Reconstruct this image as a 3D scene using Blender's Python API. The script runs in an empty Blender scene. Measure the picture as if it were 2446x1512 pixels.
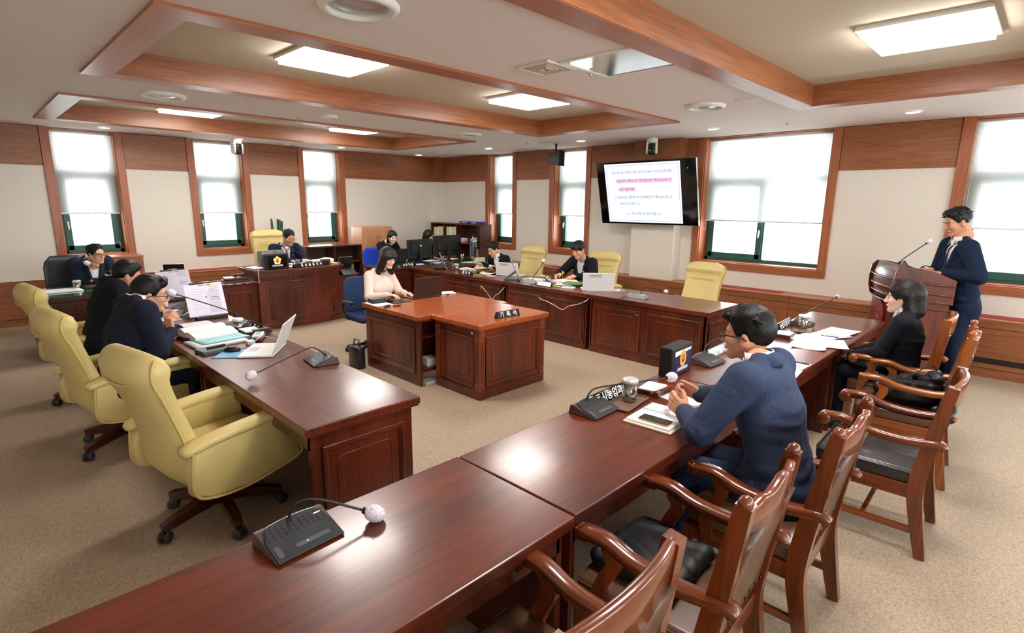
import bpy, bmesh, math, random
import numpy as np
from mathutils import Vector, Matrix, Euler
SC = bpy.context.scene
COL = SC.collection
PI = math.pi
rad = math.radians
# ------------------------------------------------------------------ camera
cd = bpy.data.cameras.new('camera'); cam = bpy.data.objects.new('camera', cd); COL.objects.link(cam); SC.camera = cam
_f, _yaw, _pit, _rol = 1294.6, .7779, .2062, -.0113
cd.sensor_width = 36; cd.sensor_fit = 'HORIZONTAL'; cd.lens = 36 * _f / 2446; cd.clip_start = .02; cd.clip_end = 200
_fw = Vector((math.cos(_pit) * math.cos(_yaw), math.cos(_pit) * math.sin(_yaw), -math.sin(_pit)))
_rt = Vector((math.sin(_yaw), -math.cos(_yaw), 0)); _dn = _fw.cross(_rt)
_r2 = math.cos(_rol) * _rt + math.sin(_rol) * _dn; _d2 = -math.sin(_rol) * _rt + math.cos(_rol) * _dn
_m = Matrix((_r2, -_d2, -_fw)).transposed().to_4x4(); _m.translation = (0, 0, 1.88)
cam.matrix_world = _m
# ------------------------------------------------------------------ colour management, world
SC.view_settings.view_transform = 'Standard'; SC.view_settings.look = 'None'
SC.view_settings.gamma = 1; SC.view_settings.use_curve_mapping = False
SC.view_settings.exposure = 1.12
SC.cycles.max_bounces = 8; SC.cycles.diffuse_bounces = 4; SC.cycles.glossy_bounces = 4
SC.cycles.transmission_bounces = 6; SC.cycles.transparent_max_bounces = 12; SC.cycles.caustics_reflective = False
SC.cycles.caustics_refractive = False; SC.cycles.sample_clamp_indirect = 6; SC.cycles.use_denoising = True
W = bpy.data.worlds.new('overcast_sky'); SC.world = W; W.use_nodes = True
_bg = W.node_tree.nodes['Background']
_bg.inputs[0].default_value = (.97, .99, 1, 1); _bg.inputs[1].default_value = 5.0
# every lamp of the room: six ceiling panels over the desks (the fixtures that carry them are built below)
# the rear half of the room behind the camera is lit through added windows
PANEL_SPOTS = [(2.46, 4.60), (4.92, 4.60), (2.46, 8.50), (4.92, 8.50), (2.46, .80), (4.88, .82)]
PANEL_Z = 3.03
PANEL_STRENGTH = 16.0
DOWN_STRENGTH = 14.0
DOWNLIGHTS = [(1.72, 10.17), (3.61, 10.19), (5.47, 10.11), (7.44, 10.29), (7.38, 7.95), (7.47, 5.8), (7.43, 3.52), (7.50, 1.29)]
# ------------------------------------------------------------------ helpers
def props(o, label=None, cat=None, group=None, kind=None):
    if label: o['label'] = label
    if cat: o['category'] = cat
    if group: o['group'] = group
    if kind: o['kind'] = kind
    return o
def thing(name, label, cat, loc=(0, 0, 0), rz=0, group=None, kind=None):
    o = bpy.data.objects.new(name, None); COL.objects.link(o); o.empty_display_size = .1
    o.location = loc; o.rotation_euler = (0, 0, rz)
    return props(o, label, cat, group, kind)
def link(name, me, mats, parent=None, smooth=None):
    o = bpy.data.objects.new(name, me); COL.objects.link(o)
    for m in (mats if isinstance(mats, (list, tuple)) else [mats]): me.materials.append(m)
    if parent is not None: o.parent = parent
    return o
class MB:
    """collects shapes in one bmesh and links them as ONE mesh object"""
    def __init__(s): s.b = bmesh.new(); s.mi = 0
    def _merge(s, t, M=None, smooth=False):
        if M is not None: t.transform(M)
        for f in t.faces: f.material_index = s.mi; f.smooth = smooth
        me = bpy.data.meshes.new('_'); t.to_mesh(me); t.free(); s.b.from_mesh(me); bpy.data.meshes.remove(me)
        return s
    def box(s, x0, x1, y0, y1, z0, z1, bev=0, M=None, seg=2):
        t = bmesh.new(); bmesh.ops.create_cube(t, size=1)
        t.transform(Matrix.Translation(((x0 + x1) / 2, (y0 + y1) / 2, (z0 + z1) / 2)) @ Matrix.Diagonal((abs(x1 - x0), abs(y1 - y0), abs(z1 - z0), 1)))
        if bev:
            bmesh.ops.bevel(t, geom=t.edges[:], offset=min(bev, .49 * min(abs(x1 - x0), abs(y1 - y0), abs(z1 - z0))), segments=seg, profile=.5, affect='EDGES')
        return s._merge(t, M, smooth=bev > 0.012)
    def prism(s, pts, d0, d1, axis='z', bev=0, M=None, smooth=False, seg=2):
        """polygon (a,b) extruded along axis: z->(a,b,d) y->(a,d,b) x->(d,a,b)"""
        t = bmesh.new(); f = {'z': lambda a, b, d: (a, b, d), 'y': lambda a, b, d: (a, d, b), 'x': lambda a, b, d: (d, a, b)}[axis]
        v0 = [t.verts.new(f(a, b, d0)) for a, b in pts]; v1 = [t.verts.new(f(a, b, d1)) for a, b in pts]; n = len(pts)
        c0 = t.faces.new(v0); c1 = t.faces.new(v1[::-1])
        for i in range(n): t.faces.new((v0[i], v1[i], v1[(i + 1) % n], v0[(i + 1) % n]))
        bmesh.ops.recalc_face_normals(t, faces=t.faces[:])
        if bev:
            ed = [e for e in t.edges if c0 in e.link_faces or c1 in e.link_faces] if n > 5 else t.edges[:]
            bmesh.ops.bevel(t, geom=ed, offset=bev, segments=seg, profile=.5, affect='EDGES')
        return s._merge(t, M, smooth)
    def cyl(s, c, r, z0, z1, r2=None, n=24, M=None, bev=0, smooth=True):
        r2 = r if r2 is None else r2
        return s.lathe([(0, z0), (r, z0), (r2, z1), (0, z1)] if not bev else
                       [(0, z0), (r - bev, z0), (r, z0 + bev), (r2, z1 - bev), (r2 - bev, z1), (0, z1)], c, n, M, smooth)
    def lathe(s, prof, c=(0, 0), n=24, M=None, smooth=True):
        t = bmesh.new(); rings = []
        for r, z in prof:
            if r < 1e-6: rings.append([t.verts.new((c[0], c[1], z))])
            else: rings.append([t.verts.new((c[0] + r * math.cos(2 * PI * i / n), c[1] + r * math.sin(2 * PI * i / n), z)) for i in range(n)])
        for a, b in zip(rings, rings[1:]):
            for i in range(n):
                j = (i + 1) % n
                if len(a) == 1 and len(b) > 1: t.faces.new((a[0], b[i], b[j]))
                elif len(b) == 1 and len(a) > 1: t.faces.new((a[i], b[0], a[j]))
                elif len(a) > 1: t.faces.new((a[i], b[i], b[j], a[j]))
        bmesh.ops.recalc_face_normals(t, faces=t.faces[:])
        s._merge(t, M, smooth)
        return s
    def tube(s, pts, r, n=10, M=None, closed=False, flat=1.0, up=None):
        """swept round (or flattened) bar through pts; r may be a list"""
        P = [Vector(p) for p in pts]; m = len(P); R = r if isinstance(r, (list, tuple)) else [r] * m
        t = bmesh.new(); rings = []; u = None
        for i in range(m):
            a = P[(i - 1) % m] if (closed or i) else P[0]; b = P[(i + 1) % m] if (closed or i < m - 1) else P[-1]
            d = (b - a).normalized() if (b - a).length > 1e-9 else Vector((0, 0, 1))
            if up is not None: u = Vector(up)
            elif u is None: u = Vector((0, 0, 1)) if abs(d.z) < .9 else Vector((1, 0, 0))
            u = (u - d * u.dot(d)); u = u.normalized() if u.length > 1e-6 else d.orthogonal().normalized(); w = d.cross(u)
            rings.append([t.verts.new(P[i] + R[i] * (math.cos(2 * PI * k / n) * w + flat * math.sin(2 * PI * k / n) * u)) for k in range(n)])
        rg = range(m) if closed else range(m - 1)
        for i in rg:
            A, B = rings[i], rings[(i + 1) % m]
            for k in range(n): t.faces.new((A[k], A[(k + 1) % n], B[(k + 1) % n], B[k]))
        if not closed: t.faces.new(rings[0][::-1]); t.faces.new(rings[-1])
        return s._merge(t, M, True)
    def loft(s, rings, M=None, smooth=True, cap=True, closed_v=True):
        t = bmesh.new(); V = [[t.verts.new(p) for p in r] for r in rings]; n = len(V[0])
        for A, B in zip(V, V[1:]):
            for k in range(n if closed_v else n - 1): t.faces.new((A[k], A[(k + 1) % n], B[(k + 1) % n], B[k]))
        if cap and closed_v: t.faces.new(V[0][::-1]); t.faces.new(V[-1])
        bmesh.ops.recalc_face_normals(t, faces=t.faces[:])
        return s._merge(t, M, smooth)
    def sweep(s, pts, sec, M=None, up=(0, 0, 1), smooth=True):
        """section sec [(side, up)] swept along pts; sec may be a list of sections"""
        P = [Vector(p) for p in pts]; rings = []
        for i, p in enumerate(P):
            d = (P[min(i + 1, len(P) - 1)] - P[max(i - 1, 0)]).normalized(); u = Vector(up); u = (u - d * u.dot(d)).normalized(); w = d.cross(u)
            sc = sec[i] if isinstance(sec[0][0], (list, tuple)) else sec
            rings.append([p + a * w + b * u for a, b in sc])
        return s.loft(rings, M, smooth)
    def quad(s, a, b, c, d, M=None):
        t = bmesh.new(); t.faces.new([t.verts.new(p) for p in (a, b, c, d)]); return s._merge(t, M)
    def ellip(s, c, r, M=None, n=16, m=10):
        t = bmesh.new(); bmesh.ops.create_uvsphere(t, u_segments=n, v_segments=m, radius=1)
        t.transform(Matrix.Translation(c) @ Matrix.Diagonal((r[0], r[1], r[2], 1))); return s._merge(t, M, True)
    def build(s, name, mats, parent=None):
        me = bpy.data.meshes.new(name); s.b.to_mesh(me); s.b.free()
        return link(name, me, mats, parent)
def rrect(w, h, r, n=4):
    out = []
    for cx, cy, a0 in ((w / 2 - r, h / 2 - r, 0), (-w / 2 + r, h / 2 - r, 90), (-w / 2 + r, -h / 2 + r, 180), (w / 2 - r, -h / 2 + r, 270)):
        for i in range(n + 1): a = rad(a0 + 90 * i / n); out.append((cx + r * math.cos(a), cy + r * math.sin(a)))
    return out
def catmull(pts, k=6, closed=False):
    P = [Vector(p) for p in pts]; out = []; n = len(P)
    for i in range(n if closed else n - 1):
        p0 = P[(i - 1) % n] if (closed or i) else P[0]; p1 = P[i]; p2 = P[(i + 1) % n]; p3 = P[(i + 2) % n] if (closed or i < n - 2) else P[-1]
        for j in range(k):
            t = j / k
            out.append(.5 * ((2 * p1) + (-p0 + p2) * t + (2 * p0 - 5 * p1 + 4 * p2 - p3) * t * t + (-p0 + 3 * p1 - 3 * p2 + p3) * t ** 3))
    if not closed: out.append(P[-1].copy())
    return out
def TR(x=0, y=0, z=0, rx=0, ry=0, rz=0): return Matrix.Translation((x, y, z)) @ Euler((rx, ry, rz)).to_matrix().to_4x4()
def basis(o, X, Y, Z):
    m = Matrix((X, Y, Z)).transposed().to_4x4(); m.translation = o; return m
def frame_ring(mb, u0, u1, v0, v1, w, t, M, bev=.004):
    """four bars of width w, proud by t, on plane n=0 of M (u,v,n)"""
    mb.box(u0, u1, v1 - w, v1, 0, t, bev, M); mb.box(u0, u1, v0, v0 + w, 0, t, bev, M)
    mb.box(u0, u0 + w, v0 + w * .5, v1 - w * .5, 0, t * .98, bev, M); mb.box(u1 - w, u1, v0 + w * .5, v1 - w * .5, 0, t * .98, bev, M)
def panel(mb, u0, u1, v0, v1, M, line=True, deep=.016):
    """raised-and-fielded panel: outer moulding, inner step, thin notched line"""
    frame_ring(mb, u0, u1, v0, v1, .026, deep, M, .006)
    frame_ring(mb, u0 + .022, u1 - .022, v0 + .022, v1 - .022, .012, deep * .5, M, .003)
    if line and u1 - u0 > .25:
        d = .085; a, b, c, e = u0 + d, u1 - d, v0 + d, v1 - d; k = .03
        P = [(a + k, e), (b - k, e), (b - k * .3, e - k * .3), (b, e - k), (b, c + k), (b - k * .3, c + k * .3), (b - k, c), (a + k, c), (a + k * .3, c + k * .3), (a, c + k), (a, e - k), (a + k * .3, e - k * .3)]
        mb.tube([M @ Vector((p[0], p[1], .001)) for p in P], .0035, 5, closed=True)
def text(name, body, size, mat, parent, M, align='CENTER', ext=.0006, sx=1.0, bold=0.0):
    c = bpy.data.curves.new(name, 'FONT'); c.body = body; c.size = size; c.align_x = align; c.align_y = 'CENTER'; c.extrude = ext; c.offset = bold
    c.resolution_u = 3
    tmp = bpy.data.objects.new(name, c); COL.objects.link(tmp); DG = bpy.context.evaluated_depsgraph_get(); DG.update()
    me = bpy.data.meshes.new_from_object(tmp.evaluated_get(DG)); bpy.data.objects.remove(tmp); bpy.data.curves.remove(c); me.materials.clear(); me.materials.append(mat)
    o = bpy.data.objects.new(name, me); COL.objects.link(o); o.parent = parent
    o.matrix_local = M @ Matrix.Diagonal((sx, 1, 1, 1)); return o
def copy_tree(o, parent=None):
    c = o.copy(); COL.objects.link(c); c.parent = parent
    for ch in o.children: copy_tree(ch, c)
    return c
# ------------------------------------------------------------------ materials (all procedural)
def s2l(c): return tuple((v / 255 / 12.92 if v <= 10 else ((v / 255 + .055) / 1.055) ** 2.4) for v in c) + (1,)
MT = {}
def _new(name):
    m = bpy.data.materials.new(name); m.use_nodes = True; MT[name] = m; nt = m.node_tree
    return m, nt, nt.nodes['Principled BSDF'], nt.nodes, nt.links
def plain(name, rgb, rough=.5, metal=0, coat=0, spec=.5, noise=0, nscale=40, bump=0, bscale=200, sheen=0, sss=0):
    m, nt, p, N, L = _new(name); col = s2l(rgb)
    p.inputs['Base Color'].default_value = col; p.inputs['Roughness'].default_value = rough; p.inputs['Metallic'].default_value = metal
    p.inputs['Coat Weight'].default_value = coat; p.inputs['Coat Roughness'].default_value = .12; p.inputs['Specular IOR Level'].default_value = spec
    p.inputs['Sheen Weight'].default_value = sheen
    if sss: p.inputs['Subsurface Weight'].default_value = sss; p.inputs['Subsurface Radius'].default_value = (.01, .004, .002); p.inputs['Subsurface Scale'].default_value = 1
    tc = N.new('ShaderNodeTexCoord')
    if noise:
        n = N.new('ShaderNodeTexNoise'); n.inputs['Scale'].default_value = nscale; n.inputs['Detail'].default_value = 3; L.new(tc.outputs['Object'], n.inputs['Vector'])
        r = N.new('ShaderNodeValToRGB'); a, b = r.color_ramp.elements; a.position = .3; b.position = .7
        a.color = tuple(c * (1 - noise) for c in col[:3]) + (1,); b.color = tuple(min(1, c * (1 + noise)) for c in col[:3]) + (1,)
        L.new(n.outputs['Fac'], r.inputs[0]); L.new(r.outputs[0], p.inputs['Base Color'])
    if bump:
        n = N.new('ShaderNodeTexNoise'); n.inputs['Scale'].default_value = bscale; n.inputs['Detail'].default_value = 2; L.new(tc.outputs['Object'], n.inputs['Vector'])
        b = N.new('ShaderNodeBump'); b.inputs['Strength'].default_value = bump; b.inputs['Distance'].default_value = .003
        L.new(n.outputs['Fac'], b.inputs['Height']); L.new(b.outputs[0], p.inputs['Normal'])
    return m
def wood(name, dark, light, rough=.3, coat=.5, grain='x', scale=1.0, croug=.12, blotch=.5, bump=.05):
    m, nt, p, N, L = _new(name); tc = N.new('ShaderNodeTexCoord'); mp = N.new('ShaderNodeMapping')
    sc = {'x': (1.2, 22, 22), 'y': (22, 1.2, 22), 'z': (22, 22, 1.2)}[grain]; mp.inputs['Scale'].default_value = tuple(v * scale for v in sc)
    L.new(tc.outputs['Object'], mp.inputs['Vector'])
    n = N.new('ShaderNodeTexNoise'); n.inputs['Scale'].default_value = 1.6; n.inputs['Detail'].default_value = 6; n.inputs['Roughness'].default_value = .6; n.inputs['Distortion'].default_value = .6
    L.new(mp.outputs[0], n.inputs['Vector'])
    n2 = N.new('ShaderNodeTexNoise'); n2.inputs['Scale'].default_value = 2.2; n2.inputs['Detail'].default_value = 3
    mp2 = N.new('ShaderNodeMapping'); mp2.inputs['Scale'].default_value = {'x': (.5, 2, 2), 'y': (2, .5, 2), 'z': (2, 2, .5)}[grain]
    L.new(tc.outputs['Object'], mp2.inputs['Vector']); L.new(mp2.outputs[0], n2.inputs['Vector'])
    mx = N.new('ShaderNodeMath'); mx.operation = 'MULTIPLY_ADD'; mx.inputs[1].default_value = blotch; L.new(n2.outputs['Fac'], mx.inputs[0])
    ma = N.new('ShaderNodeMath'); ma.operation = 'MULTIPLY'; ma.inputs[1].default_value = 1 - blotch; L.new(n.outputs['Fac'], ma.inputs[0]); L.new(ma.outputs[0], mx.inputs[2])
    r = N.new('ShaderNodeValToRGB'); a, b = r.color_ramp.elements; a.position = .36; b.position = .64; a.color = s2l(dark); b.color = s2l(light)
    L.new(mx.outputs[0], r.inputs[0]); L.new(r.outputs[0], p.inputs['Base Color'])
    p.inputs['Roughness'].default_value = rough; p.inputs['Coat Weight'].default_value = coat; p.inputs['Coat Roughness'].default_value = croug
    if bump:
        b = N.new('ShaderNodeBump'); b.inputs['Strength'].default_value = bump; b.inputs['Distance'].default_value = .001; L.new(n.outputs['Fac'], b.inputs['Height']); L.new(b.outputs[0], p.inputs['Normal'])
    return m
def emit(name, rgb, strength):
    m, nt, p, N, L = _new(name); p.inputs['Base Color'].default_value = (0, 0, 0, 1)
    p.inputs['Emission Color'].default_value = s2l(rgb); p.inputs['Emission Strength'].default_value = strength; return m
def thin_glass(name, tint=(1, 1, 1), gloss=.05):
    m, nt, p, N, L = _new(name); N.remove(p); out = N['Material Output']
    t = N.new('ShaderNodeBsdfTransparent'); t.inputs[0].default_value = tint + (1,); g = N.new('ShaderNodeBsdfGlossy'); g.inputs['Roughness'].default_value = gloss
    lw = N.new('ShaderNodeLayerWeight'); lw.inputs[0].default_value = .5; pw = N.new('ShaderNodeMath'); pw.operation = 'POWER'; pw.inputs[1].default_value = 5; L.new(lw.outputs['Facing'], pw.inputs[0])
    fr = N.new('ShaderNodeMath'); fr.operation = 'MULTIPLY_ADD'; fr.inputs[1].default_value = .9; fr.inputs[2].default_value = .04; L.new(pw.outputs[0], fr.inputs[0]); mx = N.new('ShaderNodeMixShader')
    L.new(fr.outputs[0], mx.inputs[0]); L.new(t.outputs[0], mx.inputs[1]); L.new(g.outputs[0], mx.inputs[2]); L.new(mx.outputs[0], out.inputs[0]); return m
for g in 'xyz':
    wood('desk_' + g, (62, 20, 9), (116, 46, 20), .32, .32, g, 1, .14)
    wood('wall_wood_' + g, (128, 74, 42), (164, 100, 60), .42, .12, g, 1.3, .25, .25)
    wood('casing_' + g, (148, 82, 46), (180, 104, 64), .40, .15, g, 1.3, .2, .25)
    wood('armchair_wood_' + g, (70, 27, 9), (132, 60, 22), .26, .55, g, 1, .06)
    wood('armchair_oak_' + g, (104, 50, 16), (168, 92, 40), .26, .6, g, 1, .08)
    wood('dark_wood_' + g, (52, 24, 14), (88, 44, 28), .35, .4, g, 1, .15)
wood('desk_warm_x', (140, 64, 28), (186, 98, 48), .25, .4, 'x', 1, .1)
wood('desk_warm_z', (100, 42, 18), (146, 68, 32), .3, .35, 'z', 1, .14)
wood('chair_base_wood', (42, 14, 12), (82, 28, 22), .25, .6, 'x', 1, .1)
wood('cabinet_oak', (186, 124, 84), (210, 152, 110), .45, .1, 'z', 1.2, .3, .3)
wood('walnut_tray', (92, 66, 52), (134, 102, 84), .5, .1, 'y', 3, .3)
plain('cream_wall', (232, 225, 214), .85, noise=.02, nscale=60, bump=.12, bscale=260)
plain('ceiling_white', (234, 228, 226), .9)
plain('tray_ceiling', (206, 196, 176), .9)
plain('dark_gap', (34, 16, 10), .8)
plain('window_green', (44, 92, 82), .4, noise=.12, nscale=30)
plain('gasket', (20, 30, 28), .6)
plain('white_plastic', (232, 232, 228), .4)
plain('warm_white_plastic', (226, 218, 200), .5)
plain('white_metal', (236, 238, 240), .35)
plain('chrome', (215, 212, 205), .12, 1)
plain('brushed_steel', (172, 168, 160), .16, 1)
plain('silver_plastic', (186, 188, 190), .3, .6)
plain('brass', (196, 160, 90), .25, 1)
plain('black_plastic', (13, 13, 15), .42)
plain('black_gloss', (10, 11, 13), .12, coat=.6)
plain('screen_black', (8, 9, 12), .08, coat=.5)
plain('rubber', (26, 26, 28), .6)
plain('wheel_grey', (62, 62, 66), .5)
plain('grey_plastic', (84, 88, 92), .45)
plain('dark_grey_plastic', (46, 49, 53), .45)
plain('mic_side', (84, 66, 66), .4)
plain('green_glass', (20, 92, 62), .08, coat=.8)
plain('pale_green_edge', (150, 190, 168), .2)
plain('paper', (240, 241, 243), .75)
plain('paper_warm', (232, 226, 206), .75)
plain('paper_lilac', (226, 222, 240), .7)
plain('paper_cyan', (168, 222, 226), .7)
plain('paper_edge', (214, 210, 198), .85, noise=.1, nscale=300)
plain('paper_yellow', (222, 214, 120), .7)
plain('kraft', (206, 164, 106), .8)
plain('book_green', (96, 150, 60), .6)
plain('book_blue', (30, 50, 170), .5)
plain('book_purple', (96, 80, 150), .6)
plain('book_brown', (84, 60, 50), .6)
plain('ink', (104, 104, 120), .7); plain('paper_grey', (206, 202, 216), .7)
plain('ink_blue', (60, 70, 150), .7)
plain('ink_red', (200, 40, 60), .6)
plain('hl_yellow', (232, 232, 90), .6)
plain('hl_pink', (240, 110, 150), .5)
plain('hl_green', (130, 220, 120), .5)
plain('pure_white', (250, 250, 250), .5)
plain('red_pen', (226, 20, 40), .3, coat=.4)
plain('yellow_leather', (216, 194, 126), .42, coat=.12, noise=.04, nscale=6, bump=.18, bscale=380)
plain('yellow_piping', (212, 188, 118), .45, bump=.1, bscale=400)
plain('brown_leather', (96, 66, 48), .38, coat=.2, noise=.18, nscale=9, bump=.25, bscale=300)
plain('dark_leather', (38, 33, 36), .35, coat=.25, noise=.08, nscale=8, bump=.2, bscale=300)
plain('black_leather', (20, 20, 23), .4, coat=.2, bump=.2, bscale=260)
plain('bag_nylon', (15, 17, 20), .55, bump=.3, bscale=60)
plain('blue_fabric', (20, 62, 190), .85, bump=.2, bscale=500)
plain('navy_fabric', (30, 54, 96), .85, bump=.2, bscale=500)
plain('red_velvet', (120, 14, 34), .6, sheen=.6, bump=.5, bscale=60)
plain('red_grille', (168, 62, 56), .5)
plain('emblem_red', (130, 36, 30), .55, noise=.2, nscale=60)
plain('gold', (224, 176, 60), .4)
plain('badge_red', (204, 30, 40), .5)
plain('leaf_green', (36, 84, 44), .5, noise=.3, nscale=60)
plain('pot_white', (220, 216, 208), .5)
plain('box_navy', (20, 26, 140), .4)
plain('mat_blue', (120, 180, 220), .6, noise=.2, nscale=14)
plain('mat_navy', (30, 60, 110), .6)
plain('laptop_dark', (66, 52, 52), .35, .4)
plain('steel_blue', (90, 104, 112), .35, .2)
plain('mic_cover', (228, 222, 232), .7, noise=.12, nscale=120, bump=.9, bscale=130)
plain('pink_dots', (226, 150, 196), .7)
plain('building_pale', (214, 230, 234), .8)
plain('building_window', (160, 196, 208), .5)
thin_glass('window_glass', (.97, 1, 1), .02); thin_glass('clear_plastic', (.95, .96, .97), .1); thin_glass('lens_glass', (.97, .98, 1), .02)
emit('panel_light', (255, 250, 244), PANEL_STRENGTH); emit('down_light', (255, 248, 238), DOWN_STRENGTH)
emit('tv_page', (236, 246, 250), .56); emit('tv_blue', (60, 80, 200), 0.50); emit('tv_purple', (70, 30, 120), 0.44); emit('tv_pink', (248, 200, 226), 0.55); emit('tv_dark', (12, 16, 34), 0.44); emit('tv_cyan', (30, 90, 150), 0.44)
emit('sign_white', (236, 240, 250), .55); emit('sign_gold', (236, 190, 70), 0.44); emit('sign_red', (220, 30, 40), 0.44); emit('sign_purple', (50, 20, 84), 0.33); emit('sign_yellow', (250, 226, 130), 0.55)
emit('led_green', (120, 255, 140), 1.5)
def m_carpet():
    m, nt, p, N, L = _new('carpet'); tc = N.new('ShaderNodeTexCoord')
    v = N.new('ShaderNodeTexVoronoi'); v.inputs['Scale'].default_value = 95; L.new(tc.outputs['Object'], v.inputs['Vector'])
    n = N.new('ShaderNodeTexNoise'); n.inputs['Scale'].default_value = 105; n.inputs['Detail'].default_value = 4; n.inputs['Distortion'].default_value = 1.5; L.new(tc.outputs['Object'], n.inputs['Vector'])
    r = N.new('ShaderNodeValToRGB'); a, b = r.color_ramp.elements; a.position = .34; b.position = .66; a.color = s2l((144, 124, 104)); b.color = s2l((196, 175, 150))
    L.new(n.outputs['Fac'], r.inputs[0]); L.new(r.outputs[0], p.inputs['Base Color']); p.inputs['Roughness'].default_value = .62; p.inputs['Specular IOR Level'].default_value = .45
    bp = N.new('ShaderNodeBump'); bp.inputs['Strength'].default_value = .45; bp.inputs['Distance'].default_value = .004; L.new(n.outputs['Fac'], bp.inputs['Height']); L.new(bp.outputs[0], p.inputs['Normal'])
m_carpet()
def m_blind():
    m, nt, p, N, L = _new('blind_fabric'); N.remove(p); out = N['Material Output']; tc = N.new('ShaderNodeTexCoord')
    sx = N.new('ShaderNodeSeparateXYZ'); L.new(tc.outputs['Object'], sx.inputs[0])
    a = N.new('ShaderNodeMath'); a.operation = 'MULTIPLY'; a.inputs[1].default_value = 2 * PI / .024; L.new(sx.outputs[0], a.inputs[0])
    b = N.new('ShaderNodeMath'); b.operation = 'SINE'; L.new(a.outputs[0], b.inputs[0])
    c = N.new('ShaderNodeMapRange'); c.inputs['From Min'].default_value = -.6; c.inputs['From Max'].default_value = .6; c.inputs['To Min'].default_value = .0; c.inputs['To Max'].default_value = .045; L.new(b.outputs[0], c.inputs['Value'])
    tl = N.new('ShaderNodeBsdfTranslucent'); tl.inputs[0].default_value = (.27, .275, .262, 1); df = N.new('ShaderNodeBsdfDiffuse'); df.inputs[0].default_value = (.80, .82, .78, 1)
    m1 = N.new('ShaderNodeMixShader'); m1.inputs[0].default_value = .25; L.new(tl.outputs[0], m1.inputs[1]); L.new(df.outputs[0], m1.inputs[2])
    tr = N.new('ShaderNodeBsdfTransparent'); m2 = N.new('ShaderNodeMixShader'); L.new(c.outputs[0], m2.inputs[0]); L.new(m1.outputs[0], m2.inputs[1]); L.new(tr.outputs[0], m2.inputs[2]); L.new(m2.outputs[0], out.inputs[0])
m_blind()
M_ = MT
# ------------------------------------------------------------------ the room
XB, YA, HC, ZB, ZP = 8.34, 10.75, 2.906, 2.35, .668
def struct(name, mb, mats, label=None): o = mb.build(name, mats); o['kind'] = 'structure'; return o
def sthing(name, loc=(0, 0, 0), rz=0):
    o = bpy.data.objects.new(name, None); COL.objects.link(o); o.location = loc; o.rotation_euler = (0, 0, rz); o['kind'] = 'structure'; return o
XMIN, YMIN = -2.6, -3.4
b = MB(); b.box(XMIN - .3, XB + .4, YMIN - .3, YA + .4, -.1, 0); struct('floor', b, M_['carpet'])
# wall frames: u along the wall (to the right as seen from inside), v up, n into the room
MA = Matrix(((1, 0, 0, 0), (0, 0, -1, YA), (0, 1, 0, 0), (0, 0, 0, 1)))          # u=x, v=z, n=-y
MBm = Matrix(((0, 0, -1, XB), (-1, 0, 0, 0), (0, 1, 0, 0), (0, 0, 0, 1)))        # u=-y, v=z, n=-x
WIN_A = [(1.022, 2.03), (2.93, 3.94), (4.87, 5.86)]
WIN_B = [(-9.06, -8.12), (-7.20, -6.21), (-4.14, -2.157), (-.93, 1.10), (1.9, 3.2)]  # last one is out of view, added to let in more daylight
CAS, ZO, TH = .105, .905, .36
def wall(name, M, u0, u1, wins, band=True):
    b = MB(); ops = [(a + CAS, c - CAS) for a, c in wins]; cur = u0
    for a, c in ops:
        b.box(cur, a, 0, HC + .3, -TH, 0, 0, M); b.box(a, c, 0, ZO + CAS, -TH, 0, 0, M); b.box(a, c, HC, HC + .3, -TH, 0, 0, M); cur = c
    b.box(cur, u1, 0, HC + .3, -TH, 0, 0, M)
    return struct(name, b, M_['cream_wall'])
wall('wall_left', MA, XMIN, XB + TH, WIN_A)
wall('wall_right', MBm, -YA - TH, -YMIN, WIN_B)
MR = Matrix(((-1, 0, 0, 0), (0, 0, 1, YMIN), (0, 1, 0, 0), (0, 0, 0, 1)))
WIN_R_ADDED = [(-7.6, -4.9), (-4.2, -1.5), (-.8, 1.9)]  # unseen openings behind the camera, added so that daylight reaches the room
wall('wall_rear', MR, -XB - TH, -XMIN, WIN_R_ADDED)
b = MB(); b.box(XMIN - .3, XMIN, YMIN, YA, 0, HC + .3); struct('wall_near', b, M_['cream_wall'])
# upper wood band, boards between the casings
def bands(name, M, segs, mat):
    b = MB()
    for a, c in segs:
        b.mi = 1; b.box(a, c, ZB, HC, 0, .004, 0, M); b.mi = 0; b.box(a + .006, c - .006, ZB, HC - .006, 0, .012, 0, M)
    return struct(name, b, [mat, M_['dark_gap']])
bands('trim_1', MA, [(XMIN, 1.022), (2.03, 2.93), (3.94, 4.87), (5.86, 8.09)], M_['wall_wood_x'])
bands('trim_2', MBm, [(-10.53, -9.06), (-8.12, -7.20), (-6.21, -5.14), (-4.35, -4.14), (-2.157, -.93), (1.10, 3.3)], M_['wall_wood_y'])
# corner pillar and the pillar that carries the television
b = MB(); b.box(8.09, XB, 10.53, YA, 0, HC); o = struct('wall_pillar_corner', b, M_['cream_wall'])
b = MB(); b.box(8.078, XB, 10.518, YA, ZB, HC); struct('trim_3', b, M_['wall_wood_z'])
b = MB(); b.box(8.10, XB, 4.35, 5.14, 0, HC); struct('wall_pillar_television', b, M_['cream_wall'])
b = MB(); b.box(8.088, XB, 4.338, 5.152, ZB, HC); struct('trim_4', b, M_['wall_wood_y'])
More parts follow.
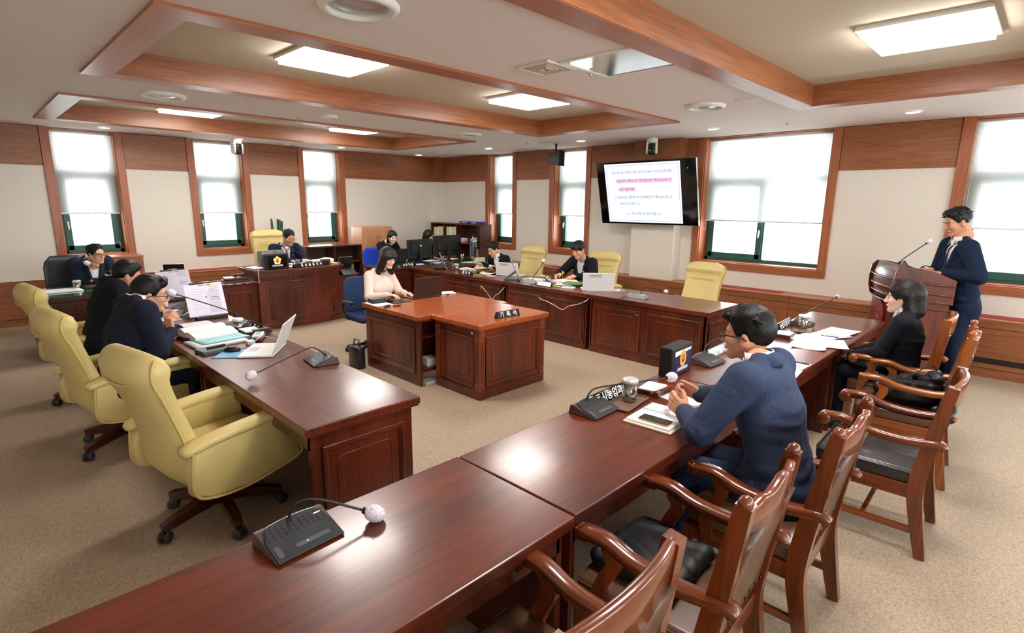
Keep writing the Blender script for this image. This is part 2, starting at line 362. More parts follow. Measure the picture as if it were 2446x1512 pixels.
# paneling / convector casings at the foot of the walls
b = MB(); b.box(XMIN, 2.36, 0, .10, 0, .012, 0, MA); b.box(XMIN, 2.36, .108, ZP, 0, .012, 0, MA); b.mi = 1; b.box(XMIN, 2.36, .10, .108, 0, .004, 0, MA); b.mi = 2; b.box(XMIN, 2.36, ZP, ZP + .012, 0, .02, .003, MA)
struct('baseboard_left', b, [M_['wall_wood_x'], M_['dark_gap'], M_['paper_warm']])
def convector(name, M, u0, u1, seams, grilles, mat, slots=()):
    b = MB(); cuts = [u0] + seams + [u1]
    for a, c in zip(cuts, cuts[1:]):
        b.mi = 0; b.box(a + .002, c - .002, 0, .1, 0, .35, 0, M); b.box(a + .002, c - .002, .106, .56, 0, .352, .002, M); b.box(a + .002, c - .002, .566, ZP - .02, 0, .352, .002, M)
        b.mi = 1; b.box(a, c, 0, ZP - .022, 0, .344, 0, M)
        b.mi = 3; b.box(a + .002, c - .002, ZP - .02, ZP, 0, .36, .004, M)
    for a, c in grilles:
        b.mi = 2; b.box(a, c, ZP, ZP + .004, .07, .30, 0, M); b.mi = 4; b.box(a + .02, c - .02, ZP + .0035, ZP + .006, .09, .28, 0, M)
        b.mi = 2; n = 6
        for i in range(n): v = .10 + i * .032; b.box(a + .02, c - .02, ZP + .004, ZP + .010, v, v + .014, 0, M)
    for a, c in slots:
        b.mi = 1; b.box(a, c, .16, .225, .34, .3535, 0, M)
    return struct(name, b, [mat, M_['dark_gap'], M_['red_grille'], M_['casing_x'] if M is MA else M_['casing_y'], M_['emblem_red']])
convector('baseboard_convector_left', MA, 2.36, 8.08, [3.95, 5.6, 7.0], [(2.62, 3.50), (6.2, 6.8)], M_['wall_wood_x'])
convector('baseboard_convector_right', MBm, -10.52, -5.15, [-9.1, -7.6, -6.2], [(-8.9, -8.2), (-6.9, -6.3)], M_['wall_wood_y'])
b = MB(); b.box(-5.15, -4.34, 0, ZP - .02, .24, .352, .002, MBm); b.box(-5.15, -4.34, ZP - .02, ZP, .24, .36, .004, MBm); struct('baseboard_pillar', b, M_['wall_wood_y'])
convector('baseboard_convector_front', MBm, -4.34, 3.2, [-2.473, -.95, 1.1], [(-3.72, -2.62), (-.55, .9)], M_['wall_wood_y'], [(-.72, 1.0)])
# windows: casing, reveal, sill board, green frames, panes
def window(idx, M, u0, u1, panes):
    t = sthing('window_%d' % idx); a, c = u0 + CAS, u1 - CAS; z0 = ZO + CAS; ga = 'x' if M is MA else 'y'
    b = MB(); b.box(u0, a, ZO, HC, 0, .028, .003, M); b.box(c, u1, ZO, HC, 0, .028, .003, M); b.build('casing', M_['casing_z'], t)
    b = MB(); b.box(u0 + .001, u1 - .001, ZO, z0, 0, .029, .003, M); b.mi = 1
    for s, uu in ((1, u0), (-1, u1)): b.tube([M @ Vector((uu, ZO, .0285)), M @ Vector((uu + s * CAS, z0, .0285))], .0015, 4)
    b.build('casing_sill', [M_['casing_' + ga], M_['dark_gap']], t)
    b = MB(); b.box(a - .01, a + .012, z0, HC, -.30, .0, 0, M); b.box(c - .012, c + .01, z0, HC, -.30, .0, 0, M); b.box(a, c, z0 - .01, z0 + .012, -.30, .0, 0, M); b.box(a, c, HC - .012, HC, -.30, 0, 0, M); b.build('reveal', M_['casing_z'], t)
    a += .012; c -= .012; z0 += .012; d0, d1 = -.30, -.235
    b = MB(); fr = .05; b.box(a, c, z0, z0 + fr, d0, d1, .003, M); b.box(a, c, HC - fr, HC, d0, d1, .003, M); b.box(a, a + fr, z0, HC, d0, d1, .003, M); b.box(c - fr, c, z0, HC, d0, d1, .003, M)
    zt = 2.27; b.box(a, c, zt - .035, zt + .035, d0, d1, .003, M)
    for s0, s1, sash in panes:
        p0, p1 = a + fr + (c - a - 2 * fr) * s0, a + fr + (c - a - 2 * fr) * s1
        if s1 < 1: b.box(p1 - .03, p1 + .03, z0 + fr, zt, d0, d1, .003, M)
        if sash:
            w = .075; e0, e1 = d0 + .01, d1 + .018
            b.box(p0, p1, z0 + fr * .7, z0 + fr + w, e0, e1, .004, M); b.box(p0, p1, zt - .03 - w, zt - .02, e0, e1, .004, M); b.box(p0 - .01, p0 + w, z0 + fr, zt - .03, e0, e1, .004, M); b.box(p1 - w, p1 + .01, z0 + fr, zt - .03, e0, e1, .004, M)
    b.build('window_frame', M_['window_green'], t)
    b = MB(); b.box(a + .02, c - .02, z0 + .02, HC - .02, -.276, -.270, 0, M); b.build('pane', M_['window_glass'], t)
    for s0, s1, sash in panes:
        if not sash: continue
        p0, p1 = a + fr + (c - a - 2 * fr) * s0, a + fr + (c - a - 2 * fr) * s1; hx = p0 + .035 if sash == 'L' else p1 - .035
        b = MB(); b.box(hx - .014, hx + .014, 1.44, 1.52, d1 + .018, d1 + .034, .005, M); b.box(hx - .01, hx + .01, 1.40, 1.5, d1 + .034, d1 + .054, .005, M); b.build('window_handle', M_['white_plastic'], t)
        hx = p1 - .004 if sash == 'L' else p0 + .004
        b = MB(); b.box(hx - .006, hx + .006, z0 + .09, z0 + .17, d1 + .018, d1 + .03, .002, M); b.build('window_hinge', M_['brass'], t)
    return t
for i, (a, c) in enumerate(WIN_A): window(i + 1, MA, a, c, [(0, 1, 'L')])
window(4, MBm, *WIN_B[0], [(0, 1, 'R')]); window(5, MBm, *WIN_B[1], [(0, 1, 'L')]); window(6, MBm, *WIN_B[2], [(0, .5, 'R'), (.5, 1, None)]); window(7, MBm, *WIN_B[3], [(0, .5, 'R'), (.5, 1, None)]); window(8, MBm, *WIN_B[4], [(0, 1, 'L')])
for i, (a, c) in enumerate(WIN_R_ADDED): window(9 + i, MR, a, c, [(0, .5, 'R'), (.5, 1, None)])  # the added rear windows, never in view
def blind(M, u0, u1, cord, label, wall_rot):
    """local frame: x along the wall"""
    o = M @ Vector(((u0 + u1) / 2, HC, -.15)); t = thing('roller_blind', label, 'window blind', o, wall_rot, 'sheer roller blinds in the windows')
    w = (u1 - u0) / 2 - CAS - .018; zb = 1.66 - HC
    b = MB(); b.quad((-w, 0, -.03), (w, 0, -.03), (w, 0, zb), (-w, 0, zb)); b.build('fabric', M_['blind_fabric'], t)
    b = MB(); b.box(-w, w, -.006, .006, zb - .022, zb, .004); b.build('bottom_bar', M_['white_metal'], t)
    b = MB(); b.cyl((0, 0), .022, -w, w, M=TR(0, .0, -.03, 0, PI / 2, 0), n=12); b.build('roller_tube', M_['white_metal'], t)
    x = w * cord + .006 * cord
    b = MB(); b.tube([(x, -.012, -.04), (x + .004, -.012, zb * .5), (x - .004, -.012, zb - .1), (x + .004, -.014, zb - .17), (x + .016, -.014, zb - .185), (x + .026, -.014, zb - .16), (x + .016, -.014, -.04)], .0022, 6); b.build('pull_cord', M_['warm_white_plastic'], t)
WL = ['sheer roller blind in the narrow window behind the seated official at the far left', 'sheer roller blind in the narrow window with the dome camera hanging before it', 'sheer roller blind in the narrow window right of the chairman',
      'sheer roller blind in the narrowest window beside the bookshelf corner', 'sheer roller blind in the narrow window left of the television', 'wide sheer roller blind in the broad window right of the television', 'wide sheer roller blind in the window cut by the right edge of the photo']
for i, (a, c) in enumerate(WIN_A): blind(MA, a, c, 1, WL[i], 0)
for i, (a, c) in enumerate(WIN_B[:4]): blind(MBm, a, c, -1 , WL[3 + i], -PI / 2)
# ceiling with three sunken trays
TR_ = [(.885, 6.54, 3.53, 5.90), (.885, 6.39, 7.195, 9.60), (.885, 6.53, -.21, 2.16)]
BW, TZ = .2, 3.088
b = MB(); ys = sorted([YMIN - .3, YA + TH] + [v for t in TR_ for v in (t[2] + BW, t[3] - BW)])
for y0, y1 in zip(ys, ys[1:]):
    hole = [t for t in TR_ if abs(t[2] + BW - y0) < 1e-6]
    if hole:
        t = hole[0]; b.box(XMIN - .3, t[0] + BW, y0, y1, HC, HC + .05); b.box(t[1] - BW, XB + TH, y0, y1, HC, HC + .05)
    else: b.box(XMIN - .3, XB + TH, y0, y1, HC, HC + .05)
struct('ceiling', b, M_['ceiling_white'])
for i, (x0, x1, y0, y1) in enumerate(TR_):
    a0, a1, c0, c1 = x0 + BW, x1 - BW, y0 + BW, y1 - BW; t = sthing('ceiling_tray_%d' % (i + 1))
    b = MB(); b.box(a0 - .05, a1 + .05, c0 - .05, c1 + .05, TZ, TZ + .04); b.build('tray_ceiling', M_['tray_ceiling'], t)
    b = MB(); b.box(a0, a1, c1 - .006, c1 + .03, HC - .018, TZ); b.box(a0, a1, c0 - .03, c0 + .006, HC - .018, TZ); b.build('tray_side', M_['wall_wood_x'], t)
    b = MB(); b.box(a0 - .03, a0 + .006, c0, c1, HC - .018, TZ); b.box(a1 - .006, a1 + .03, c0, c1, HC - .018, TZ); b.build('tray_end', M_['wall_wood_y'], t)
    b = MB(); z0, z1 = HC - .022, HC + .002
    b.prism([(x0, y1), (a0, c1), (a1, c1), (x1, y1)], z0, z1); b.prism([(x0, y0), (x1, y0), (a1, c0), (a0, c0)], z0, z1); b.build('tray_border', M_['casing_x'], t)
    b = MB(); b.prism([(x0, y0), (a0, c0), (a0, c1), (x0, y1)], z0, z1); b.prism([(x1, y0), (x1, y1), (a1, c1), (a1, c0)], z0, z1); b.build('tray_border', M_['casing_y'], t)
# neighbouring buildings glimpsed through the clear lower panes
def tower(x, y, w, d, h, rz, label):
    t = thing('office_building', label, 'building', (x, y, -9), rz, 'pale buildings outside the windows')
    b = MB(); b.box(-w / 2, w / 2, -d / 2, d / 2, 0, h); b.build('wall', M_['building_pale'], t)
    b = MB(); n = int(h / 3)
    for i in range(n):
        z = 1 + i * 3; b.box(-w / 2 - .05, w / 2 + .05, -d / 2 - .05, d / 2 + .05, z, z + 1.3)
    b.build('window_band', M_['building_window'], t)
tower(30, 14, 14, 20, 10.2, .1, 'pale low building outside the television wall')
tower(21, 40, 3.2, 6, 16, 0, 'slim pale tower block far outside the window right of the chairman')
# ------------------------------------------------------------------ ceiling fixtures
PL = ['square white ceiling light in the middle tray, nearer the camera', 'square white ceiling light in the middle tray, nearer the television', 'square white ceiling light in the rear tray over the chairman side, left one', 'square white ceiling light in the rear tray, right one', 'square white ceiling light in the front tray above the long desk', 'square white ceiling light in the front tray at the top right of the photo']
for (x, y), lb in zip(PANEL_SPOTS, PL):
    t = thing('ceiling_light', lb, 'ceiling light', (x, y, PANEL_Z), 0, 'square panel lights in the ceiling trays'); h = .335
    b = MB(); b.box(-h - .02, h + .02, -h - .02, h + .02, .03, TZ - PANEL_Z); b.box(-h - .03, h + .03, -h - .03, h + .03, .026, .045, .004)
    b.build('housing', M_['white_plastic'], t)
    b = MB(); b.box(-h, h, -h, h, -.008, .026, .004); b.build('diffuser', M_['panel_light'], t)
DL = ['over the far-left window', 'before the window with the dome camera', 'over the window beside the chairman', 'in the corner over the bookshelf', 'before the narrowest window', 'before the window left of the television', 'before the broad window', 'over the lectern']
for (x, y), lb in zip(DOWNLIGHTS, DL):
    t = thing('downlight', 'small round recessed downlight ' + lb, 'downlight', (x, y, HC), 0, 'round downlights along the walls')
    b = MB(); b.lathe([(.085, -.002), (.088, -.010), (.070, -.014), (.066, -.004), (.066, .001)]); b.build('trim_ring', M_['white_metal'], t)
    b = MB(); b.lathe([(0, -.006), (.066, -.006), (.066, .0), (0, .0)]); b.build('lamp', M_['down_light'], t)
for (x, y, r), lb in zip([(1.665, 2.81, .215), (5.707, 2.80, .2), (1.636, 6.554, .2), (3.40, 6.53, .1), (5.70, 6.564, .18), (2.25, 10.05, .16), (4.55, 10.2, .16)],
        ['at the top edge above the middle tray', 'right of the mirrored hatch', 'between the two trays at the left', 'between the trays, smallest', 'between the trays near the television wall', 'near the far-left windows', 'near the chairman windows']):
    t = thing('ceiling_diffuser', 'round swirled plastic air diffuser ' + lb, 'air diffuser', (x, y, HC), 0, 'round air diffusers')
    b = MB(); b.lathe([(r, 0), (r, -.012), (r * .93, -.03), (r * .80, -.034), (r * .74, -.012), (r * .74, 0)], n=40); b.build('rim', M_['white_plastic'], t)
    b = MB(); b.lathe([(0, -.028), (r * .34, -.026), (r * .52, -.016), (r * .66, -.006), (r * .66, -.002)], n=40); b.build('cone', M_['silver_plastic'], t)
for (x, y, r), lb in zip([(1.651, 6.946, .13), (5.689, 2.353, .13), (5.627, 6.90, .12)], ['behind the left diffuser', 'right of the front diffuser', 'behind the diffuser near the television wall']):
    b = MB(); b.lathe([(0, -.006), (r * .9, -.008), (r, -.004), (r, 0)], (0, 0), 36); o = b.build('ceiling_speaker', M_['ceiling_white']); o.location = (x, y, HC)
    props(o, 'flat round ceiling loudspeaker disc ' + lb, 'ceiling speaker', 'flat ceiling loudspeakers')
for (x, y, z), lb in zip([(3.187, 4.045, HC), (3.72, 2.815, HC), (7.2, 6.75, HC), (7.2, 9.3, HC), (3.2, 7.0, HC), (7.55, 2.6, HC), (4.6, 10.3, HC)], ['by the tray light', 'beside the mirrored hatch', 'by the hanging speaker', 'before the bookshelf corner', 'between the trays', 'before the broad window', 'before the chairman window']):
    if lb == 'by the tray light': z = TZ; x, y = 3.42, 4.34
    t = thing('sprinkler', 'tiny silver sprinkler head ' + lb, 'sprinkler', (x, y, z), 0, 'sprinkler heads')
    b = MB(); b.lathe([(.03, 0), (.03, -.004), (.012, -.008), (.008, -.03), (.018, -.034), (.018, -.038), (0, -.038)], n=16); b.build('head', M_['chrome'], t)
t = thing('access_hatch', 'mirror-like framed access hatch in the ceiling', 'ceiling hatch', (3.62, 2.47, HC))
b = MB(); frame_ring(b, -.32, .32, -.34, .34, .03, .010, Matrix.Rotation(PI, 4, 'X'), .003); b.build('hatch_frame', M_['white_plastic'], t)
b = MB(); b.box(-.3, .3, -.31, .31, -.004, -.001); b.build('mirror_panel', M_['chrome'], t)
t = thing('air_vent', 'small square beige air vent beside the ceiling hatch', 'air vent', (3.36, 2.98, HC))
b = MB(); frame_ring(b, -.17, .17, -.17, .17, .03, .014, Matrix.Rotation(PI, 4, 'X'), .003); b.build('vent_frame', M_['warm_white_plastic'], t)
b = MB()
for k in range(4): w = .135 - k * .03; frame_ring(b, -w, w, -w, w, .014, .010 + .003 * k, Matrix.Rotation(PI, 4, 'X'), .002)
b.build('louvre', M_['tray_ceiling'], t)
def ptz(loc, rz, label):
    t = thing('dome_camera', label, 'security camera', loc, rz, 'ceiling cameras')
    b = MB(); b.lathe([(0, 0), (.085, 0), (.09, -.02), (.088, -.06), (.07, -.075), (0, -.075)]); b.box(-.12, -.02, -.055, .055, -.085, 0, .012); b.build('mount', M_['white_plastic'], t)
    b = MB(); b.box(-.06, .06, -.088, -.05, -.24, -.06, .018); b.box(-.06, .06, .05, .088, -.24, -.06, .018); b.build('yoke', M_['white_plastic'], t)
    b = MB(); b.box(-.055, .07, -.05, .05, -.25, -.085, .02); b.build('camera_head', M_['black_plastic'], t)
    b = MB(); b.lathe([(0, .0), (.04, 0), (.043, .012), (.034, .016), (.03, .006), (0, .012)], M=TR(.066, 0, -.195, 0, PI / 2, 0)); b.build('lens', M_['black_gloss'], t)
ptz((3.62, 10.33, HC), rad(-78), 'white dome camera hanging before the second far window'); ptz((7.9, 4.72, HC), rad(205), 'white dome camera hanging above the television')
t = thing('wall_speaker', 'black box loudspeaker on a ceiling bracket left of the television', 'loudspeaker', (7.62, 6.46, HC), rad(-150))
b = MB(); b.tube([(0, 0, 0), (0, 0, -.16), (.02, 0, -.19)], [.02, .012, .012]); b.lathe([(0, 0), (.035, 0), (.035, -.006), (0, -.006)]); b.build('bracket', M_['black_plastic'], t)
b = MB(); b.prism([(-.12, -.10), (.12, -.14), (.12, .12), (-.12, .08)], -.08, .08, 'z', .008, TR(.05, .02, -.24, rad(90), 0, rad(60))); b.build('enclosure', M_['black_plastic'], t)
text('lettering', 'SENNHEISER', .022, M_['grey_plastic'], t, TR(.05, -.10, -.24, rad(90), 0, rad(-30)))
# television, tilted forward, and its page
_tl, _tr, _bl = Vector((7.65, 5.61, 2.545)), Vector((7.65, 3.845, 2.555)), Vector((7.90, 5.65, 1.56))
_X = (_tr - _tl); TW = _X.length; _X.normalize(); _U = (_tl - _bl); _U = (_U - _X * _U.dot(_X)); THt = _U.length; _U.normalize(); _N = _X.cross(_U)
_c = (_tl + _tr) / 2 - _U * THt / 2
t = thing('television', 'large wall television tilted forward, showing the agenda page', 'television'); t.matrix_world = basis(_c, _X, _U, _N)
b = MB(); b.box(-TW / 2, TW / 2, -THt / 2, THt / 2, -.035, -.002, .004); b.build('bezel', M_['black_gloss'], t)
b = MB(); b.box(-TW / 2 + .012, TW / 2 - .012, -THt / 2 + .02, THt / 2 - .012, -.004, 0); b.build('screen', M_['screen_black'], t)
b = MB(); b.box(TW / 2 - .001, TW / 2 + .004, -THt / 2, THt / 2, -.04, 0, .001); b.build('edge_strip', M_['brushed_steel'], t)
b = MB(); b.box(-.3, .3, -.2, .2, -.10, -.035); b.tube([(0, 0, -.05), (0, .08, -.36)], .03); b.build('wall_bracket', M_['black_plastic'], t)
px0, px1 = -TW / 2 + .16, TW / 2 - .25; pw = px1 - px0; pc = (px0 + px1) / 2; ph = THt / 2 - .03
b = MB(); b.box(px0, px1, -ph, ph, 0, .0015); b.build('page', M_['tv_page'], t)
b = MB(); 
for m, w in ((.03, .004),): 
    b.box(px0 + m, px1 - m, ph - m - w, ph - m, .0015, .002); b.box(px0 + m, px1 - m, -ph + m, -ph + m + w, .0015, .002); b.box(px0 + m, px0 + m + w, -ph + m, ph - m, .0015, .002); b.box(px1 - m - w, px1 - m, -ph + m, ph - m, .0015, .002)
b.build('page_border', M_['tv_blue'], t)
b = MB(); b.box(pc - .46, pc + .54, .165, .235, .0015, .0018); b.box(pc - .42, pc - .12, .03, .1, .0015, .0018); b.build('highlight', M_['tv_pink'], t)
def tl_(s, x, y, sz, m, al='LEFT'): text('lettering', s, sz, M_[m], t, Matrix.Translation((x, y, .0022)), al, .0002, .92)
tl_('- 제241회 울산광역시의회 임시회 제6차 산업건설위원회 -', pc, .335, .052, 'tv_blue', 'CENTER')
tl_('1. 2023년도 제3회 추가경정예산안 예비심사의 건', pc - .52, .2, .056, 'tv_purple'); tl_('- 농업기술센터', pc - .47, .065, .056, 'tv_purple'); tl_('소관', pc - .19, .065, .04, 'tv_purple')
tl_('2. 2023년도 제3회 추가경정예산안 예비심사의 건', pc - .52, -.065, .056, 'tv_cyan'); tl_('- 경제자유구역청', pc - .47, -.175, .052, 'tv_cyan'); tl_('소관', pc - .12, -.175, .04, 'tv_cyan')
tl_('☞ 계수조정 및 확정의결 ☜', pc, -.335, .056, 'tv_blue', 'CENTER')
b = MB(); b.box(TW / 2 - .135, TW / 2 - .128, .36, .374, 0, .002); b.build('cursor', M_['sign_white'], t)
# ------------------------------------------------------------------ desks
# panel planes in a desk's own frame (room-aligned): fy- faces -y, fx- faces -x ...
def PF(face, off):
    if face == '-y': return Matrix(((1, 0, 0, 0), (0, 0, -1, off), (0, 1, 0, 0), (0, 0, 0, 1)))
    if face == '+y': return Matrix(((-1, 0, 0, 0), (0, 0, 1, off), (0, 1, 0, 0), (0, 0, 0, 1)))
    if face == '-x': return Matrix(((0, 0, -1, off), (-1, 0, 0, 0), (0, 1, 0, 0), (0, 0, 0, 1)))
    return Matrix(((0, 0, 1, off), (1, 0, 0, 0), (0, 1, 0, 0), (0, 0, 0, 1)))
def desk(name, label, x0, x1, y0, y1, fronts, sides=(), grain='x', group=None, ztop=.75, over=.04, th=.045, wood_='desk', cat='desk', split=2, opening=None, lower=.0):
    """worktop with panelled fronts; fronts/sides: faces that carry closed panels; opening: the open (seat) face"""
    cx, cy = (x0 + x1) / 2, (y0 + y1) / 2; t = thing(name, label, cat, (cx, cy, 0), 0, group); a, b_ = (x1 - x0) / 2, (y1 - y0) / 2
    m = MB(); m.box(-a, a, -b_, b_, ztop - th, ztop, .006); m.box(-a + .008, a - .008, -b_ + .008, b_ - .008, ztop - th - .012, ztop - th + .002, .003); m.build('desktop', M_[wood_ + '_' + grain], t)
    o = over; zt = ztop - th - .01; ia, ib = a - o, b_ - o; wz = M_['desk_z'] if wood_ == 'desk' else M_[wood_ + '_z']
    for f in fronts:
        m = MB(); full = (-ia, ia) if f in ('+y', '-y') else (-ib, ib); off = {'-y': -ib, '+y': ib, '-x': -ia, '+x': ia}[f]; P = PF(f, off)
        m.box(full[0], full[1], 0, zt, -.03, 0, .002, P); n = split if (full[1] - full[0]) > .9 else 1; w = (full[1] - full[0]) / n
        for k in range(n): panel(m, full[0] + w * k + .045, full[0] + w * (k + 1) - .045, .12, zt - .07, P)
        m.box(full[0] - .002, full[1] + .002, 0, .07, 0, .006, .003, P); m.build('front_panel', wz, t)
    for f in sides:
        m = MB(); full = (-ia, ia) if f in ('+y', '-y') else (-ib, ib); off = {'-y': -ib, '+y': ib, '-x': -ia, '+x': ia}[f]; P = PF(f, off)
        m.box(full[0], full[1], 0, zt, -.03, 0.001, .002, P); panel(m, full[0] + .06, full[1] - .06, .12, zt - .08, P); m.build('side_panel', wz, t)
    return t
# left row: the committee sits on its -x side and faces +x (front panels face +x)
LG = 'mahogany desks of the left row'
def row_desk(name, label, x0, x1, y0, y1, front, grain, group, ends, ztop=.75):
    t = desk(name, label, x0, x1, y0, y1, [front], ends, grain, group, ztop); a, b_ = (x1 - x0) / 2 - .04, (y1 - y0) / 2 - .04
    for s in (-1, 1):
        m = MB(); face = {'+x': ('y', s), '-x': ('y', s), '+y': ('x', s), '-y': ('x', s)}[front]
        if face[0] == 'y':
            if ('+y' if s > 0 else '-y') in ends: continue
            m.box(-a, a, s * b_ - .015, s * b_ + .015, 0, .695)
            m.build('end_board', M_['desk_z'], t)
        else:
            if ('+x' if s > 0 else '-x') in ends: continue
            m.box(s * a - .015, s * a + .015, -b_, b_, 0, .695)
            m.build('end_board', M_['desk_z'], t)
    m = MB(); k = .12
    if front in ('+x', '-x'): xx = -a if front == '+x' else a; m.box(min(xx, xx + math.copysign(.02, -xx)), max(xx, xx + math.copysign(.02, -xx)), -b_, b_, .60, .695)
    else: yy = -b_ if front == '+y' else b_; m.box(-a, a, min(yy, yy + math.copysign(.02, -yy)), max(yy, yy + math.copysign(.02, -yy)), .60, .695)
    m.build('apron', M_['desk_z'], t); return t
row_desk('committee_desk', 'mahogany desk of the left row nearest the camera, its long edge beside the empty chair', 1.09, 1.80, 2.53, 4.345, '+x', 'y', LG, ['-y'])
row_desk('committee_desk', 'mahogany desk of the left row under the open books and laptop', 1.09, 1.80, 4.355, 6.07, '+x', 'y', LG, [])
row_desk('committee_desk', 'mahogany desk at the far end of the left row', 1.09, 1.80, 6.08, 7.25, '+x', 'y', LG, ['+y'])
RG = 'mahogany desks of the right row'
RX0, RX1 = 5.56, 6.33
row_desk('committee_desk', 'mahogany desk of the right row before the empty yellow chair', RX0, RX1, 2.50, 4.125, '-x', 'y', RG, ['-y'])
row_desk('committee_desk', 'mahogany desk of the right row under the green folder and white laptop', RX0, RX1, 4.135, 5.665, '-x', 'y', RG, [])
row_desk('committee_desk', 'mahogany desk of the right row where the man reads papers with both hands', RX0, RX1, 5.675, 7.20, '-x', 'y', RG, [])
row_desk('committee_desk', 'short mahogany desk joining the right row to the staff desk', RX0, RX1, 7.21, 8.04, '-x', 'y', RG, [])
# front row: the witnesses sit on its -y side and face +y
FG = 'mahogany desks of the front row'
row_desk('witness_desk', 'mahogany desk in the bottom foreground carrying the nearest microphone', -.36, 1.458, 1.095, 1.775, '+y', 'x', FG, [])
row_desk('witness_desk', 'mahogany desk under the smartphone and spiral notebook', 1.464, 3.25, 1.10, 1.77, '+y', 'x', FG, [])
row_desk('witness_desk', 'mahogany desk under the small emblem display', 3.256, 4.96, 1.10, 1.76, '+y', 'x', FG, [])
row_desk('witness_desk', 'mahogany desk beside the lectern with white papers spread on it', 4.966, 6.50, 1.08, 1.77, '+y', 'x', FG, ['+x'])
# recorder's desk: rear table and the higher-grade console before it
t = thing('recorder_desk', 'mahogany table in the middle of the room with the dark laptop on it', 'desk', (3.76, 4.95, 0))
m = MB(); m.box(-.64, .64, -.545, .545, .705, .75, .005); m.build('desktop', M_['desk_warm_x'], t)
m = MB(); P = PF('-x', -.60); m.box(-.52, .52, 0, .69, -.03, 0, .002, P); panel(m, -.44, .44, .12, .61, P); m.box(-.615, .615, -.54, .54, .685, .706); m.build('side_panel', M_['desk_z'], t)
m = MB(); P = PF('+x', .60); m.box(-.52, .52, 0, .69, -.03, 0, .002, P); panel(m, -.44, .44, .12, .61, P); m.build('side_panel', M_['desk_z'], t)
m = MB(); m.box(-.57, .57, -.50, -.30, .50, .52); m.box(-.57, .57, -.25, -.23, .12, .69); m.box(-.57, .57, -.5, -.2, .14, .17); m.build('shelf', M_['desk_z'], t)
t = thing('record_console', 'mahogany console with fluted corner posts under the black nameplate', 'desk', (3.79, 4.045, 0))
m = MB(); m.box(-.50, .50, -.375, .36, .71, .755, .007); m.box(-.485, .485, -.36, .34, .698, .712); m.build('desktop', M_['desk_warm_x'], t)
m = MB(); m.box(-.455, .455, -.33, .33, .0, .70)
for f, off, w in (('-y', -.33, .455), ('-x', -.455, .33), ('+x', .455, .33)):
    P = PF(f, off); panel(m, -w + .075, w - .075, .12, .62, P)
m.box(-.468, .468, -.343, .33, 0, .09, .004); m.build('carcass', M_['desk_z'], t)
for sx, sy in ((-1, -1), (1, -1), (-1, 1), (1, 1)):
    m = MB(); X, Y = sx * .43, sy * .305; m.box(X - .037, X + .037, Y - .037, Y + .037, .09, .70, .003)
    for k in range(5):
        u = -.022 + k * .011
        m.box(X + u - .0028, X + u + .0028, Y - .0405, Y + .0405, .17, .58, .002); m.box(X - .0405, X + .0405, Y + u - .0028, Y + u + .0028, .17, .58, .002)
    for zz in (.13, .645):
        for a in (-.016, .016):
            m.lathe([(.013, 0), (.013, .004), (.008, .005), (.008, .003), (0, .003)], n=14, M=PF('-y', Y - .037) @ TR(X + a, zz, 0)); m.lathe([(.013, 0), (.013, .004), (.008, .005), (.008, .003), (0, .003)], n=14, M=PF('-x', X - .037) @ TR(-(Y + a), zz, 0))
    m.build('corner_post', M_['desk_warm_z'], t)
m = MB(); m.lathe([(.017, 0), (.017, .004), (.011, .005), (.011, .001), (0, .001)], n=20, M=PF('-x', -.456) @ TR(.225, .655, 0)); m.build('lock', M_['chrome'], t)
m = MB(); m.box(3.30, 3.44, 4.50, 4.62, 0.17, .26, .004); props(m.build('paper_box', M_['paper']), 'small white box on the low shelf inside the recorder desk', 'box')
m = MB(); m.box(3.22, 3.46, 4.30 + .12, 4.56, 0.0, .03, .004); props(m.build('white_tray', M_['white_plastic']), 'flat white plastic tray on the floor in the gap of the recorder desk', 'tray')
m = MB(); m.box(2.99, 3.09, 5.38, 5.62, 0, .26, .03); m.tube([(3.04, 5.42, .25), (3.04, 5.44, .33), (3.04, 5.54, .33), (3.04, 5.56, .25)], .007); props(m.build('handbag', M_['black_leather']), 'black bag on the floor behind the recorder desk', 'bag')
# cable grommets of the right row, with their cables
for y, lb in ((3.40, 'under the unused desk microphone'), (4.98, 'under the microphone beside the steel mug'), (6.2, 'under the leftmost councillor desk')):
    m = MB(); m.lathe([(.014, 0), (.028, 0), (.03, .004), (.014, .004)], n=20, M=PF('-x', RX0 + .04) @ TR(-y, .60, 0)); props(m.build('cable_grommet', M_['kraft']), 'pale round cable grommet ' + lb, 'cable grommet', 'cable grommets on the right row')
def cable(pts, r, mat, label, group=None): m = MB(); m.tube(catmull(pts, 6), r * .72, 6); return props(m.build('cable', M_[mat]), label, 'cable', group)
cable([(5.70, 3.62, .77), (5.55, 3.62, .75), (5.53, 3.60, .64), (5.54, 3.53, .56), (5.56, 3.45, .57), (5.60, 3.40, .60)], .006, 'black_plastic', 'black cable from the unused microphone down into its grommet')
cable([(5.72, 5.10, .77), (5.55, 5.12, .75), (5.53, 5.10, .66), (5.55, 5.02, .61), (5.60, 4.98, .60)], .006, 'black_plastic', 'black cable from the microphone beside the steel mug into its grommet')
cable([(5.59, 4.98, .60), (5.545, 4.9, .58), (5.53, 4.8, .575), (5.53, 4.66, .54), (5.52, 4.5, .50), (5.53, 4.4, .56), (5.54, 4.26, .60), (5.55, 4.14, .66), (5.6, 4.12, .70)], .006, 'white_plastic', 'white cable sagging across the desk front below the white laptop')
cable([(5.59, 4.98, .59), (5.53, 4.88, .48), (5.52, 4.72, .42), (5.51, 4.52, .41), (5.52, 4.32, .46), (5.53, 4.16, .55), (5.58, 4.13, .60)], .005, 'black_plastic', 'black cable sagging lowest across the desk front')
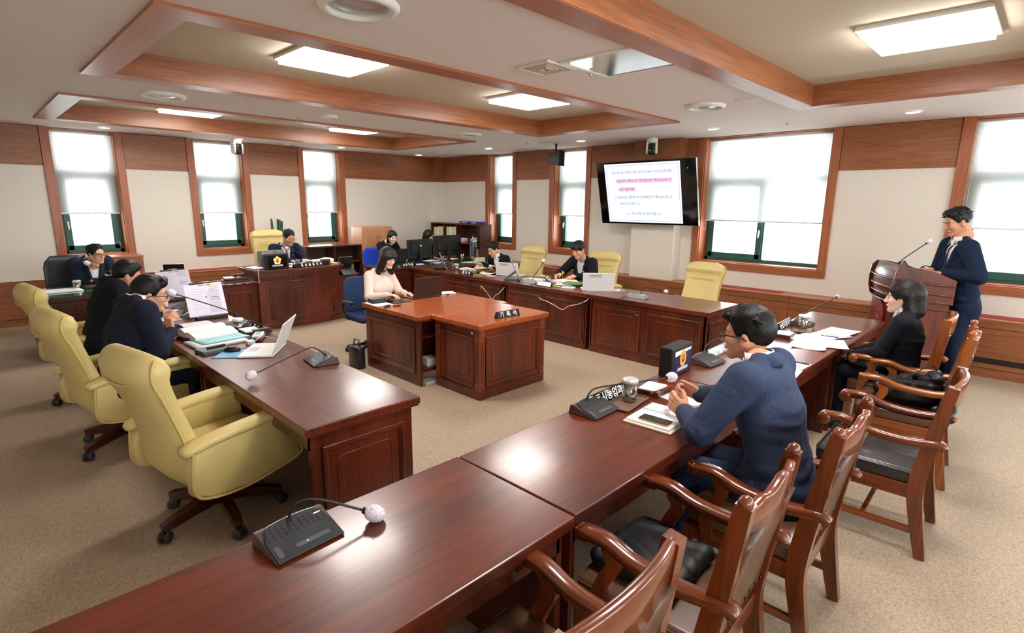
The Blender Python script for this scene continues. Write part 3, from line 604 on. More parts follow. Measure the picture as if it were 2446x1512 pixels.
cable([(5.72, 6.55, .77), (5.55, 6.5, .75), (5.53, 6.44, .64), (5.54, 6.3, .60), (5.60, 6.2, .60)], .006, 'black_plastic', 'black cable from the leftmost right-row microphone into its grommet')
cable([(5.59, 6.2, .60), (5.53, 6.1, .62), (5.53, 5.96, .52), (5.52, 5.86, .46), (5.53, 5.80, .53), (5.53, 5.72, .57), (5.6, 5.68, .66)], .006, 'white_plastic', 'white zigzag cable on the desk front left of the row')
cable([(5.59, 6.2, .59), (5.53, 6.04, .55), (5.52, 5.86, .54), (5.53, 5.74, .60), (5.6, 5.68, .64)], .005, 'black_plastic', 'short black cable beside the white zigzag cable')
# chairman's desk
t = thing('chairman_desk', 'tall mahogany desk with bowed front and fluted frieze in the centre back', 'desk', (3.62, 8.12, 0))
def bow(w, d0, sag, n=14): return [(-w + 2 * w * i / n, d0 - sag * (1 - (2 * i / n - 1) ** 2)) for i in range(n + 1)]
def slab(m, w, y0, sag, yb, z0, z1, bev=0): m.prism(bow(w, y0, sag) + [(w, yb), (-w, yb)], z0, z1, 'z', bev)
m = MB(); slab(m, .70, -.04, .10, .62, .855, .885, .004); slab(m, .685, -.025, .10, .62, .835, .857); m.build('desktop', M_['desk_x'], t)
m = MB(); slab(m, .655, 0, .10, .60, .79, .836, .003); slab(m, .665, -.01, .10, .60, .775, .79); slab(m, .66, -.005, .10, .60, .695, .705, .003); slab(m, .64, .012, .10, .60, 0, .78)
for i in range(60):
    f = (i + .5) / 60; x = -.62 + 1.24 * f; y = .012 - .10 * (1 - (x / .64) ** 2); m.box(x - .0055, x + .0055, y - .008, y + .01, .706, .774)
slab(m, .665, -.012, .10, .60, 0, .075, .004)
def bowbar(m, x0, x1, z, r): m.tube([(x, .012 - .10 * (1 - (x / .64) ** 2) - .002, z) for x in [x0 + (x1 - x0) * i / 12 for i in range(13)]], r, 8)
for dd, r in ((0, .010), (.03, .005)):
    bowbar(m, -.50 + dd, .50 - dd, .60 - dd, r); bowbar(m, -.50 + dd, .50 - dd, .15 + dd, r)
    for s in (-1, 1): x = s * (.50 - dd); y = .012 - .10 * (1 - (x / .64) ** 2) - .002; m.tube([(x, y, .15 + dd), (x, y, .60 - dd)], r, 8)
m.build('body', M_['desk_z'], t)
for sx, lo, hi in ((-1, -1.12, -.64), (1, .66, 1.03)):
    m = MB(); m.box(lo - .02, hi + .02, .05 + .06 * (sx > 0), .65, .67, .70, .005); m.build('wing_top', M_['desk_x'], t)
    m = MB(); m.box(lo, hi, .08 + .06 * (sx > 0), .62, 0, .672); P = PF('-y', .08 + .06 * (sx > 0)); panel(m, lo + .08, hi - .08, .13, .58, P, False); m.box(lo - .012, hi + .012, .068 + .06 * (sx > 0), .62, 0, .08, .004)
    if sx < 0: panel(m, -.56, -.14, .13, .58, PF('-x', lo), False)
    m.build('wing', M_['desk_z'], t)
# official's desk at the far left with a green glass top
t = thing('official_desk', 'brown drawer desk with green glass top at the far left', 'desk', (1.35, 8.58, 0))
m = MB(); m.box(-.86, .86, -.47, .47, .695, .742, .006); m.build('desktop', M_['dark_wood_x'], t)
m = MB(); m.box(-.85, .85, -.46, .46, .742, .75, .002); m.build('glass_top', M_['green_glass'], t)
m = MB(); m.box(-.82, .82, -.43, -.40, .1, .70)
for x0, x1 in ((-.80, -.28), (-.26, .26), (.28, .80)):
    for z0, z1 in ((.14, .32), (.34, .5), (.52, .66)): m.box(x0, x1, -.445, -.43, z0, z1, .004)
m.box(-.84, -.80, -.44, .44, 0, .70, .003); m.box(.80, .84, -.44, .44, 0, .70, .003); m.box(-.80, .80, -.44, -.42, 0, .13); panel(m, -.36, .36, .13, .60, PF('-x', -.84), False); m.build('body', M_['dark_wood_z'], t)
# staff desk behind the right row
t = thing('staff_desk', 'dark mahogany L-shaped staff desk with green glass top and monitors on it', 'desk', (6.1, 8.5, 0))
m = MB(); m.box(-.95, 1.35, -.44, .40, .70, .742, .006); m.box(.28, 1.35, -.80, -.43, .70, .742, .006); m.build('desktop', M_['desk_x'], t)
m = MB(); m.box(-.94, 1.34, -.43, .39, .742, .75, .002); m.box(.29, 1.34, -.79, -.43, .742, .75, .002); m.build('glass_top', M_['green_glass'], t)
m = MB(); P = PF('-y', -.40); m.box(-.92, .94, 0, .70, -.03, 0, .002, P)
for a, c in ((-.88, -.28), (-.24, .34), (.38, .90)): panel(m, a, c, .12, .60, P)
P = PF('-x', -.92); m.box(-.36, .40, 0, .70, -.03, 0, .002, P); panel(m, -.32, .34, .12, .60, P); m.box(1.29, 1.32, -.76, .38, 0, .70); m.box(-.94, .95, -.412, -.398, .615, .66, .003); m.build('front_panel', M_['desk_z'], t)
m = MB(); m.box(-.035, -.012, -.46, -.452, .665, .688, .002); m.build('socket', M_['white_plastic'], t); t.children[-1].location = (.05, 0.036, .0)
# lectern: turned towards the chairman
LW, LD = .71, .46
t = thing('lectern', 'tall dark mahogany lectern with curved banded front and red emblem plate', 'lectern', (6.64, 1.035, 0), rad(28))
# local frame: +y is its front, x across; origin at the near front corner of the base
m = MB()
def lsec(z, g=0): return [(0 - g, 0), (0 - g, -LD), (LW + g, -LD), (LW + g, 0)] + [(LW + g - (LW + 2 * g) * i / 10, .04 * math.sin(PI * i / 10) + g) for i in range(1, 10)]
m.prism(lsec(0), 0, .95, 'z'); m.prism(lsec(0, .012), 0, .07, 'z', .003); m.build('body', M_['desk_z'], t)
m = MB(); zf, zr = 1.30, 1.176
prof = [(-LD - .02, .93), (.03, .93), (.055, 1.03), (.06, 1.14), (.045, 1.25), (.0, zf), (-.08, zf - .003), (-.20, zf - .025), (-.30, 1.252), (-.34, 1.235), (-LD - .02, zr)]
m.prism(prof, -.02, .0, 'x', .004); m.prism(prof, LW, LW + .02, 'x', .004)
fr = [(LW * i / 12, .04 * math.sin(PI * i / 12)) for i in range(13)]
m.loft([[(x, y, .93) for x, y in fr] + [(x, y - .025, .93) for x, y in fr[::-1]], [(x, y + .03, 1.07) for x, y in fr] + [(x, y, 1.07) for x, y in fr[::-1]], [(x, y + .02, 1.2) for x, y in fr] + [(x, y - .02, 1.2) for x, y in fr[::-1]], [(x, y - .01, zf) for x, y in fr] + [(x, y - .06, zf) for x, y in fr[::-1]]])
m.build('hood', M_['desk_z'], t)
m = MB(); m.prism([(-LD - .03, 1.165), (-LD - .03, 1.145), (-.30, 1.205), (-.30, 1.225)], -.01, LW + .01, 'x', .003); m.build('reading_board', M_['desk_x'], t)
for z, g in ((1.165, .035), (1.07, .03), (.99, .02), (.92, .012)):
    m = MB(); m.tube([(0 - g, -LD, z - .05)] + [(0 - g, -.3, z - .035), (0 - g, -.06, z)] + [(x * (1 + 2 * g / LW) - g, y + g, z) for x, y in fr] + [(LW + g, -.06, z), (LW + g, -LD, z - .05)], .010, 8); m.build('band', M_['desk_x'], t)
ep = [(0, -.17), (.035, -.155), (.075, -.13), (.095, -.08), (.105, -.02), (.09, .05), (.07, .09), (.03, .13), (0, .16), (-.03, .13), (-.07, .09), (-.09, .05), (-.105, -.02), (-.095, -.08), (-.075, -.13), (-.035, -.155)]
m = MB(); m.prism([(LW * .40 + a, .76 + b2) for a, b2 in ep], .035, .056, 'y', .004); m.build('emblem', M_['emblem_red'], t)
m = MB()
for k in range(16): a, b2 = ep[k]; m.ellip((LW * .40 + a * .98, .053, .76 + b2 * .98), (.012, .006, .014), n=8, m=6)
m.lathe([(.045, 0), (.045, .006), (.036, .007), (.036, .003), (0, .003)], n=20, M=TR(LW * .40, .055, .76, -PI / 2, 0, 0)); m.build('emblem_relief', M_['emblem_red'], t)
# ------------------------------------------------------------------ cabinets by the walls
t = thing('wardrobe_cabinet', 'light oak cabinet with two upper doors and two lower doors in the back corner', 'cabinet', (6.10, 10.16, 0))
m = MB(); m.box(-.36, .36, -.22, .22, .05, 1.37, .004); m.box(-.35, .35, -.2, .2, 0, .05); m.build('body', M_['cabinet_oak'], t)
for s in (-1, 1):
    m = MB(); m.box(min(0, s * .35) + .004, max(0, s * .35) - .004, -.238, -.22, .56, 1.34, .002); d = m.build('door', M_['cabinet_oak'], t)
    m = MB(); m.ellip((s * .035, -.25, 1.17), (.012, .014, .012)); m.build('knob', M_['brass'], d)
    m = MB(); m.box(min(0, s * .35) + .004, max(0, s * .35) - .004, -.238, -.22, .07, .50, .002); m.build('door', M_['cabinet_oak'], t)
m = MB(); m.box(-.345, .345, -.236, -.22, .51, .55, .002); m.build('rail', M_['cabinet_oak'], t)
t = thing('low_shelf', 'low dark brown open shelf behind the chairman with glossy top', 'shelf', (5.15, 10.15, 0))
m = MB(); m.box(-.60, .58, -.20, .2, 1.0, 1.03, .003)
for x in (-.6, -.02, .56): m.box(x, x + .02, -.19, .2, 0, 1.0)
m.box(-.6, .58, .18, .2, 0, 1.0); m.box(-.6, .58, -.19, .2, .68, .70); m.box(-.6, .58, -.19, .2, .34, .36); m.build('carcass', M_['dark_wood_x'], t)
for x, w, mt in ((5.28, .05, 'kraft'), (5.34, .05, 'hl_yellow'), (5.40, .05, 'kraft'), (5.47, .05, 'paper_yellow'), (5.53, .04, 'kraft')):
    m = MB(); m.box(x, x + w, 10.02, 10.28, .362, .64, .003); props(m.build('binder', M_[mt]), 'yellowish binder standing low in the shelf behind the chairman', 'binder', 'binders in the low shelf')
t = thing('bookshelf', 'dark brown open bookshelf with binders in the back corner', 'bookshelf', (7.98, 9.60, 0), -PI / 2)
# local: x along the wall (towards -y of the room), y depth
m = MB(); m.box(-.80, .92, -.17, .17, 1.40, 1.425, .003)
for x in (-.80, -.33, .12, .90): m.box(x, x + .022, -.165, .17, 0, 1.40)
m.box(-.80, .92, .15, .17, 0, 1.4)
for z in (.98, .60, .24): m.box(-.80, .92, -.165, .17, z, z + .02)
m.build('carcass', M_['dark_wood_x'], t)
random.seed(4)
for (y0, n) in ((10.33, 7), (9.86, 7)):
    y = y0
    for k in range(n):
        w = random.choice([.045, .05, .055]); m = MB(); h = .30 + random.random() * .05; m.box(7.84, 8.06, y - w, y - .003, 1.001, 1.001 + h, .002); y -= w
        o = m.build('binder', M_[['paper', 'paper_warm', 'paper_edge', 'paper_yellow'][(k * 7 + n) % 4]]); props(o, 'pale upright document volume on the top shelf of the corner bookshelf', 'binder', 'document volumes in the bookshelf')
for y, w, z in ((9.0, .10, .622), (8.86, .08, .622)):
    m = MB(); m.box(7.83, 8.05, y - w, y, z, z + .26, .003); props(m.build('binder', M_['kraft']), 'kraft coloured file box on the lower bookshelf, ' + ('left one' if y > 8.9 else 'right one'), 'binder', 'kraft file boxes')
t = thing('spray_bottle', 'small clear bottle with blue cap on the bookshelf', 'bottle', (7.93, 9.03, 1.0))
m = MB(); m.lathe([(0, 0), (.03, 0), (.032, .01), (.032, .12), (.012, .15), (.012, .17), (0, .17)], n=18); m.build('bottle', M_['silver_plastic'], t)
m = MB(); m.lathe([(0, .165), (.014, .165), (.012, .2), (.006, .23), (0, .23)], n=14); m.build('cap', M_['ink_blue'], t)
t = thing('tissue_box', 'small white and pink carton on the bookshelf', 'carton', (7.92, 9.32, 1.0)); m = MB(); m.box(-.06, .06, -.07, .07, 0, .05, .004); m.build('base', M_['hl_pink'], t)
m = MB(); m.box(-.055, .055, -.065, .065, .05, .11, .006); m.build('lid', M_['paper'], t); m = MB(); m.ellip((-.057, 0, .085), (.004, .016, .016)); m.build('dot', M_['badge_red'], t)
for y, r, lb in ((9.28, .05, 'left'), (8.95, -.12, 'right')):
    t = thing('paper_ream', 'dark blue copy paper ream on the bookshelf top, ' + lb + ' one', 'paper ream', (7.98, y, 1.426), -PI / 2 + r, 'paper reams on the bookshelf')
    m = MB(); m.box(-.15, .15, -.105, .105, 0, .055, .004); m.build('wrapper', M_['box_navy'], t)
    m = MB(); m.box(-.12, .14, -.09, .09, .055, .058); m.build('top_sheet', M_['paper_warm'], t)
    text('lettering', 'Double A', .04, M_['pure_white'], t, basis((0, -.1062, .028), (-1, 0, 0), (0, 0, -1), (0, -1, 0)), sx=1.2)
t = thing('side_cabinet', 'low light brown cabinet under the far-left window behind the seated official', 'cabinet', (1.72, 10.5, 0))
m = MB(); m.box(-.32, .32, -.2, .2, .97, 1.0, .004); m.build('top', M_['casing_x'], t); m = MB(); m.box(-.31, .31, -.19, .2, 0, .97, .003); m.build('body', M_['wall_wood_z'], t)
m = MB(); m.box(-.29, -.005, -.205, -.19, .05, .9, .003); m.box(.005, .29, -.205, -.19, .05, .9, .003); m.build('door', M_['wall_wood_z'], t)
t = thing('potted_plant', 'upright sword-leaved plant behind the chairman chair', 'plant', (4.23, 10.42, .67))
m = MB(); m.lathe([(0, 0), (.09, 0), (.12, .22), (.11, .22), (.10, .19), (0, .19)], n=24); m.build('pot', M_['pot_white'], t)
for k, (dx, dy, h, tl) in enumerate([(-.07, 0, .86, -.03), (.03, .01, .86, .01), (.05, -.02, .84, .02), (.09, .02, .80, .05), (-.02, .02, .6, -.05), (0, -.02, .5, .02)]):
    m = MB(); pts = [(dx * .4, dy, .15), (dx, dy, .15 + h * .4), (dx + tl * .5, dy, .15 + h * .8), (dx + tl, dy, h)]; m.tube(catmull(pts, 4), [.018, .02, .022, .022, .024, .024, .024, .022, .02, .018, .012, .006, .002], 8, flat=.3, up=(0, 1, 0)); m.build('leaf', M_['leaf_green'], t)
m = MB(); m.box(-.035, .035, -.004, .004, -.055, .055, .003); o = m.build('wall_socket', M_['white_plastic']); o.location = (7.985, 1.34, .50); o.rotation_euler = (0, 0, PI / 2); props(o, 'white wall socket beside the lectern', 'socket')
# ------------------------------------------------------------------ chairs
def exec_chair(name, label, loc, rz, base_rot=0, group=None, back_h=1.10, dz=0):
    """yellow leather executive chair; local +x is forward"""
    t = thing(name, label, 'office chair', loc, rz, group); YL, YP = M_['yellow_leather'], M_['yellow_piping']; s = back_h - 1.10
    # backrest: rounded sections swept up a leaning, rolling spine
    sp = [(-.20, .36, .25, .05), (-.245, .44, .262, .062), (-.262, .55, .262, .062), (-.285, .66, .255, .056), (-.32, .78, .25, .054), (-.358, .90 + s * .5, .256, .058), (-.385, .98 + s, .27, .072), (-.385, 1.04 + s, .275, .082), (-.37, 1.09 + s, .262, .07), (-.35, 1.118 + s, .235, .035)]
    sp = [(p.x, p.y, q.x, q.y) for p, q in zip(catmull([(a, b, 0) for a, b, _, _ in sp], 4), catmull([(c, d, 0) for _, _, c, d in sp], 4))]
    rings = []
    for i, (x, z, w, th) in enumerate(sp):
        a, b = sp[max(i - 1, 0)], sp[min(i + 1, len(sp) - 1)]; d = Vector((b[0] - a[0], 0, b[1] - a[1])).normalized(); nrm = Vector((d.z, 0, -d.x))
        r = []
        for k in range(28):
            an = 2 * PI * k / 28; cu, cv = math.cos(an), math.sin(an); e = .45
            u = math.copysign(abs(cu) ** e, cu) * w; v = math.copysign(abs(cv) ** .7, cv) * th
            wing = .035 * (abs(u) / w) ** 3          # the sides wrap forward
            r.append(Vector((x, 0, z)) + nrm * (v + wing) + Vector((0, u, 0)))
        rings.append(r)
    m = MB(); m.loft(rings); bk = m.build('backrest', YL, t)
    for sd in (-1, 1):
        m = MB(); P = []
        for i, (x, z, w, th) in enumerate(sp[2:-3]):
            j = i + 2; a, b = sp[j - 1], sp[j + 1]; d = Vector((b[0] - a[0], 0, b[1] - a[1])).normalized(); nrm = Vector((d.z, 0, -d.x)); P.append(Vector((x, sd * (w * .985), z)) + nrm * (-th * .55 + .03))
        m.tube(P, .008, 6); m.build('piping', YP, bk)
    # a headrest roll seam across the rear top
    m = MB(); x, z, w, th = sp[24]; m.tube([(x - th - .004 + .05 * (abs(u) / .25) ** 3, u, z - .02 + .05 * (abs(u) / .25) ** 2) for u in [-.25 + .05 * i for i in range(11)]], .008, 6); m.build('piping', YP, bk)
    m = MB(); m.tube([(-.335 + th * .2 + .046, u, .93 + s) for u in [-.16 + .032 * i for i in range(11)]], .004, 6); m.build('seam', YP, bk)
    # seat
    m = MB(); m.box(-.24, .33, -.26, .26, .33, .405, .03, seg=3); m.box(-.25, .345, -.262, .262, .39, .50, .045, seg=4); m.build('seat', YL, t)
    for sd in (-1, 1):
        y0, y1 = sd * .262, sd * .345; m = MB()
        out = [(-.30, .36), (-.20, .315), (.0, .30), (.24, .335), (.335, .36), (.345, .42), (.335, .64), (-.27, .615), (-.31, .5)]
        m.prism(out, min(y0, y1), max(y0, y1), 'y', .018, seg=3, smooth=True); ar = m.build('armrest', YL, t)
        m = MB(); P = [(-.33, sd * .305, .60), (-.2, sd * .307, .628), (0, sd * .309, .645), (.2, sd * .31, .655), (.33, sd * .309, .652), (.365, sd * .307, .635)]; P = catmull(P, 4)
        R = [.03] + [.05] * 2 + [.055] * (len(P) - 6) + [.054, .047, .03]; m.tube(P, R, 16, flat=.62, up=(0, 0, 1)); m.build('arm_pad', YL, ar)
        m = MB(); yy = sd * .345; m.tube(catmull([(p[0], yy, p[1]) for p in [(-.285, .60), (-.30, .5), (-.295, .37), (-.20, .318), (.0, .304), (.24, .338), (.335, .366), (.345, .42), (.338, .62)]], 4), .008, 6); m.build('piping', YP, ar)
    # mechanism, column, five wooden arms with casters
    m = MB(); m.box(-.12, .14, -.09, .09, .27, .335, .01); m.tube([(.05, -.08, .295), (.07, -.24, .285), (.07, -.33, .275)], [.008, .008, .012]); m.build('tilt_mechanism', M_['black_plastic'], t)
    m = MB(); m.cyl((0, 0), .028, .16, .28); m.cyl((0, 0), .045, .10, .19); m.cyl((0, 0), .018, .26, .3); m.build('gas_column', M_['black_plastic'], t)
    for k in range(5):
        a = base_rot - rz + 2 * PI * k / 5; M = Matrix.Rotation(a, 4, 'Z')
        m = MB(); m.sweep([(.02, 0, .135), (.15, 0, .125), (.30, 0, .098), (.345, 0, .09)], [[(-.032, -.035), (.032, -.035), (.032, .03), (-.032, .03)], [(-.03, -.034), (.03, -.034), (.03, .03), (-.03, .03)], [(-.027, -.026), (.027, -.026), (.027, .024), (-.027, .024)], [(-.02, -.02), (.02, -.02), (.02, .018), (-.02, .018)]], smooth=False)
        lg = m.build('base_arm', M_['chair_base_wood'], t); lg.matrix_local = M
        m = MB(); m.cyl((.33, 0), .008, .05, .085); m.lathe([(0, -.012), (.030, -.012), (.032, 0), (.030, .012), (0, .012)], n=18, M=TR(.335, 0, .034, PI / 2, 0, .5)); m.build('caster_hood', M_['black_plastic'], lg)
        m = MB()
        for w in (-1, 1): m.lathe([(0, -.008), (.027, -.010), (.033, -.006), (.033, .006), (.027, .010), (0, .008)], n=20, M=TR(.335, 0, .033, PI / 2, 0, .5) @ TR(0, 0, w * .020))
        m.build('caster_wheel', M_['wheel_grey'], lg)
    return t
YG = 'yellow leather executive chairs'
exec_chair('executive_chair', 'empty yellow leather chair nearest the camera at the left desks', (.90, 3.36, 0), rad(12), rad(52), YG)
exec_chair('executive_chair', 'yellow leather chair of the man with glasses holding a red pen', (.74, 4.92, 0), rad(10), rad(64), YG)
exec_chair('executive_chair', 'yellow leather chair farthest back in the left row, beside the green glass desk', (.74, 6.42, 0), rad(8), rad(200), YG)
exec_chair('executive_chair', 'tall yellow leather chair of the chairman', (3.74, 9.30, .05), rad(-92), 0, YG, back_h=1.30)
exec_chair('executive_chair', 'yellow leather chair behind the man reading at the leftmost right-row desk', (6.86, 6.55, 0), rad(184), 0, YG)
exec_chair('executive_chair', 'yellow leather chair behind the man with bowl-cut hair', (6.90, 5.02, 0), rad(186), 0, YG)
exec_chair('executive_chair', 'empty yellow leather chair at the right row, its front towards the camera', (6.62, 3.27, 0), rad(176), 0, YG)
def task_chair(name, label, loc, rz, mat, mt, back=(.42, .45), top=.98):
    t = thing(name, label, 'office chair', loc, rz)
    m = MB(); w, h = back; rings = []
    for i in range(9):
        f = i / 8; z = top - h + h * f; ww = w / 2 * (1 - .25 * (2 * f - 1) ** 4 - .12 * abs(2 * f - 1) ** 8); x = -.24 - .05 * f
        rings.append([Vector((x + .035 * math.copysign(abs(math.sin(a)) ** .8, math.sin(a)) + .03 * abs(math.cos(a)) ** 3, ww * math.copysign(abs(math.cos(a)) ** .6, math.cos(a)), z)) for a in [2 * PI * k / 20 for k in range(20)]])
    m.loft(rings); m.build('backrest', M_[mat], t)
    m = MB(); m.box(-.22, .24, -.24, .24, .42, .5, .035, seg=4); m.build('seat', M_[mat], t)
    for s in (-1, 1):
        m = MB(); m.tube(catmull([(-.05, s * .25, .44), (-.08, s * .30, .56), (-.05, s * .30, .66), (.12, s * .30, .67), (.18, s * .29, .62)], 4), .014, 8); m.box(-.08, .16, s * .30 - .028, s * .30 + .028, .66, .69, .012); m.build('armrest', M_['black_plastic'], t)
    m = MB(); m.tube([(-.26, 0, .65), (-.24, 0, .5), (-.1, 0, .42)], .02, flat=.5, up=(1, 0, 0)); m.cyl((0, 0), .025, .1, .42); m.build('column', M_['black_plastic'], t)
    for k in range(5):
        a = 2 * PI * k / 5 + .3; m = MB(); m.tube([(0, 0, .11), (.28 * math.cos(a), .28 * math.sin(a), .07)], [.025, .016], 8); m.ellip((.28 * math.cos(a), .28 * math.sin(a), .03), (.03, .03, .03)); m.build('base_arm', M_['black_plastic'], t)
    return t
task_chair('task_chair', 'navy fabric chair of the recorder in the pale pink sweater', (3.52, 6.02, 0), rad(-90), 'navy_fabric', 0, top=.93)
task_chair('task_chair', 'bright blue fabric chair of the staff woman with bobbed hair', (5.72, 9.32, 0), rad(-95), 'blue_fabric', 0, top=.98)
task_chair('task_chair', 'chair of the second staff woman hidden behind the monitors', (6.55, 9.22, 0), rad(-95), 'black_leather', 0, top=.9)
task_chair('task_chair', 'black leather chair of the official at the far left', (1.02, 9.45, 0), rad(-82), 'black_leather', 0, (.50, .62), 1.10)
def arm_chair(label, loc, rz, leather='brown_leather', style=0, h=.98, plain_back=False, wmat='armchair_wood'):
    """carved wooden armchair; local +x forward"""
    t = thing('wooden_armchair', label, 'armchair', loc, rz, 'carved wooden armchairs of the front row'); W = .245; z, zx = M_[wmat + '_z'], M_[wmat + '_y']; gx = M_[wmat + '_x']
    for s in (-1, 1):      # rear legs run up into the back posts
        P = [(-.30, 0), (-.262, .18), (-.232, .36), (-.238, .5), (-.275, .75), (-.315, h)]; P = catmull([(a, s * W, b) for a, b in P], 5); n = len(P)
        sec = [[(-.024, -.024 - .014 * math.sin(PI * i / n)), (.024, -.024 - .014 * math.sin(PI * i / n)), (.024, .022 + .014 * math.sin(PI * i / n)), (-.024, .022 + .014 * math.sin(PI * i / n))] for i in range(n)]
        m = MB(); m.sweep(P, sec, up=(1, 0, 0), smooth=False)
        if style == 0: m.ellip((P[-1].x, s * W, h + .002), (.024, .026, .026))
        elif style == 2: m.lathe([(.02, h - .01), (.024, h), (.016, h + .012), (.024, h + .03), (.018, h + .045), (0, h + .05)], (P[-1].x, s * W), 14)
        bmesh.ops.bevel(m.b, geom=[e for e in m.b.edges if e.calc_length() > .0 and abs((e.verts[0].co - e.verts[1].co).normalized().z) > .8], offset=.006, segments=2, affect='EDGES') if False else None
        m.build('leg', z, t)
    for s in (-1, 1):
        m = MB(); m.sweep([(.245, s * W, 0), (.235, s * W, .2), (.235, s * W, .40)], [[(-.02, -.02), (.02, -.02), (.02, .02), (-.02, .02)], [(-.024, -.024), (.024, -.024), (.024, .024), (-.024, .024)], [(-.026, -.026), (.026, -.026), (.026, .026), (-.026, .026)]], up=(1, 0, 0), smooth=False); m.build('leg', z, t)
    m = MB(); m.box(-.24, .24, -W - .015, -W + .015, .33, .41, .004); m.box(-.24, .24, W - .015, W + .015, .33, .41, .004); m.box(.215, .245, -W, W, .33, .41, .004); m.box(-.25, -.22, -W, W, .33, .41, .004); m.build('seat_frame', gx, t)
    m = MB()
    for s in (-1, 1): m.box(-.27, .235, s * W - .011, s * W + .011, .13, .165, .003)
    m.box(-.02, .005, -W, W, .135, .16, .003); m.build('stretcher', gx, t)
    m = MB(); m.box(-.23, .265, -W - .012, W + .012, .405, .49, .024, seg=3); st = m.build('seat', M_[leather], t)
    m = MB(); m.tube([(a + .0175, b, .476) for a, b in rrect(.497, 2 * W + .026, .03)], .004, 5, closed=True); m.build('piping', M_[leather], st)
    # upholstered back between the posts
    m = MB(); rings = []
    for i in range(9):
        f = i / 8; zz = .47 + f * (h - .13 - .47); x = -.238 - .085 * f ** 1.3; rings.append([Vector((x + .022, u, zz)) for u in (-W + .02, -W * .5, 0, W * .5, W - .02)] + [Vector((x - .018 - .0 * abs(u), u, zz)) for u in (W - .02, W * .5, 0, -W * .5, -W + .02)])
        for k in (1, 2, 3): rings[-1][k].x += .018
    m.loft(rings); m.build('backrest', M_[leather], t)
    # carved crest rail
    m = MB(); x0 = -.318; pts = []
    n = 20
    for i in range(n + 1):
        u = -W + 2 * W * i / n; f = abs(u) / W
        if style == 1: dz = .012 * (1 - f ** 2)
        else: dz = [.0, .006, .0][0] + .028 * math.exp(-(u / .07) ** 2) + .012 * math.exp(-((f - .62) / .12) ** 2) - .018 * f ** 3
        pts.append((u, dz))
    rings = []
    for u, dz in pts:
        f = abs(u) / W; cx = x0 - .035 * (1 - f ** 2) + .01; top = h + dz - (.0 if style == 1 else .01); bot = h - .135 + .03 * f
        rings.append([Vector((cx + .020, u, bot)), Vector((cx + .014, u, top - .006)), Vector((cx + .006, u, top)), Vector((cx - .012, u, top)), Vector((cx - .018, u, top - .006)), Vector((cx - .008, u, bot))])
    m.loft(rings); m.build('crest_rail', zx, t)
    if style != 1:
        m = MB()
        for i in range(9): u = -W + .03 + (2 * W - .06) * i / 8; m.ellip((-.262 - .0, u, .49), (.004, .006, .006), n=8, m=6)
        m.build('nail_row', M_['black_plastic'], t)
    for s in (-1, 1):      # arms on curved supports
        yy = s * (W + .012); m = MB(); P = catmull([(-.325, yy, .655), (-.29, yy, .672), (-.15, yy, .655), (.02, yy, .665), (.14, yy, .70), (.24, yy, .69 if style == 1 else .695)], 5); n = len(P)
        sec = [[(-.025 - .006 * i / n, -.020), (.025 + .006 * i / n, -.020), (.027 + .008 * i / n, .006), (.019 + .008 * i / n, .018), (-.019 - .008 * i / n, .018), (-.027 - .008 * i / n, .006)] for i in range(n)]
        m.sweep(P, sec); 
        if style == 1: m.lathe([(0, -.034), (.034, -.034), (.036, -.03), (.036, .03), (.034, .034), (.024, .035), (.024, .030), (.012, .030), (.012, .036), (0, .036)], n=20, M=TR(.238, yy, .676, PI / 2, 0, 0))
        else:
            m.box(.20, .262, yy - .03, yy + .03, .665, .712, .008)
            for q in (-.008, .008): m.tube([(.212, yy + s * .030, .69 + q), (.25, yy + s * .030, .69 + q)], .002, 4)
        ar = m.build('armrest', gx, t)
        m = MB(); P = catmull([(.13, yy, .36), (.165, yy, .44), (.135, yy, .54), (.10, yy, .62), (.13, yy, .675)], 5); m.sweep(P, [(-.016, -.026), (.016, -.026), (.016, .026), (-.016, .026)], up=(1, 0, 0), smooth=False); m.build('arm_support', z, ar)
    return t
HP = rad(90)
arm_chair('wooden armchair cut by the bottom edge of the photo, left of the bagged one', (.97, .90, 0), HP + .03, style=1, h=1.02)
arm_chair('wooden armchair with a black bag lying on its brown seat', (1.75, .85, 0), HP + .05, style=0, h=1.02)
arm_chair('wooden armchair of the seated man in the blue suit jacket', (2.52, .79, 0), HP + .02, 'brown_leather', 0, h=1.02)
arm_chair('empty wooden armchair with dark leather seat and scrolled arms', (3.69, .56, 0), HP + .03, 'dark_leather', 1, h=.985)
arm_chair('wooden armchair with brown seat and a black tote slumped on it', (4.70, .60, 0), HP + .07, 'brown_leather', 2, h=1.06, wmat='armchair_oak')
arm_chair('wooden armchair of the seated woman in navy, partly behind her', (5.27, .78, 0), HP + .04, 'brown_leather', 1, h=1.07, wmat='armchair_oak')
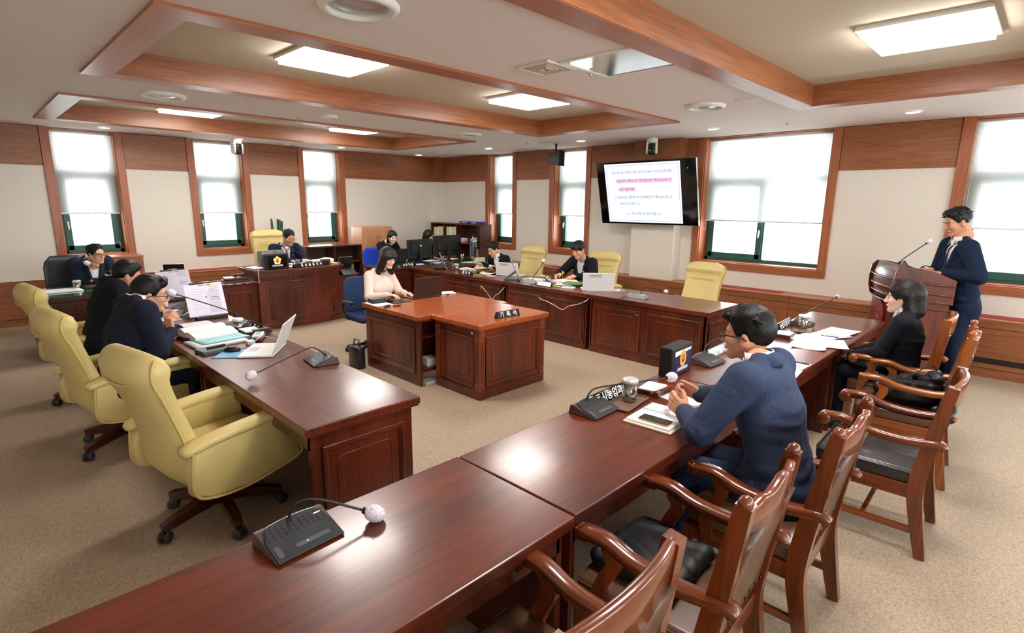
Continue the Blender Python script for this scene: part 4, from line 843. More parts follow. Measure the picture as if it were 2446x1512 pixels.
# ------------------------------------------------------------------ figures: smooth solids meshed on a grid
def V3(*a): return np.array(a, float)
def _n(v): v = np.asarray(v, float); return v / max(np.linalg.norm(v), 1e-9)
class Cap:      # tapered capsule, optionally elliptical across (side = wide direction)
    def __init__(s, a, b, r1, r2=None, side=None, f1=1.0, f2=None, k=.02):
        s.a = np.array(a, float); s.b = np.array(b, float); s.r1 = r1; s.r2 = r1 if r2 is None else r2; s.f1 = f1; s.f2 = f1 if f2 is None else f2; s.k = k
        s.side = side; m = max(s.r1, s.r2) * max(s.f1, s.f2, 1); s.lo = np.minimum(s.a, s.b) - m; s.hi = np.maximum(s.a, s.b) + m
    def d(s, P):
        ab = s.b - s.a; L2 = max(ab @ ab, 1e-12); q = P - s.a; t = np.clip((q @ ab) / L2, 0, 1); r = s.r1 + (s.r2 - s.r1) * t; e = q - t[..., None] * ab
        if s.side is None: return np.sqrt((e * e).sum(-1)) - r
        f = s.f1 + (s.f2 - s.f1) * t; u = np.asarray(s.side, float); u = _n(u - ab * (u @ ab) / L2) if L2 > 1e-9 else _n(u); w = e @ u; e2 = (e * e).sum(-1) - w * w * (1 - 1 / (f * f)); return np.sqrt(np.maximum(e2, 0)) - r
class Ell:
    def __init__(s, c, r, R=None, k=.02):
        s.c = np.array(c, float); s.r = np.array(r, float); s.R = np.eye(3) if R is None else np.array(R, float); s.k = k; m = s.r.max(); s.lo = s.c - m; s.hi = s.c + m
    def d(s, P):
        q = (P - s.c) @ s.R; k0 = np.sqrt(((q / s.r) ** 2).sum(-1)); k1 = np.sqrt(((q / s.r ** 2) ** 2).sum(-1)); return k0 * (k0 - 1) / np.maximum(k1, 1e-9)
def smin(a, b, k):
    if k <= 1e-6: return np.minimum(a, b)
    h = np.clip(.5 + .5 * (b - a) / k, 0, 1); return b + (a - b) * h - k * h * (1 - h)
def field_at(prims, P):
    F = None
    for p in prims: F = p.d(P) if F is None else smin(F, p.d(P), p.k)
    return F
def nets(F, lo, h):
    S = F < 0; nx, ny, nz = F.shape; c = np.zeros((nx - 1, ny - 1, nz - 1), np.int8)
    cor = [(i, j, k) for i in (0, 1) for j in (0, 1) for k in (0, 1)]
    for i, j, k in cor: c += S[i:nx - 1 + i, j:ny - 1 + j, k:nz - 1 + k]
    act = (c > 0) & (c < 8); idx = np.argwhere(act); n = len(idx)
    if n == 0: return np.zeros((0, 3)), np.zeros((0, 4), int)
    num = -np.ones(act.shape, np.int64); num[tuple(idx.T)] = np.arange(n); acc = np.zeros((n, 3)); cnt = np.zeros(n)
    for a in cor:
        for ax in range(3):
            if a[ax]: continue
            b = list(a); b[ax] = 1; A = idx + a; B = idx + b; fa = F[tuple(A.T)]; fb = F[tuple(B.T)]; m = (fa < 0) != (fb < 0); t = np.zeros(n); t[m] = fa[m] / (fa[m] - fb[m])
            p = A.astype(float); p[:, ax] += t; acc[m] += p[m]; cnt[m] += 1
    V = acc / cnt[:, None] * h + lo; Q = []
    for ax in range(3):
        o1, o2 = [(1, 2), (2, 0), (0, 1)][ax]; sl = [slice(1, -1)] * 3; sl[ax] = slice(0, -1); sl2 = [slice(1, -1)] * 3; sl2[ax] = slice(1, None)
        s0, s1 = S[tuple(sl)], S[tuple(sl2)]; ch = np.argwhere(s0 != s1); off = np.ones(3, int); off[ax] = 0; g = ch + off; inside = s0[tuple(ch.T)]
        e1 = np.zeros(3, int); e1[o1] = 1; e2 = np.zeros(3, int); e2[o2] = 1
        q = np.stack([num[tuple((g - e1 - e2).T)], num[tuple((g - e2).T)], num[tuple(g.T)], num[tuple((g - e1).T)]], 1); q[~inside] = q[~inside][:, ::-1]; Q.append(q)
    return V, np.concatenate(Q)
def solid(prims, h, cuts=(), post=None, pad=.02):
    lo = np.min([p.lo for p in prims], 0) - pad; hi = np.max([p.hi for p in prims], 0) + pad; n = np.ceil((hi - lo) / h).astype(int) + 1
    ax = [lo[i] + h * np.arange(n[i]) for i in range(3)]; F = np.full(tuple(n), 9.0, np.float32)
    def blk(p, m):
        i0 = np.maximum(((p.lo - m - lo) / h).astype(int), 0); i1 = np.minimum(((p.hi + m - lo) / h).astype(int) + 2, n); s = tuple(slice(a, b) for a, b in zip(i0, i1))
        return s, np.stack(np.meshgrid(ax[0][s[0]], ax[1][s[1]], ax[2][s[2]], indexing='ij'), -1)
    for p in prims:
        s, P = blk(p, p.k + 2.5 * h)
        if P.size: F[s] = smin(F[s], p.d(P), p.k)
    for p in cuts:      # smooth subtraction
        s, P = blk(p, p.k + 2.5 * h)
        if P.size: F[s] = -smin(-F[s], p.d(P), p.k)
    if post is not None:
        P = np.stack(np.meshgrid(*ax, indexing='ij'), -1); F = post(P, F)
    F[0] = F[-1] = 9; F[:, 0] = F[:, -1] = 9; F[:, :, 0] = F[:, :, -1] = 9
    return nets(F, lo, h)
def np_mesh(name, parts, mats, parent, tint=None, smooth=True):
    """parts: list of (V, Q) merged in one mesh"""
    off = 0; Vs, Qs = [], []
    for V, Q in parts: Vs.append(V); Qs.append(Q + off); off += len(V)
    V = np.concatenate(Vs); Q = np.concatenate(Qs); me = bpy.data.meshes.new(name)
    me.vertices.add(len(V)); me.vertices.foreach_set('co', V.astype(np.float32).ravel()); me.loops.add(Q.size); me.loops.foreach_set('vertex_index', Q.astype(np.int32).ravel())
    me.polygons.add(len(Q)); me.polygons.foreach_set('loop_start', np.arange(0, Q.size, 4, dtype=np.int32)); me.polygons.foreach_set('use_smooth', np.full(len(Q), smooth))
    me.update(calc_edges=True); me.validate()
    if tint is not None:
        at = me.color_attributes.new('tint', 'FLOAT_COLOR', 'POINT'); at.data.foreach_set('color', np.concatenate([tint, np.ones((len(tint), 1))], 1).astype(np.float32).ravel())
    return link(name, me, mats, parent)
def skin_mat(name, rgb):
    m, nt, p, N, L = _new(name); a = N.new('ShaderNodeAttribute'); a.attribute_name = 'tint'; mx = N.new('ShaderNodeMix'); mx.data_type = 'RGBA'; mx.blend_type = 'MULTIPLY'; mx.inputs[0].default_value = 1
    mx.inputs[6].default_value = s2l(rgb); L.new(a.outputs['Color'], mx.inputs[7]); L.new(mx.outputs[2], p.inputs['Base Color']); p.inputs['Roughness'].default_value = .5
    p.inputs['Subsurface Weight'].default_value = .12; p.inputs['Subsurface Radius'].default_value = (.012, .005, .003); p.inputs['Subsurface Scale'].default_value = 1
    n = N.new('ShaderNodeTexNoise'); n.inputs['Scale'].default_value = 260; b = N.new('ShaderNodeBump'); b.inputs['Strength'].default_value = .08; b.inputs['Distance'].default_value = .002; tc = N.new('ShaderNodeTexCoord'); L.new(tc.outputs['Object'], n.inputs['Vector']); L.new(n.outputs['Fac'], b.inputs['Height']); L.new(b.outputs[0], p.inputs['Normal'])
skin_mat('skin_tan', (206, 150, 118)); skin_mat('skin_mid', (222, 168, 138)); skin_mat('skin_fair', (240, 200, 178))
def hair_mat(name, rgb, rough=.42):
    m, nt, p, N, L = _new(name); p.inputs['Base Color'].default_value = s2l(rgb); p.inputs['Roughness'].default_value = rough; p.inputs['Specular IOR Level'].default_value = .32
    tc = N.new('ShaderNodeTexCoord'); mp = N.new('ShaderNodeMapping'); mp.inputs['Scale'].default_value = (60, 260, 40); n = N.new('ShaderNodeTexNoise'); n.inputs['Scale'].default_value = 1; n.inputs['Detail'].default_value = 3
    L.new(tc.outputs['Object'], mp.inputs['Vector']); L.new(mp.outputs[0], n.inputs['Vector']); b = N.new('ShaderNodeBump'); b.inputs['Strength'].default_value = .9; b.inputs['Distance'].default_value = .004; L.new(n.outputs['Fac'], b.inputs['Height']); L.new(b.outputs[0], p.inputs['Normal'])
hair_mat('hair_black', (10, 9, 10)); hair_mat('hair_soft_black', (22, 18, 18), .45); hair_mat('hair_brown', (40, 27, 23), .42)
def cloth(name, rgb, rough=.85, wr=.5, ws=9, noise=.06, weave=420):
    m, nt, p, N, L = _new(name); p.inputs['Roughness'].default_value = rough; p.inputs['Specular IOR Level'].default_value = .25; tc = N.new('ShaderNodeTexCoord'); col = s2l(rgb)
    n = N.new('ShaderNodeTexNoise'); n.inputs['Scale'].default_value = ws; n.inputs['Detail'].default_value = 3; n.inputs['Distortion'].default_value = 1.2; L.new(tc.outputs['Object'], n.inputs['Vector'])
    w = N.new('ShaderNodeTexNoise'); w.inputs['Scale'].default_value = weave; L.new(tc.outputs['Object'], w.inputs['Vector']); r = N.new('ShaderNodeValToRGB'); a, b_ = r.color_ramp.elements; a.position = .3; b_.position = .7
    a.color = tuple(c * (1 - noise * 3) for c in col[:3]) + (1,); b_.color = tuple(min(1, c * (1 + noise * 3)) for c in col[:3]) + (1,); L.new(w.outputs['Fac'], r.inputs[0]); L.new(r.outputs[0], p.inputs['Base Color'])
    b = N.new('ShaderNodeBump'); b.inputs['Strength'].default_value = wr; b.inputs['Distance'].default_value = .02; L.new(n.outputs['Fac'], b.inputs['Height']); b2 = N.new('ShaderNodeBump'); b2.inputs['Strength'].default_value = .2; b2.inputs['Distance'].default_value = .002; L.new(w.outputs['Fac'], b2.inputs['Height']); L.new(b.outputs[0], b2.inputs['Normal']); L.new(b2.outputs[0], p.inputs['Normal'])
cloth('suit_navy', (22, 28, 46)); cloth('suit_blue', (50, 61, 88), noise=.1); cloth('suit_bright_navy', (18, 33, 58)); cloth('suit_black_navy', (14, 16, 26)); cloth('suit_slate', (30, 38, 56))
cloth('shirt_white', (232, 234, 240), .75, .2); cloth('shirt_blue', (196, 208, 230), .75, .2); cloth('knit_pink', (240, 214, 200), .9, .35, 40, .05, 90); cloth('top_black', (14, 14, 17)); cloth('tie_navy', (26, 32, 62), .6, .1, 9, .3, 160)
def m_check():
    m, nt, p, N, L = _new('tie_check'); tc = N.new('ShaderNodeTexCoord'); mp = N.new('ShaderNodeMapping'); mp.inputs['Rotation'].default_value = (rad(45), 0, 0); L.new(tc.outputs['Object'], mp.inputs['Vector'])
    c = N.new('ShaderNodeTexChecker'); c.inputs['Scale'].default_value = 42; c.inputs['Color1'].default_value = s2l((52, 50, 110)); c.inputs['Color2'].default_value = s2l((222, 130, 150)); L.new(mp.outputs[0], c.inputs['Vector']); L.new(c.outputs[0], p.inputs['Base Color']); p.inputs['Roughness'].default_value = .6
m_check()
plain('eye_dark', (24, 18, 16), .2); plain('brow', (30, 25, 24), .8); plain('shoe_black', (16, 16, 18), .35, coat=.3)
def head_prims(f=0.0, jaw=1.0):
    """head frame: x forward, y left, z up, eyes at z=0"""
    p = [Ell((-.012, 0, .032), (.098, .078, .088), k=.01), Ell((.032, 0, -.03), (.062, .060 * jaw, .078), k=.03)]
    for s in (-1, 1):
        p += [Cap((-.01, s * .052 * jaw, -.045), (.062, s * .018, -.098), .024, .018, k=.025), Ell((.062, s * .040, -.026), (.026, .022, .024), k=.02), Cap((.084, s * .012, .021), (.074, s * .046, .024), .010, .009, k=.012)]
    p += [Ell((.074, 0, -.1), (.02, .022, .017), k=.02), Cap((.094, 0, .008), (.110, 0, -.030), .0075, .0115, k=.010), Ell((.104, 0, -.036), (.012, .017, .008), k=.008),
          Cap((.088, -.018, -.064), (.088, .018, -.064), .0085, k=.006), Ell((.0975, 0, -.0605), (.006, .019, .005), k=.004), Ell((.0965, 0, -.0695), (.0065, .015, .0055), k=.003)]
    for s in (-1, 1):
        p += [Ell((.076, s * .031, .0), (.014, .017, .013), k=.006)]
        p += [Ell((-.006, s * .079, -.012), (.019, .008, .031), R=Matrix.Rotation(s * .35, 3, 'Z') @ Matrix.Rotation(-.2, 3, 'Y'), k=.008)]
    p += [Cap((-.025, 0, -.04), (-.045, 0, -.15), .054 - f * .008, .056 - f * .008, k=.03)]
    cuts = [Ell((.103, s * .033, .004), (.017, .019, .012), k=.012) for s in (-1, 1)] + [Ell((.004, s * .088, -.008), (.010, .006, .017), k=.006) for s in (-1, 1)] + [Cap((.103, -.016, -.0648), (.103, .016, -.0648), .0018, k=.004)]
    return p, cuts
HEADS = {}
def head_mesh(f, jaw, h=.0042):
    key = (f, jaw, h)
    if key not in HEADS:
        p, c = head_prims(f, jaw); V, Q = solid(p, h, c); T = np.ones((len(V), 3))
        def blob(c0, r, col, w=1.0):
            d = np.sqrt((((V - c0) / r) ** 2).sum(1)); a = np.clip(1.35 - d, 0, 1)[:, None] * w; T[:] = T * (1 - a) + np.array(col) * a
        blob((.099, 0, -.065), (.016, .024, .0095), (.86, .50, .50) if f else (.80, .58, .54), .9 if f else .6)
        for s in (-1, 1): blob((.075, s * .045, -.03), (.03, .025, .022), (1.0, .84, .80), .5); blob((0, s * .085, -.012), (.03, .02, .035), (1.02, .80, .76), .5); blob((.09, s * .031, .0), (.02, .022, .013), (.80, .68, .64), .4)
        blob((.112, 0, -.035), (.018, .02, .015), (1.0, .84, .80), .5)
        HEADS[key] = (V, Q, T)
    return HEADS[key]
def hair_solid(style, h=.0048):
    C = dict(k=.012); cut = []
    sh = [Ell((-.016, 0, .036), (.1045, .0845, .0955), k=.01)]
    cut = [Ell((.107, 0, -.030), (.098, .100, .110), k=.008), Cap((.012, -.2, -.080), (.012, .2, -.080), .074, k=.01), Cap((-.10, -.2, -.138), (-.10, .2, -.138), .082, k=.01)] + [Ell((-.002, s * .092, -.012), (.026, .022, .036), k=.008) for s in (-1, 1)]
    amp, fr = .0013, 1.7
    if style == 'short': sh += [Ell((.005, 0, .082), (.088, .074, .052), k=.02), Cap((.066, -.035, .098), (.070, .035, .100), .018, k=.02)]
    elif style == 'swept': sh += [Ell((.0, .0, .080), (.090, .077, .052), k=.02), Cap((.075, -.045, .098), (.082, .03, .108), .024, k=.02), Cap((.085, .03, .10), (.098, .055, .075), .014, k=.015)]
    elif style == 'full': sh += [Ell((-.004, 0, .085), (.098, .084, .062), k=.02), Cap((.078, -.045, .092), (.088, .045, .092), .020, k=.02), Ell((-.07, 0, .03), (.05, .07, .07), k=.02)]; amp = .0016
    elif style == 'bowl': sh += [Ell((.0, 0, .07), (.106, .092, .066), k=.02), Cap((.082, -.05, .058), (.092, .05, .058), .022, k=.02), Cap((.03, -.082, .04), (.03, .082, .04), .02, k=.02)] ; cut[0] = Ell((.115, 0, -.055), (.08, .10, .094), k=.006)
    elif style == 'receding': sh += [Ell((-.01, 0, .078), (.086, .074, .05), k=.02)]; cut[0] = Ell((.118, 0, -.02), (.088, .080, .112), k=.008)
    elif style == 'bob':
        sh += [Ell((-.02, 0, .05), (.108, .092, .086), k=.02), Cap((-.065, 0, .02), (-.07, 0, -.09), .068, .06, k=.03)]
        for s in (-1, 1): sh += [Cap((-.02, s * .07, .02), (-.028, s * .070, -.105), .034, .032, k=.03), Cap((.03, s * .07, .05), (.022, s * .078, .0), .018, .012, k=.02)]
        cut = [Ell((.116, 0, -.036), (.088, .084, .098), k=.008), Ell((.022, .09, -.02), (.026, .026, .034), k=.01), Ell((.022, -.09, -.02), (.026, .026, .034), k=.01)]
    elif style == 'bobcurl':
        sh += [Ell((-.02, 0, .05), (.114, .098, .092), k=.02), Cap((-.075, 0, .02), (-.085, 0, -.095), .072, .066, k=.03)]
        for s in (-1, 1): sh += [Cap((-.03, s * .07, .02), (-.05, s * .066, -.105), .038, .036, k=.03), Ell((-.02, s * .07, -.12), (.03, .022, .022), k=.02), Cap((.045, s * .065, .06), (.03, s * .080, .0), .02, .012, k=.02)]
        cut = [Ell((.118, 0, -.036), (.088, .084, .098), k=.008), Ell((.022, .092, -.03), (.032, .03, .04), k=.01), Ell((.022, -.092, -.03), (.032, .03, .04), k=.01)]; amp = .002
    elif style == 'long':
        sh += [Ell((-.015, 0, .05), (.114, .098, .092), k=.02), Cap((-.06, 0, .02), (-.085, 0, -.20), .074, .066, k=.03), Cap((.085, -.04, .052), (.09, .045, .050), .021, k=.02)]
        for s in (-1, 1): sh += [Cap((.015, s * .078, .03), (-.02, s * .104, -.225), .038, .044, k=.03), Cap((.055, s * .066, .05), (.035, s * .092, -.15), .024, .028, k=.025)]
        cut = [Ell((.125, 0, -.052), (.078, .066, .088), k=.006), Cap((.055, 0, -.12), (.06, 0, -.30), .064, k=.01)]; amp = .0016
    elif style == 'longback':
        sh += [Ell((-.02, 0, .05), (.110, .094, .09), k=.02), Cap((-.06, 0, .02), (-.10, 0, -.28), .075, .06, k=.03)]
        for s in (-1, 1): sh += [Cap((-.0, s * .072, .02), (-.05, s * .08, -.24), .03, .035, k=.03)]
        cut = [Ell((.118, 0, -.036), (.088, .082, .098), k=.008)]
    if style in ('short', 'swept', 'full', 'receding'):
        rng = np.random.RandomState(len(style) * 7); n = 46 if style == 'full' else 30
        for i in range(n):
            a, b = rng.uniform(-1.5, 1.5), rng.uniform(.15, 1.35); u = V3(math.cos(b) * math.cos(a * 1.9), math.cos(b) * math.sin(a * 1.9), math.sin(b)); c = V3(-.012, 0, .045) + u * V3(.100, .084, .088); tg = _n(V3(.6, rng.uniform(-.5, .5), rng.uniform(-.1, .3)) + u * rng.uniform(.1, .4)); tg = tg * (1 if c[0] > -.05 else -1)
            sh.append(Cap(c - tg * .01, c + tg * rng.uniform(.016, .03), .011, .0025, k=.012))
    def post(P, F):
        x, y, z = P[..., 0], P[..., 1], P[..., 2]; a = np.arctan2(y, z + .02)
        return F + amp * (np.sin(a * 34 * fr + 9 * np.sin(x * 30)) * .6 + np.sin(a * 61 + x * 55) * .4) * np.clip((F + .03) / .03, 0, 1)
    return solid(sh, h, cut, post)
HAIRS = {}
def hair_mesh(style):
    if style not in HAIRS: HAIRS[style] = hair_solid(style)
    return HAIRS[style]
def hand_solid(w, d, n, left, curls, spread=.06, s=1.0, h=.0036, thumb=(.5, .25)):
    """w wrist, d towards fingers, n palm normal; curls per finger (rad per joint)"""
    d = _n(d); n = _n(np.asarray(n) - d * (np.asarray(n) @ d)); t = np.cross(n, d) * (1 if left else -1)   # t points to the thumb side
    P = lambda a, b, c: np.asarray(w) + s * (a * d + b * t + c * n)
    pr = [Cap(P(-.05, 0, 0), P(.01, 0, 0), .024 * s, .025 * s, side=t, f1=1.2, f2=1.25, k=.01)]
    for b in (-.027, -.009, .010, .028): pr.append(Cap(P(.02, b * .8, 0), P(.088 - abs(b - .005) * .25, b, -.002), .0155 * s, .0115 * s, k=.010))
    pr.append(Ell(P(.035, .022, .010), (.030 * s, .017 * s, .015 * s), R=np.stack([d, t, n], 1), k=.01))
    L = [(.028, .046, .027, .020), (.010, .050, .031, .022), (-.009, .046, .028, .021), (-.027, .036, .021, .018)]
    for i, (b, l1, l2, l3) in enumerate(L):
        cu = curls[i]; a0 = cu[0]; dr = _n(d * math.cos(a0) + n * math.sin(a0) + t * (b * spread * 20 - .0)); q = P(.086 - abs(b - .005) * .25, b, -.002); ang = a0
        for j, (l, r1, r2) in enumerate(((l1, .0098, .009), (l2, .009, .0082), (l3, .0082, .0068))):
            if j: ang += cu[j]; dr = _n(d * math.cos(ang) + n * math.sin(ang) + t * (b * spread * 20 * .6))
            q2 = q + dr * l * s * .92; pr.append(Cap(q, q2, r1 * s, r2 * s, k=.004 if j else .007)); q = q2
    a, b = thumb; q = P(.018, .028, .008); dr = _n(d * .72 + t * a + n * b); q2 = q + dr * .040 * s; pr.append(Cap(q, q2, .0145 * s, .0115 * s, k=.01)); dr2 = _n(dr + n * b * .5 + d * .35 - t * .12); q3 = q2 + dr2 * .032 * s; pr.append(Cap(q2, q3, .0108 * s, .0098 * s, k=.004)); q4 = q3 + _n(dr2 + d * .2) * .022 * s; pr.append(Cap(q3, q4, .0098 * s, .008 * s, k=.004))
    V, Q = solid(pr, h, pad=.01); return V, Q
REST = [(.35, .35, .25), (.40, .40, .25), (.45, .42, .25), (.5, .45, .3)]
FLAT = [(.10, .12, .08), (.08, .12, .08), (.10, .14, .1), (.14, .16, .1)]
GRIP = [(.9, 1.1, .7), (1.0, 1.15, .7), (1.1, 1.15, .7), (1.15, 1.15, .7)]
PINCH = [(.75, .7, .4), (.85, .75, .5), (1.0, .9, .6), (1.1, 1.0, .6)]
def ik(a, b, l1, l2, pole):
    a, b = np.asarray(a, float), np.asarray(b, float); v = b - a; L = min(np.linalg.norm(v), (l1 + l2) * .999); u = _n(v); x = (l1 * l1 - l2 * l2 + L * L) / (2 * L); y = math.sqrt(max(l1 * l1 - x * x, 0)); p = np.asarray(pole, float); p = _n(p - u * (p @ u)); return a + u * x + p * y, a + u * L
def rotm(yaw=0, pitch=0, roll=0):
    """pitch>0 nods down (forward = local +x)"""
    return np.array(Euler((roll, pitch, yaw), 'XYZ').to_matrix())
def person(label, loc, rz, hip=(0, 0, .57), lean=(.1, 0, 0), head=None, look=(0, 0, 0), wr=None, wl=None, hr=None, hl=None, poleR=(-.3, -.6, -.9), poleL=(-.3, .6, -.9), top='suit_navy', shirt='shirt_white', tie=None, skin='skin_mid', hair='short', hcol='hair_black', female=False,
           stand=False, knees=None, feet=None, glasses=None, size=1.0, trousers=None, jacket=True, badge=False, grp=None, blazer_open=True, heads=1.0, watch=None, neckline=.0):
    """local frame: +x the way the figure faces; wr/wl wrists, hr/hl (direction, palm normal, curls)"""
    t = thing('person', label, 'person', loc, rz, grp); S = size; f = 1 if female else 0; g = .90 if female else 1.0
    hip = np.array(hip, float); R = rotm(lean[2], lean[0], lean[1]); T = lambda x, y, z: hip + R @ np.array([x, y, z]) * S
    side = R[:, 1]; fw = R[:, 0]; up = R[:, 2]
    shz = .50 if not female else .46; sw = .178 * g
    nb = T(-.003, 0, shz + .058)
    if head is None: head = nb + (up * .5 + np.array([.0, 0, 1]) * .5) * .155 * S + fw * .035 * S
    head = np.array(head, float); Rh = rotm(look[0], look[1], look[2]); hs = heads * S * (.96 if f else 1.0)
    # --- arms
    sho = {-1: T(0, -sw, shz), 1: T(0, sw, shz)}; l1, l2 = .285 * S * (.94 if f else 1), .265 * S * (.94 if f else 1); W = {-1: wr, 1: wl}; PO = {-1: poleR, 1: poleL}; elb = {}; wri = {}
    for s in (-1, 1):
        if W[s] is None: W[s] = (.30, s * .14, .79)
        e, w = ik(sho[s], W[s], l1, l2, PO[s]); elb[s] = e; wri[s] = w
    # --- legs
    hj = {s: hip + np.array([.0, s * .085 * g * S, -.02]) for s in (-1, 1)}
    if stand: kn = {s: np.array([hip[0] + .03, s * .095, .50 * S]) for s in (-1, 1)}; an = {s: np.array([hip[0] - .02, s * .10, .08]) for s in (-1, 1)}
    else: kn = {s: np.array([hip[0] + .42 * S, s * .11, .535]) for s in (-1, 1)}; an = {s: np.array([hip[0] + .40 * S, s * .11, .085]) for s in (-1, 1)}
    if knees: kn = {-1: np.array(knees[0], float), 1: np.array(knees[1], float)}
    if feet: an = {-1: np.array(feet[0], float), 1: np.array(feet[1], float)}
    def torso(o, hem=True):
        k = .035
        p = [Cap(T(-.01, 0, -.06), T(0, 0, .10), .120 * S + o, .116 * S + o, side=side, f1=1.42 * g, f2=1.42 * g, k=k), Cap(T(0, 0, .10), T(-.005, 0, .32), .115 * S + o, .126 * S + o, side=side, f1=1.42 * g, f2=1.42 * g, k=k),
             Cap(T(-.005, 0, .32), T(-.012, 0, shz - .07), .124 * S + o, .108 * S + o, side=side, f1=1.42 * g, f2=1.5 * g, k=k), Cap(T(-.012, -sw * .66, shz - .03), T(-.012, sw * .66, shz - .03), .070 * S + o, k=k)]
        for s in (-1, 1): p.append(Cap(T(-.018, s * .125, shz + .002), T(-.018, s * .032, shz + .055), .044 * S + o, .047 * S + o, k=.03))
        if f:
            for s in (-1, 1): p.append(Ell(T(.070, s * .060, .27), (.052 * S + o, .058 * S + o, .06 * S + o), k=.06))
        return p
    def arms(o, stop=0.0, k=.022):
        p = []
        for s in (-1, 1):
            u = _n(wri[s] - elb[s]); w2 = wri[s] - u * stop
            p += [Ell(sho[s] + up * .006 * S - side * s * .008, ((.064 - f * .014) * S + o,) * 3, k=.04), Cap(sho[s], elb[s], (.076 - f * .016) * S + o, (.060 - f * .012) * S + o, k=k), Cap(elb[s], w2, (.059 - f * .012) * S + o, (.041 - f * .007) * S + o, k=.018)]
        return p
    # --- body: one mesh (head, neck, trunk, limbs, hands)
    hV, hQ, hT = head_mesh(f, .94 if f else 1.0); HV = (hV * hs) @ Rh.T + head; parts = [(HV, hQ)]; tints = [hT]
    bp = torso(-.022) + arms(-.016) + [Cap(nb, head + Rh @ np.array([-.04, 0, -.10]) * hs, .052 * S, .050 * S, k=.02)]
    for s in (-1, 1): bp += [Cap(hj[s], kn[s], .072 * S, .052 * S, k=.03), Cap(kn[s], an[s], .05 * S, .034 * S, k=.02), Cap(an[s], an[s] + np.array([.12, 0, -.045]), .03, .025, k=.01)]
    V, Q = solid(bp, .012); parts.append((V, Q)); tints.append(np.ones((len(V), 3)))
    HD = {-1: hr, 1: hl}
    for s in (-1, 1):
        if HD[s] == 'none': continue
        dd, nn, cu = HD[s] if HD[s] else (_n(wri[s] - elb[s]) * .6 + np.array([0, -s * .4, -.1]), (0, 0, -1), REST)
        V, Q = hand_solid(wri[s], dd, nn, s > 0, cu, s=S * (.9 if f else 1.0)); parts.append((V, Q)); tints.append(np.ones((len(V), 3)) * np.array([1.0, .93, .9]))
    np_mesh('body', parts, M_[skin], t, np.concatenate(tints))
    V, Q = hair_mesh(hair); np_mesh('hair', [((V * hs) @ Rh.T + head, Q)], M_[hcol], t)
    HM = Matrix(np.block([[Rh * hs, head.reshape(3, 1)], [np.zeros((1, 3)), np.ones((1, 1))]]).tolist())
    for s in (-1, 1):
        m = MB(); m.tube(catmull([(.0975, s * .013, .021), (.098, s * .026, .0262), (.089, s * .041, .0255), (.078, s * .050, .019)], 3), [.0028] * 4 + [.0032] * 3 + [.0026, .002, .0012][:3], 6, HM, flat=.8); m.build('eyebrow', M_['brow'], t)
        m = MB(); m.tube([(.0868, s * .0175, -.0035), (.0912, s * .026, -.0015), (.0905, s * .035, -.001), (.084, s * .0455, -.0035)], [.0012, .0026, .0026, .0012], 6, HM, flat=.8); m.build('eye', M_['eye_dark'], t)
    if glasses:
        m = MB(); G = M_[glasses]
        for s in (-1, 1):
            rim = [(.110 - abs(a) * .25, s * .034 + a, b - .004) for a, b in rrect(.044, .028, .011)]; m.tube(rim, .0016, 6, HM, closed=True)
            m.tube([(.105, s * .056, .004), (.09, s * .076, .004), (.0, s * .088, .0), (-.02, s * .086, -.012)], .0034, 6, HM)
        m.tube([(.112, -.013, .0), (.115, 0, .003), (.112, .013, .0)], .0015, 6, HM); gl = m.build('glasses', G, t)
        m = MB()
        for s in (-1, 1): m.prism([(s * .034 + a, b - .004) for a, b in rrect(.042, .026, .010)], .1068, .1074, 'x', 0, HM)
        m.build('lens', M_['lens_glass'], gl)
    # --- clothes
    rng = np.random.RandomState(int(abs(loc[0] * 97 + loc[1] * 31)) % 1000); ph = rng.rand(6) * 6
    def wrinkle(P, F):
        w = np.zeros(F.shape, np.float32)
        for s in (-1, 1):
            for c, r in ((elb[s], .11), (sho[s] + np.array([.03, 0, -.06]), .10)):
                q = P - c; dist = np.sqrt((q * q).sum(-1)); u = _n(wri[s] - sho[s]); w += np.clip(1 - dist / r, 0, 1) * np.sin((q @ u) * 150 + ph[0] + 3 * np.sin(q[..., 1] * 40 + ph[1]))
        q = P - hip; hz = q @ up; w += .75 * np.clip(1 - np.abs(hz - .30) / .15, 0, 1) * np.clip(.3 - (q @ fw) * 6, 0, 1) * np.sin(hz * 95 + 4 * np.sin((q @ side) * 11 + ph[4]) + ph[5]) * np.clip(.5 + np.sin((q @ side) * 14 + hz * 20), 0, 1)
        w += .6 * np.clip(1 - np.abs((q @ up) - .06) / .16, 0, 1) * np.sin((q @ up) * 75 + 2.5 * np.sin(q @ side * 18 + ph[2]) + ph[3])
        return F + .006 * w
    def vcut(P, F):
        F = wrinkle(P, F)
        for s in (-1, 1):
            n = _n(side * s + up * .30); q = P - (sho[s] - side * s * .030); F = F + .0042 * np.exp(-((q @ n) / .008) ** 2) * np.clip(1.6 - np.sqrt((q * q).sum(-1)) / .085, 0, 1)
        q = P - hip; F = F + .0030 * np.exp(-((q @ side) / .007) ** 2) * np.clip(-(q @ fw) * 30, 0, 1); q = (P - hip) @ R / S; x, y, z = q[..., 0], q[..., 1], q[..., 2]; z0 = .13; w = .078 * (z - z0) / (shz + .06 - z0); hem = np.minimum(.012, 1)
        c = np.maximum(np.abs(y) - w, -x - .0); c = np.maximum(c, z0 - z); c2 = np.maximum(np.abs(y) - .045 * np.clip((-z - .02) / .1, 0, 1), z + .02); c2 = np.maximum(c2, -x)
        return np.maximum(F, -np.minimum(c, c2))
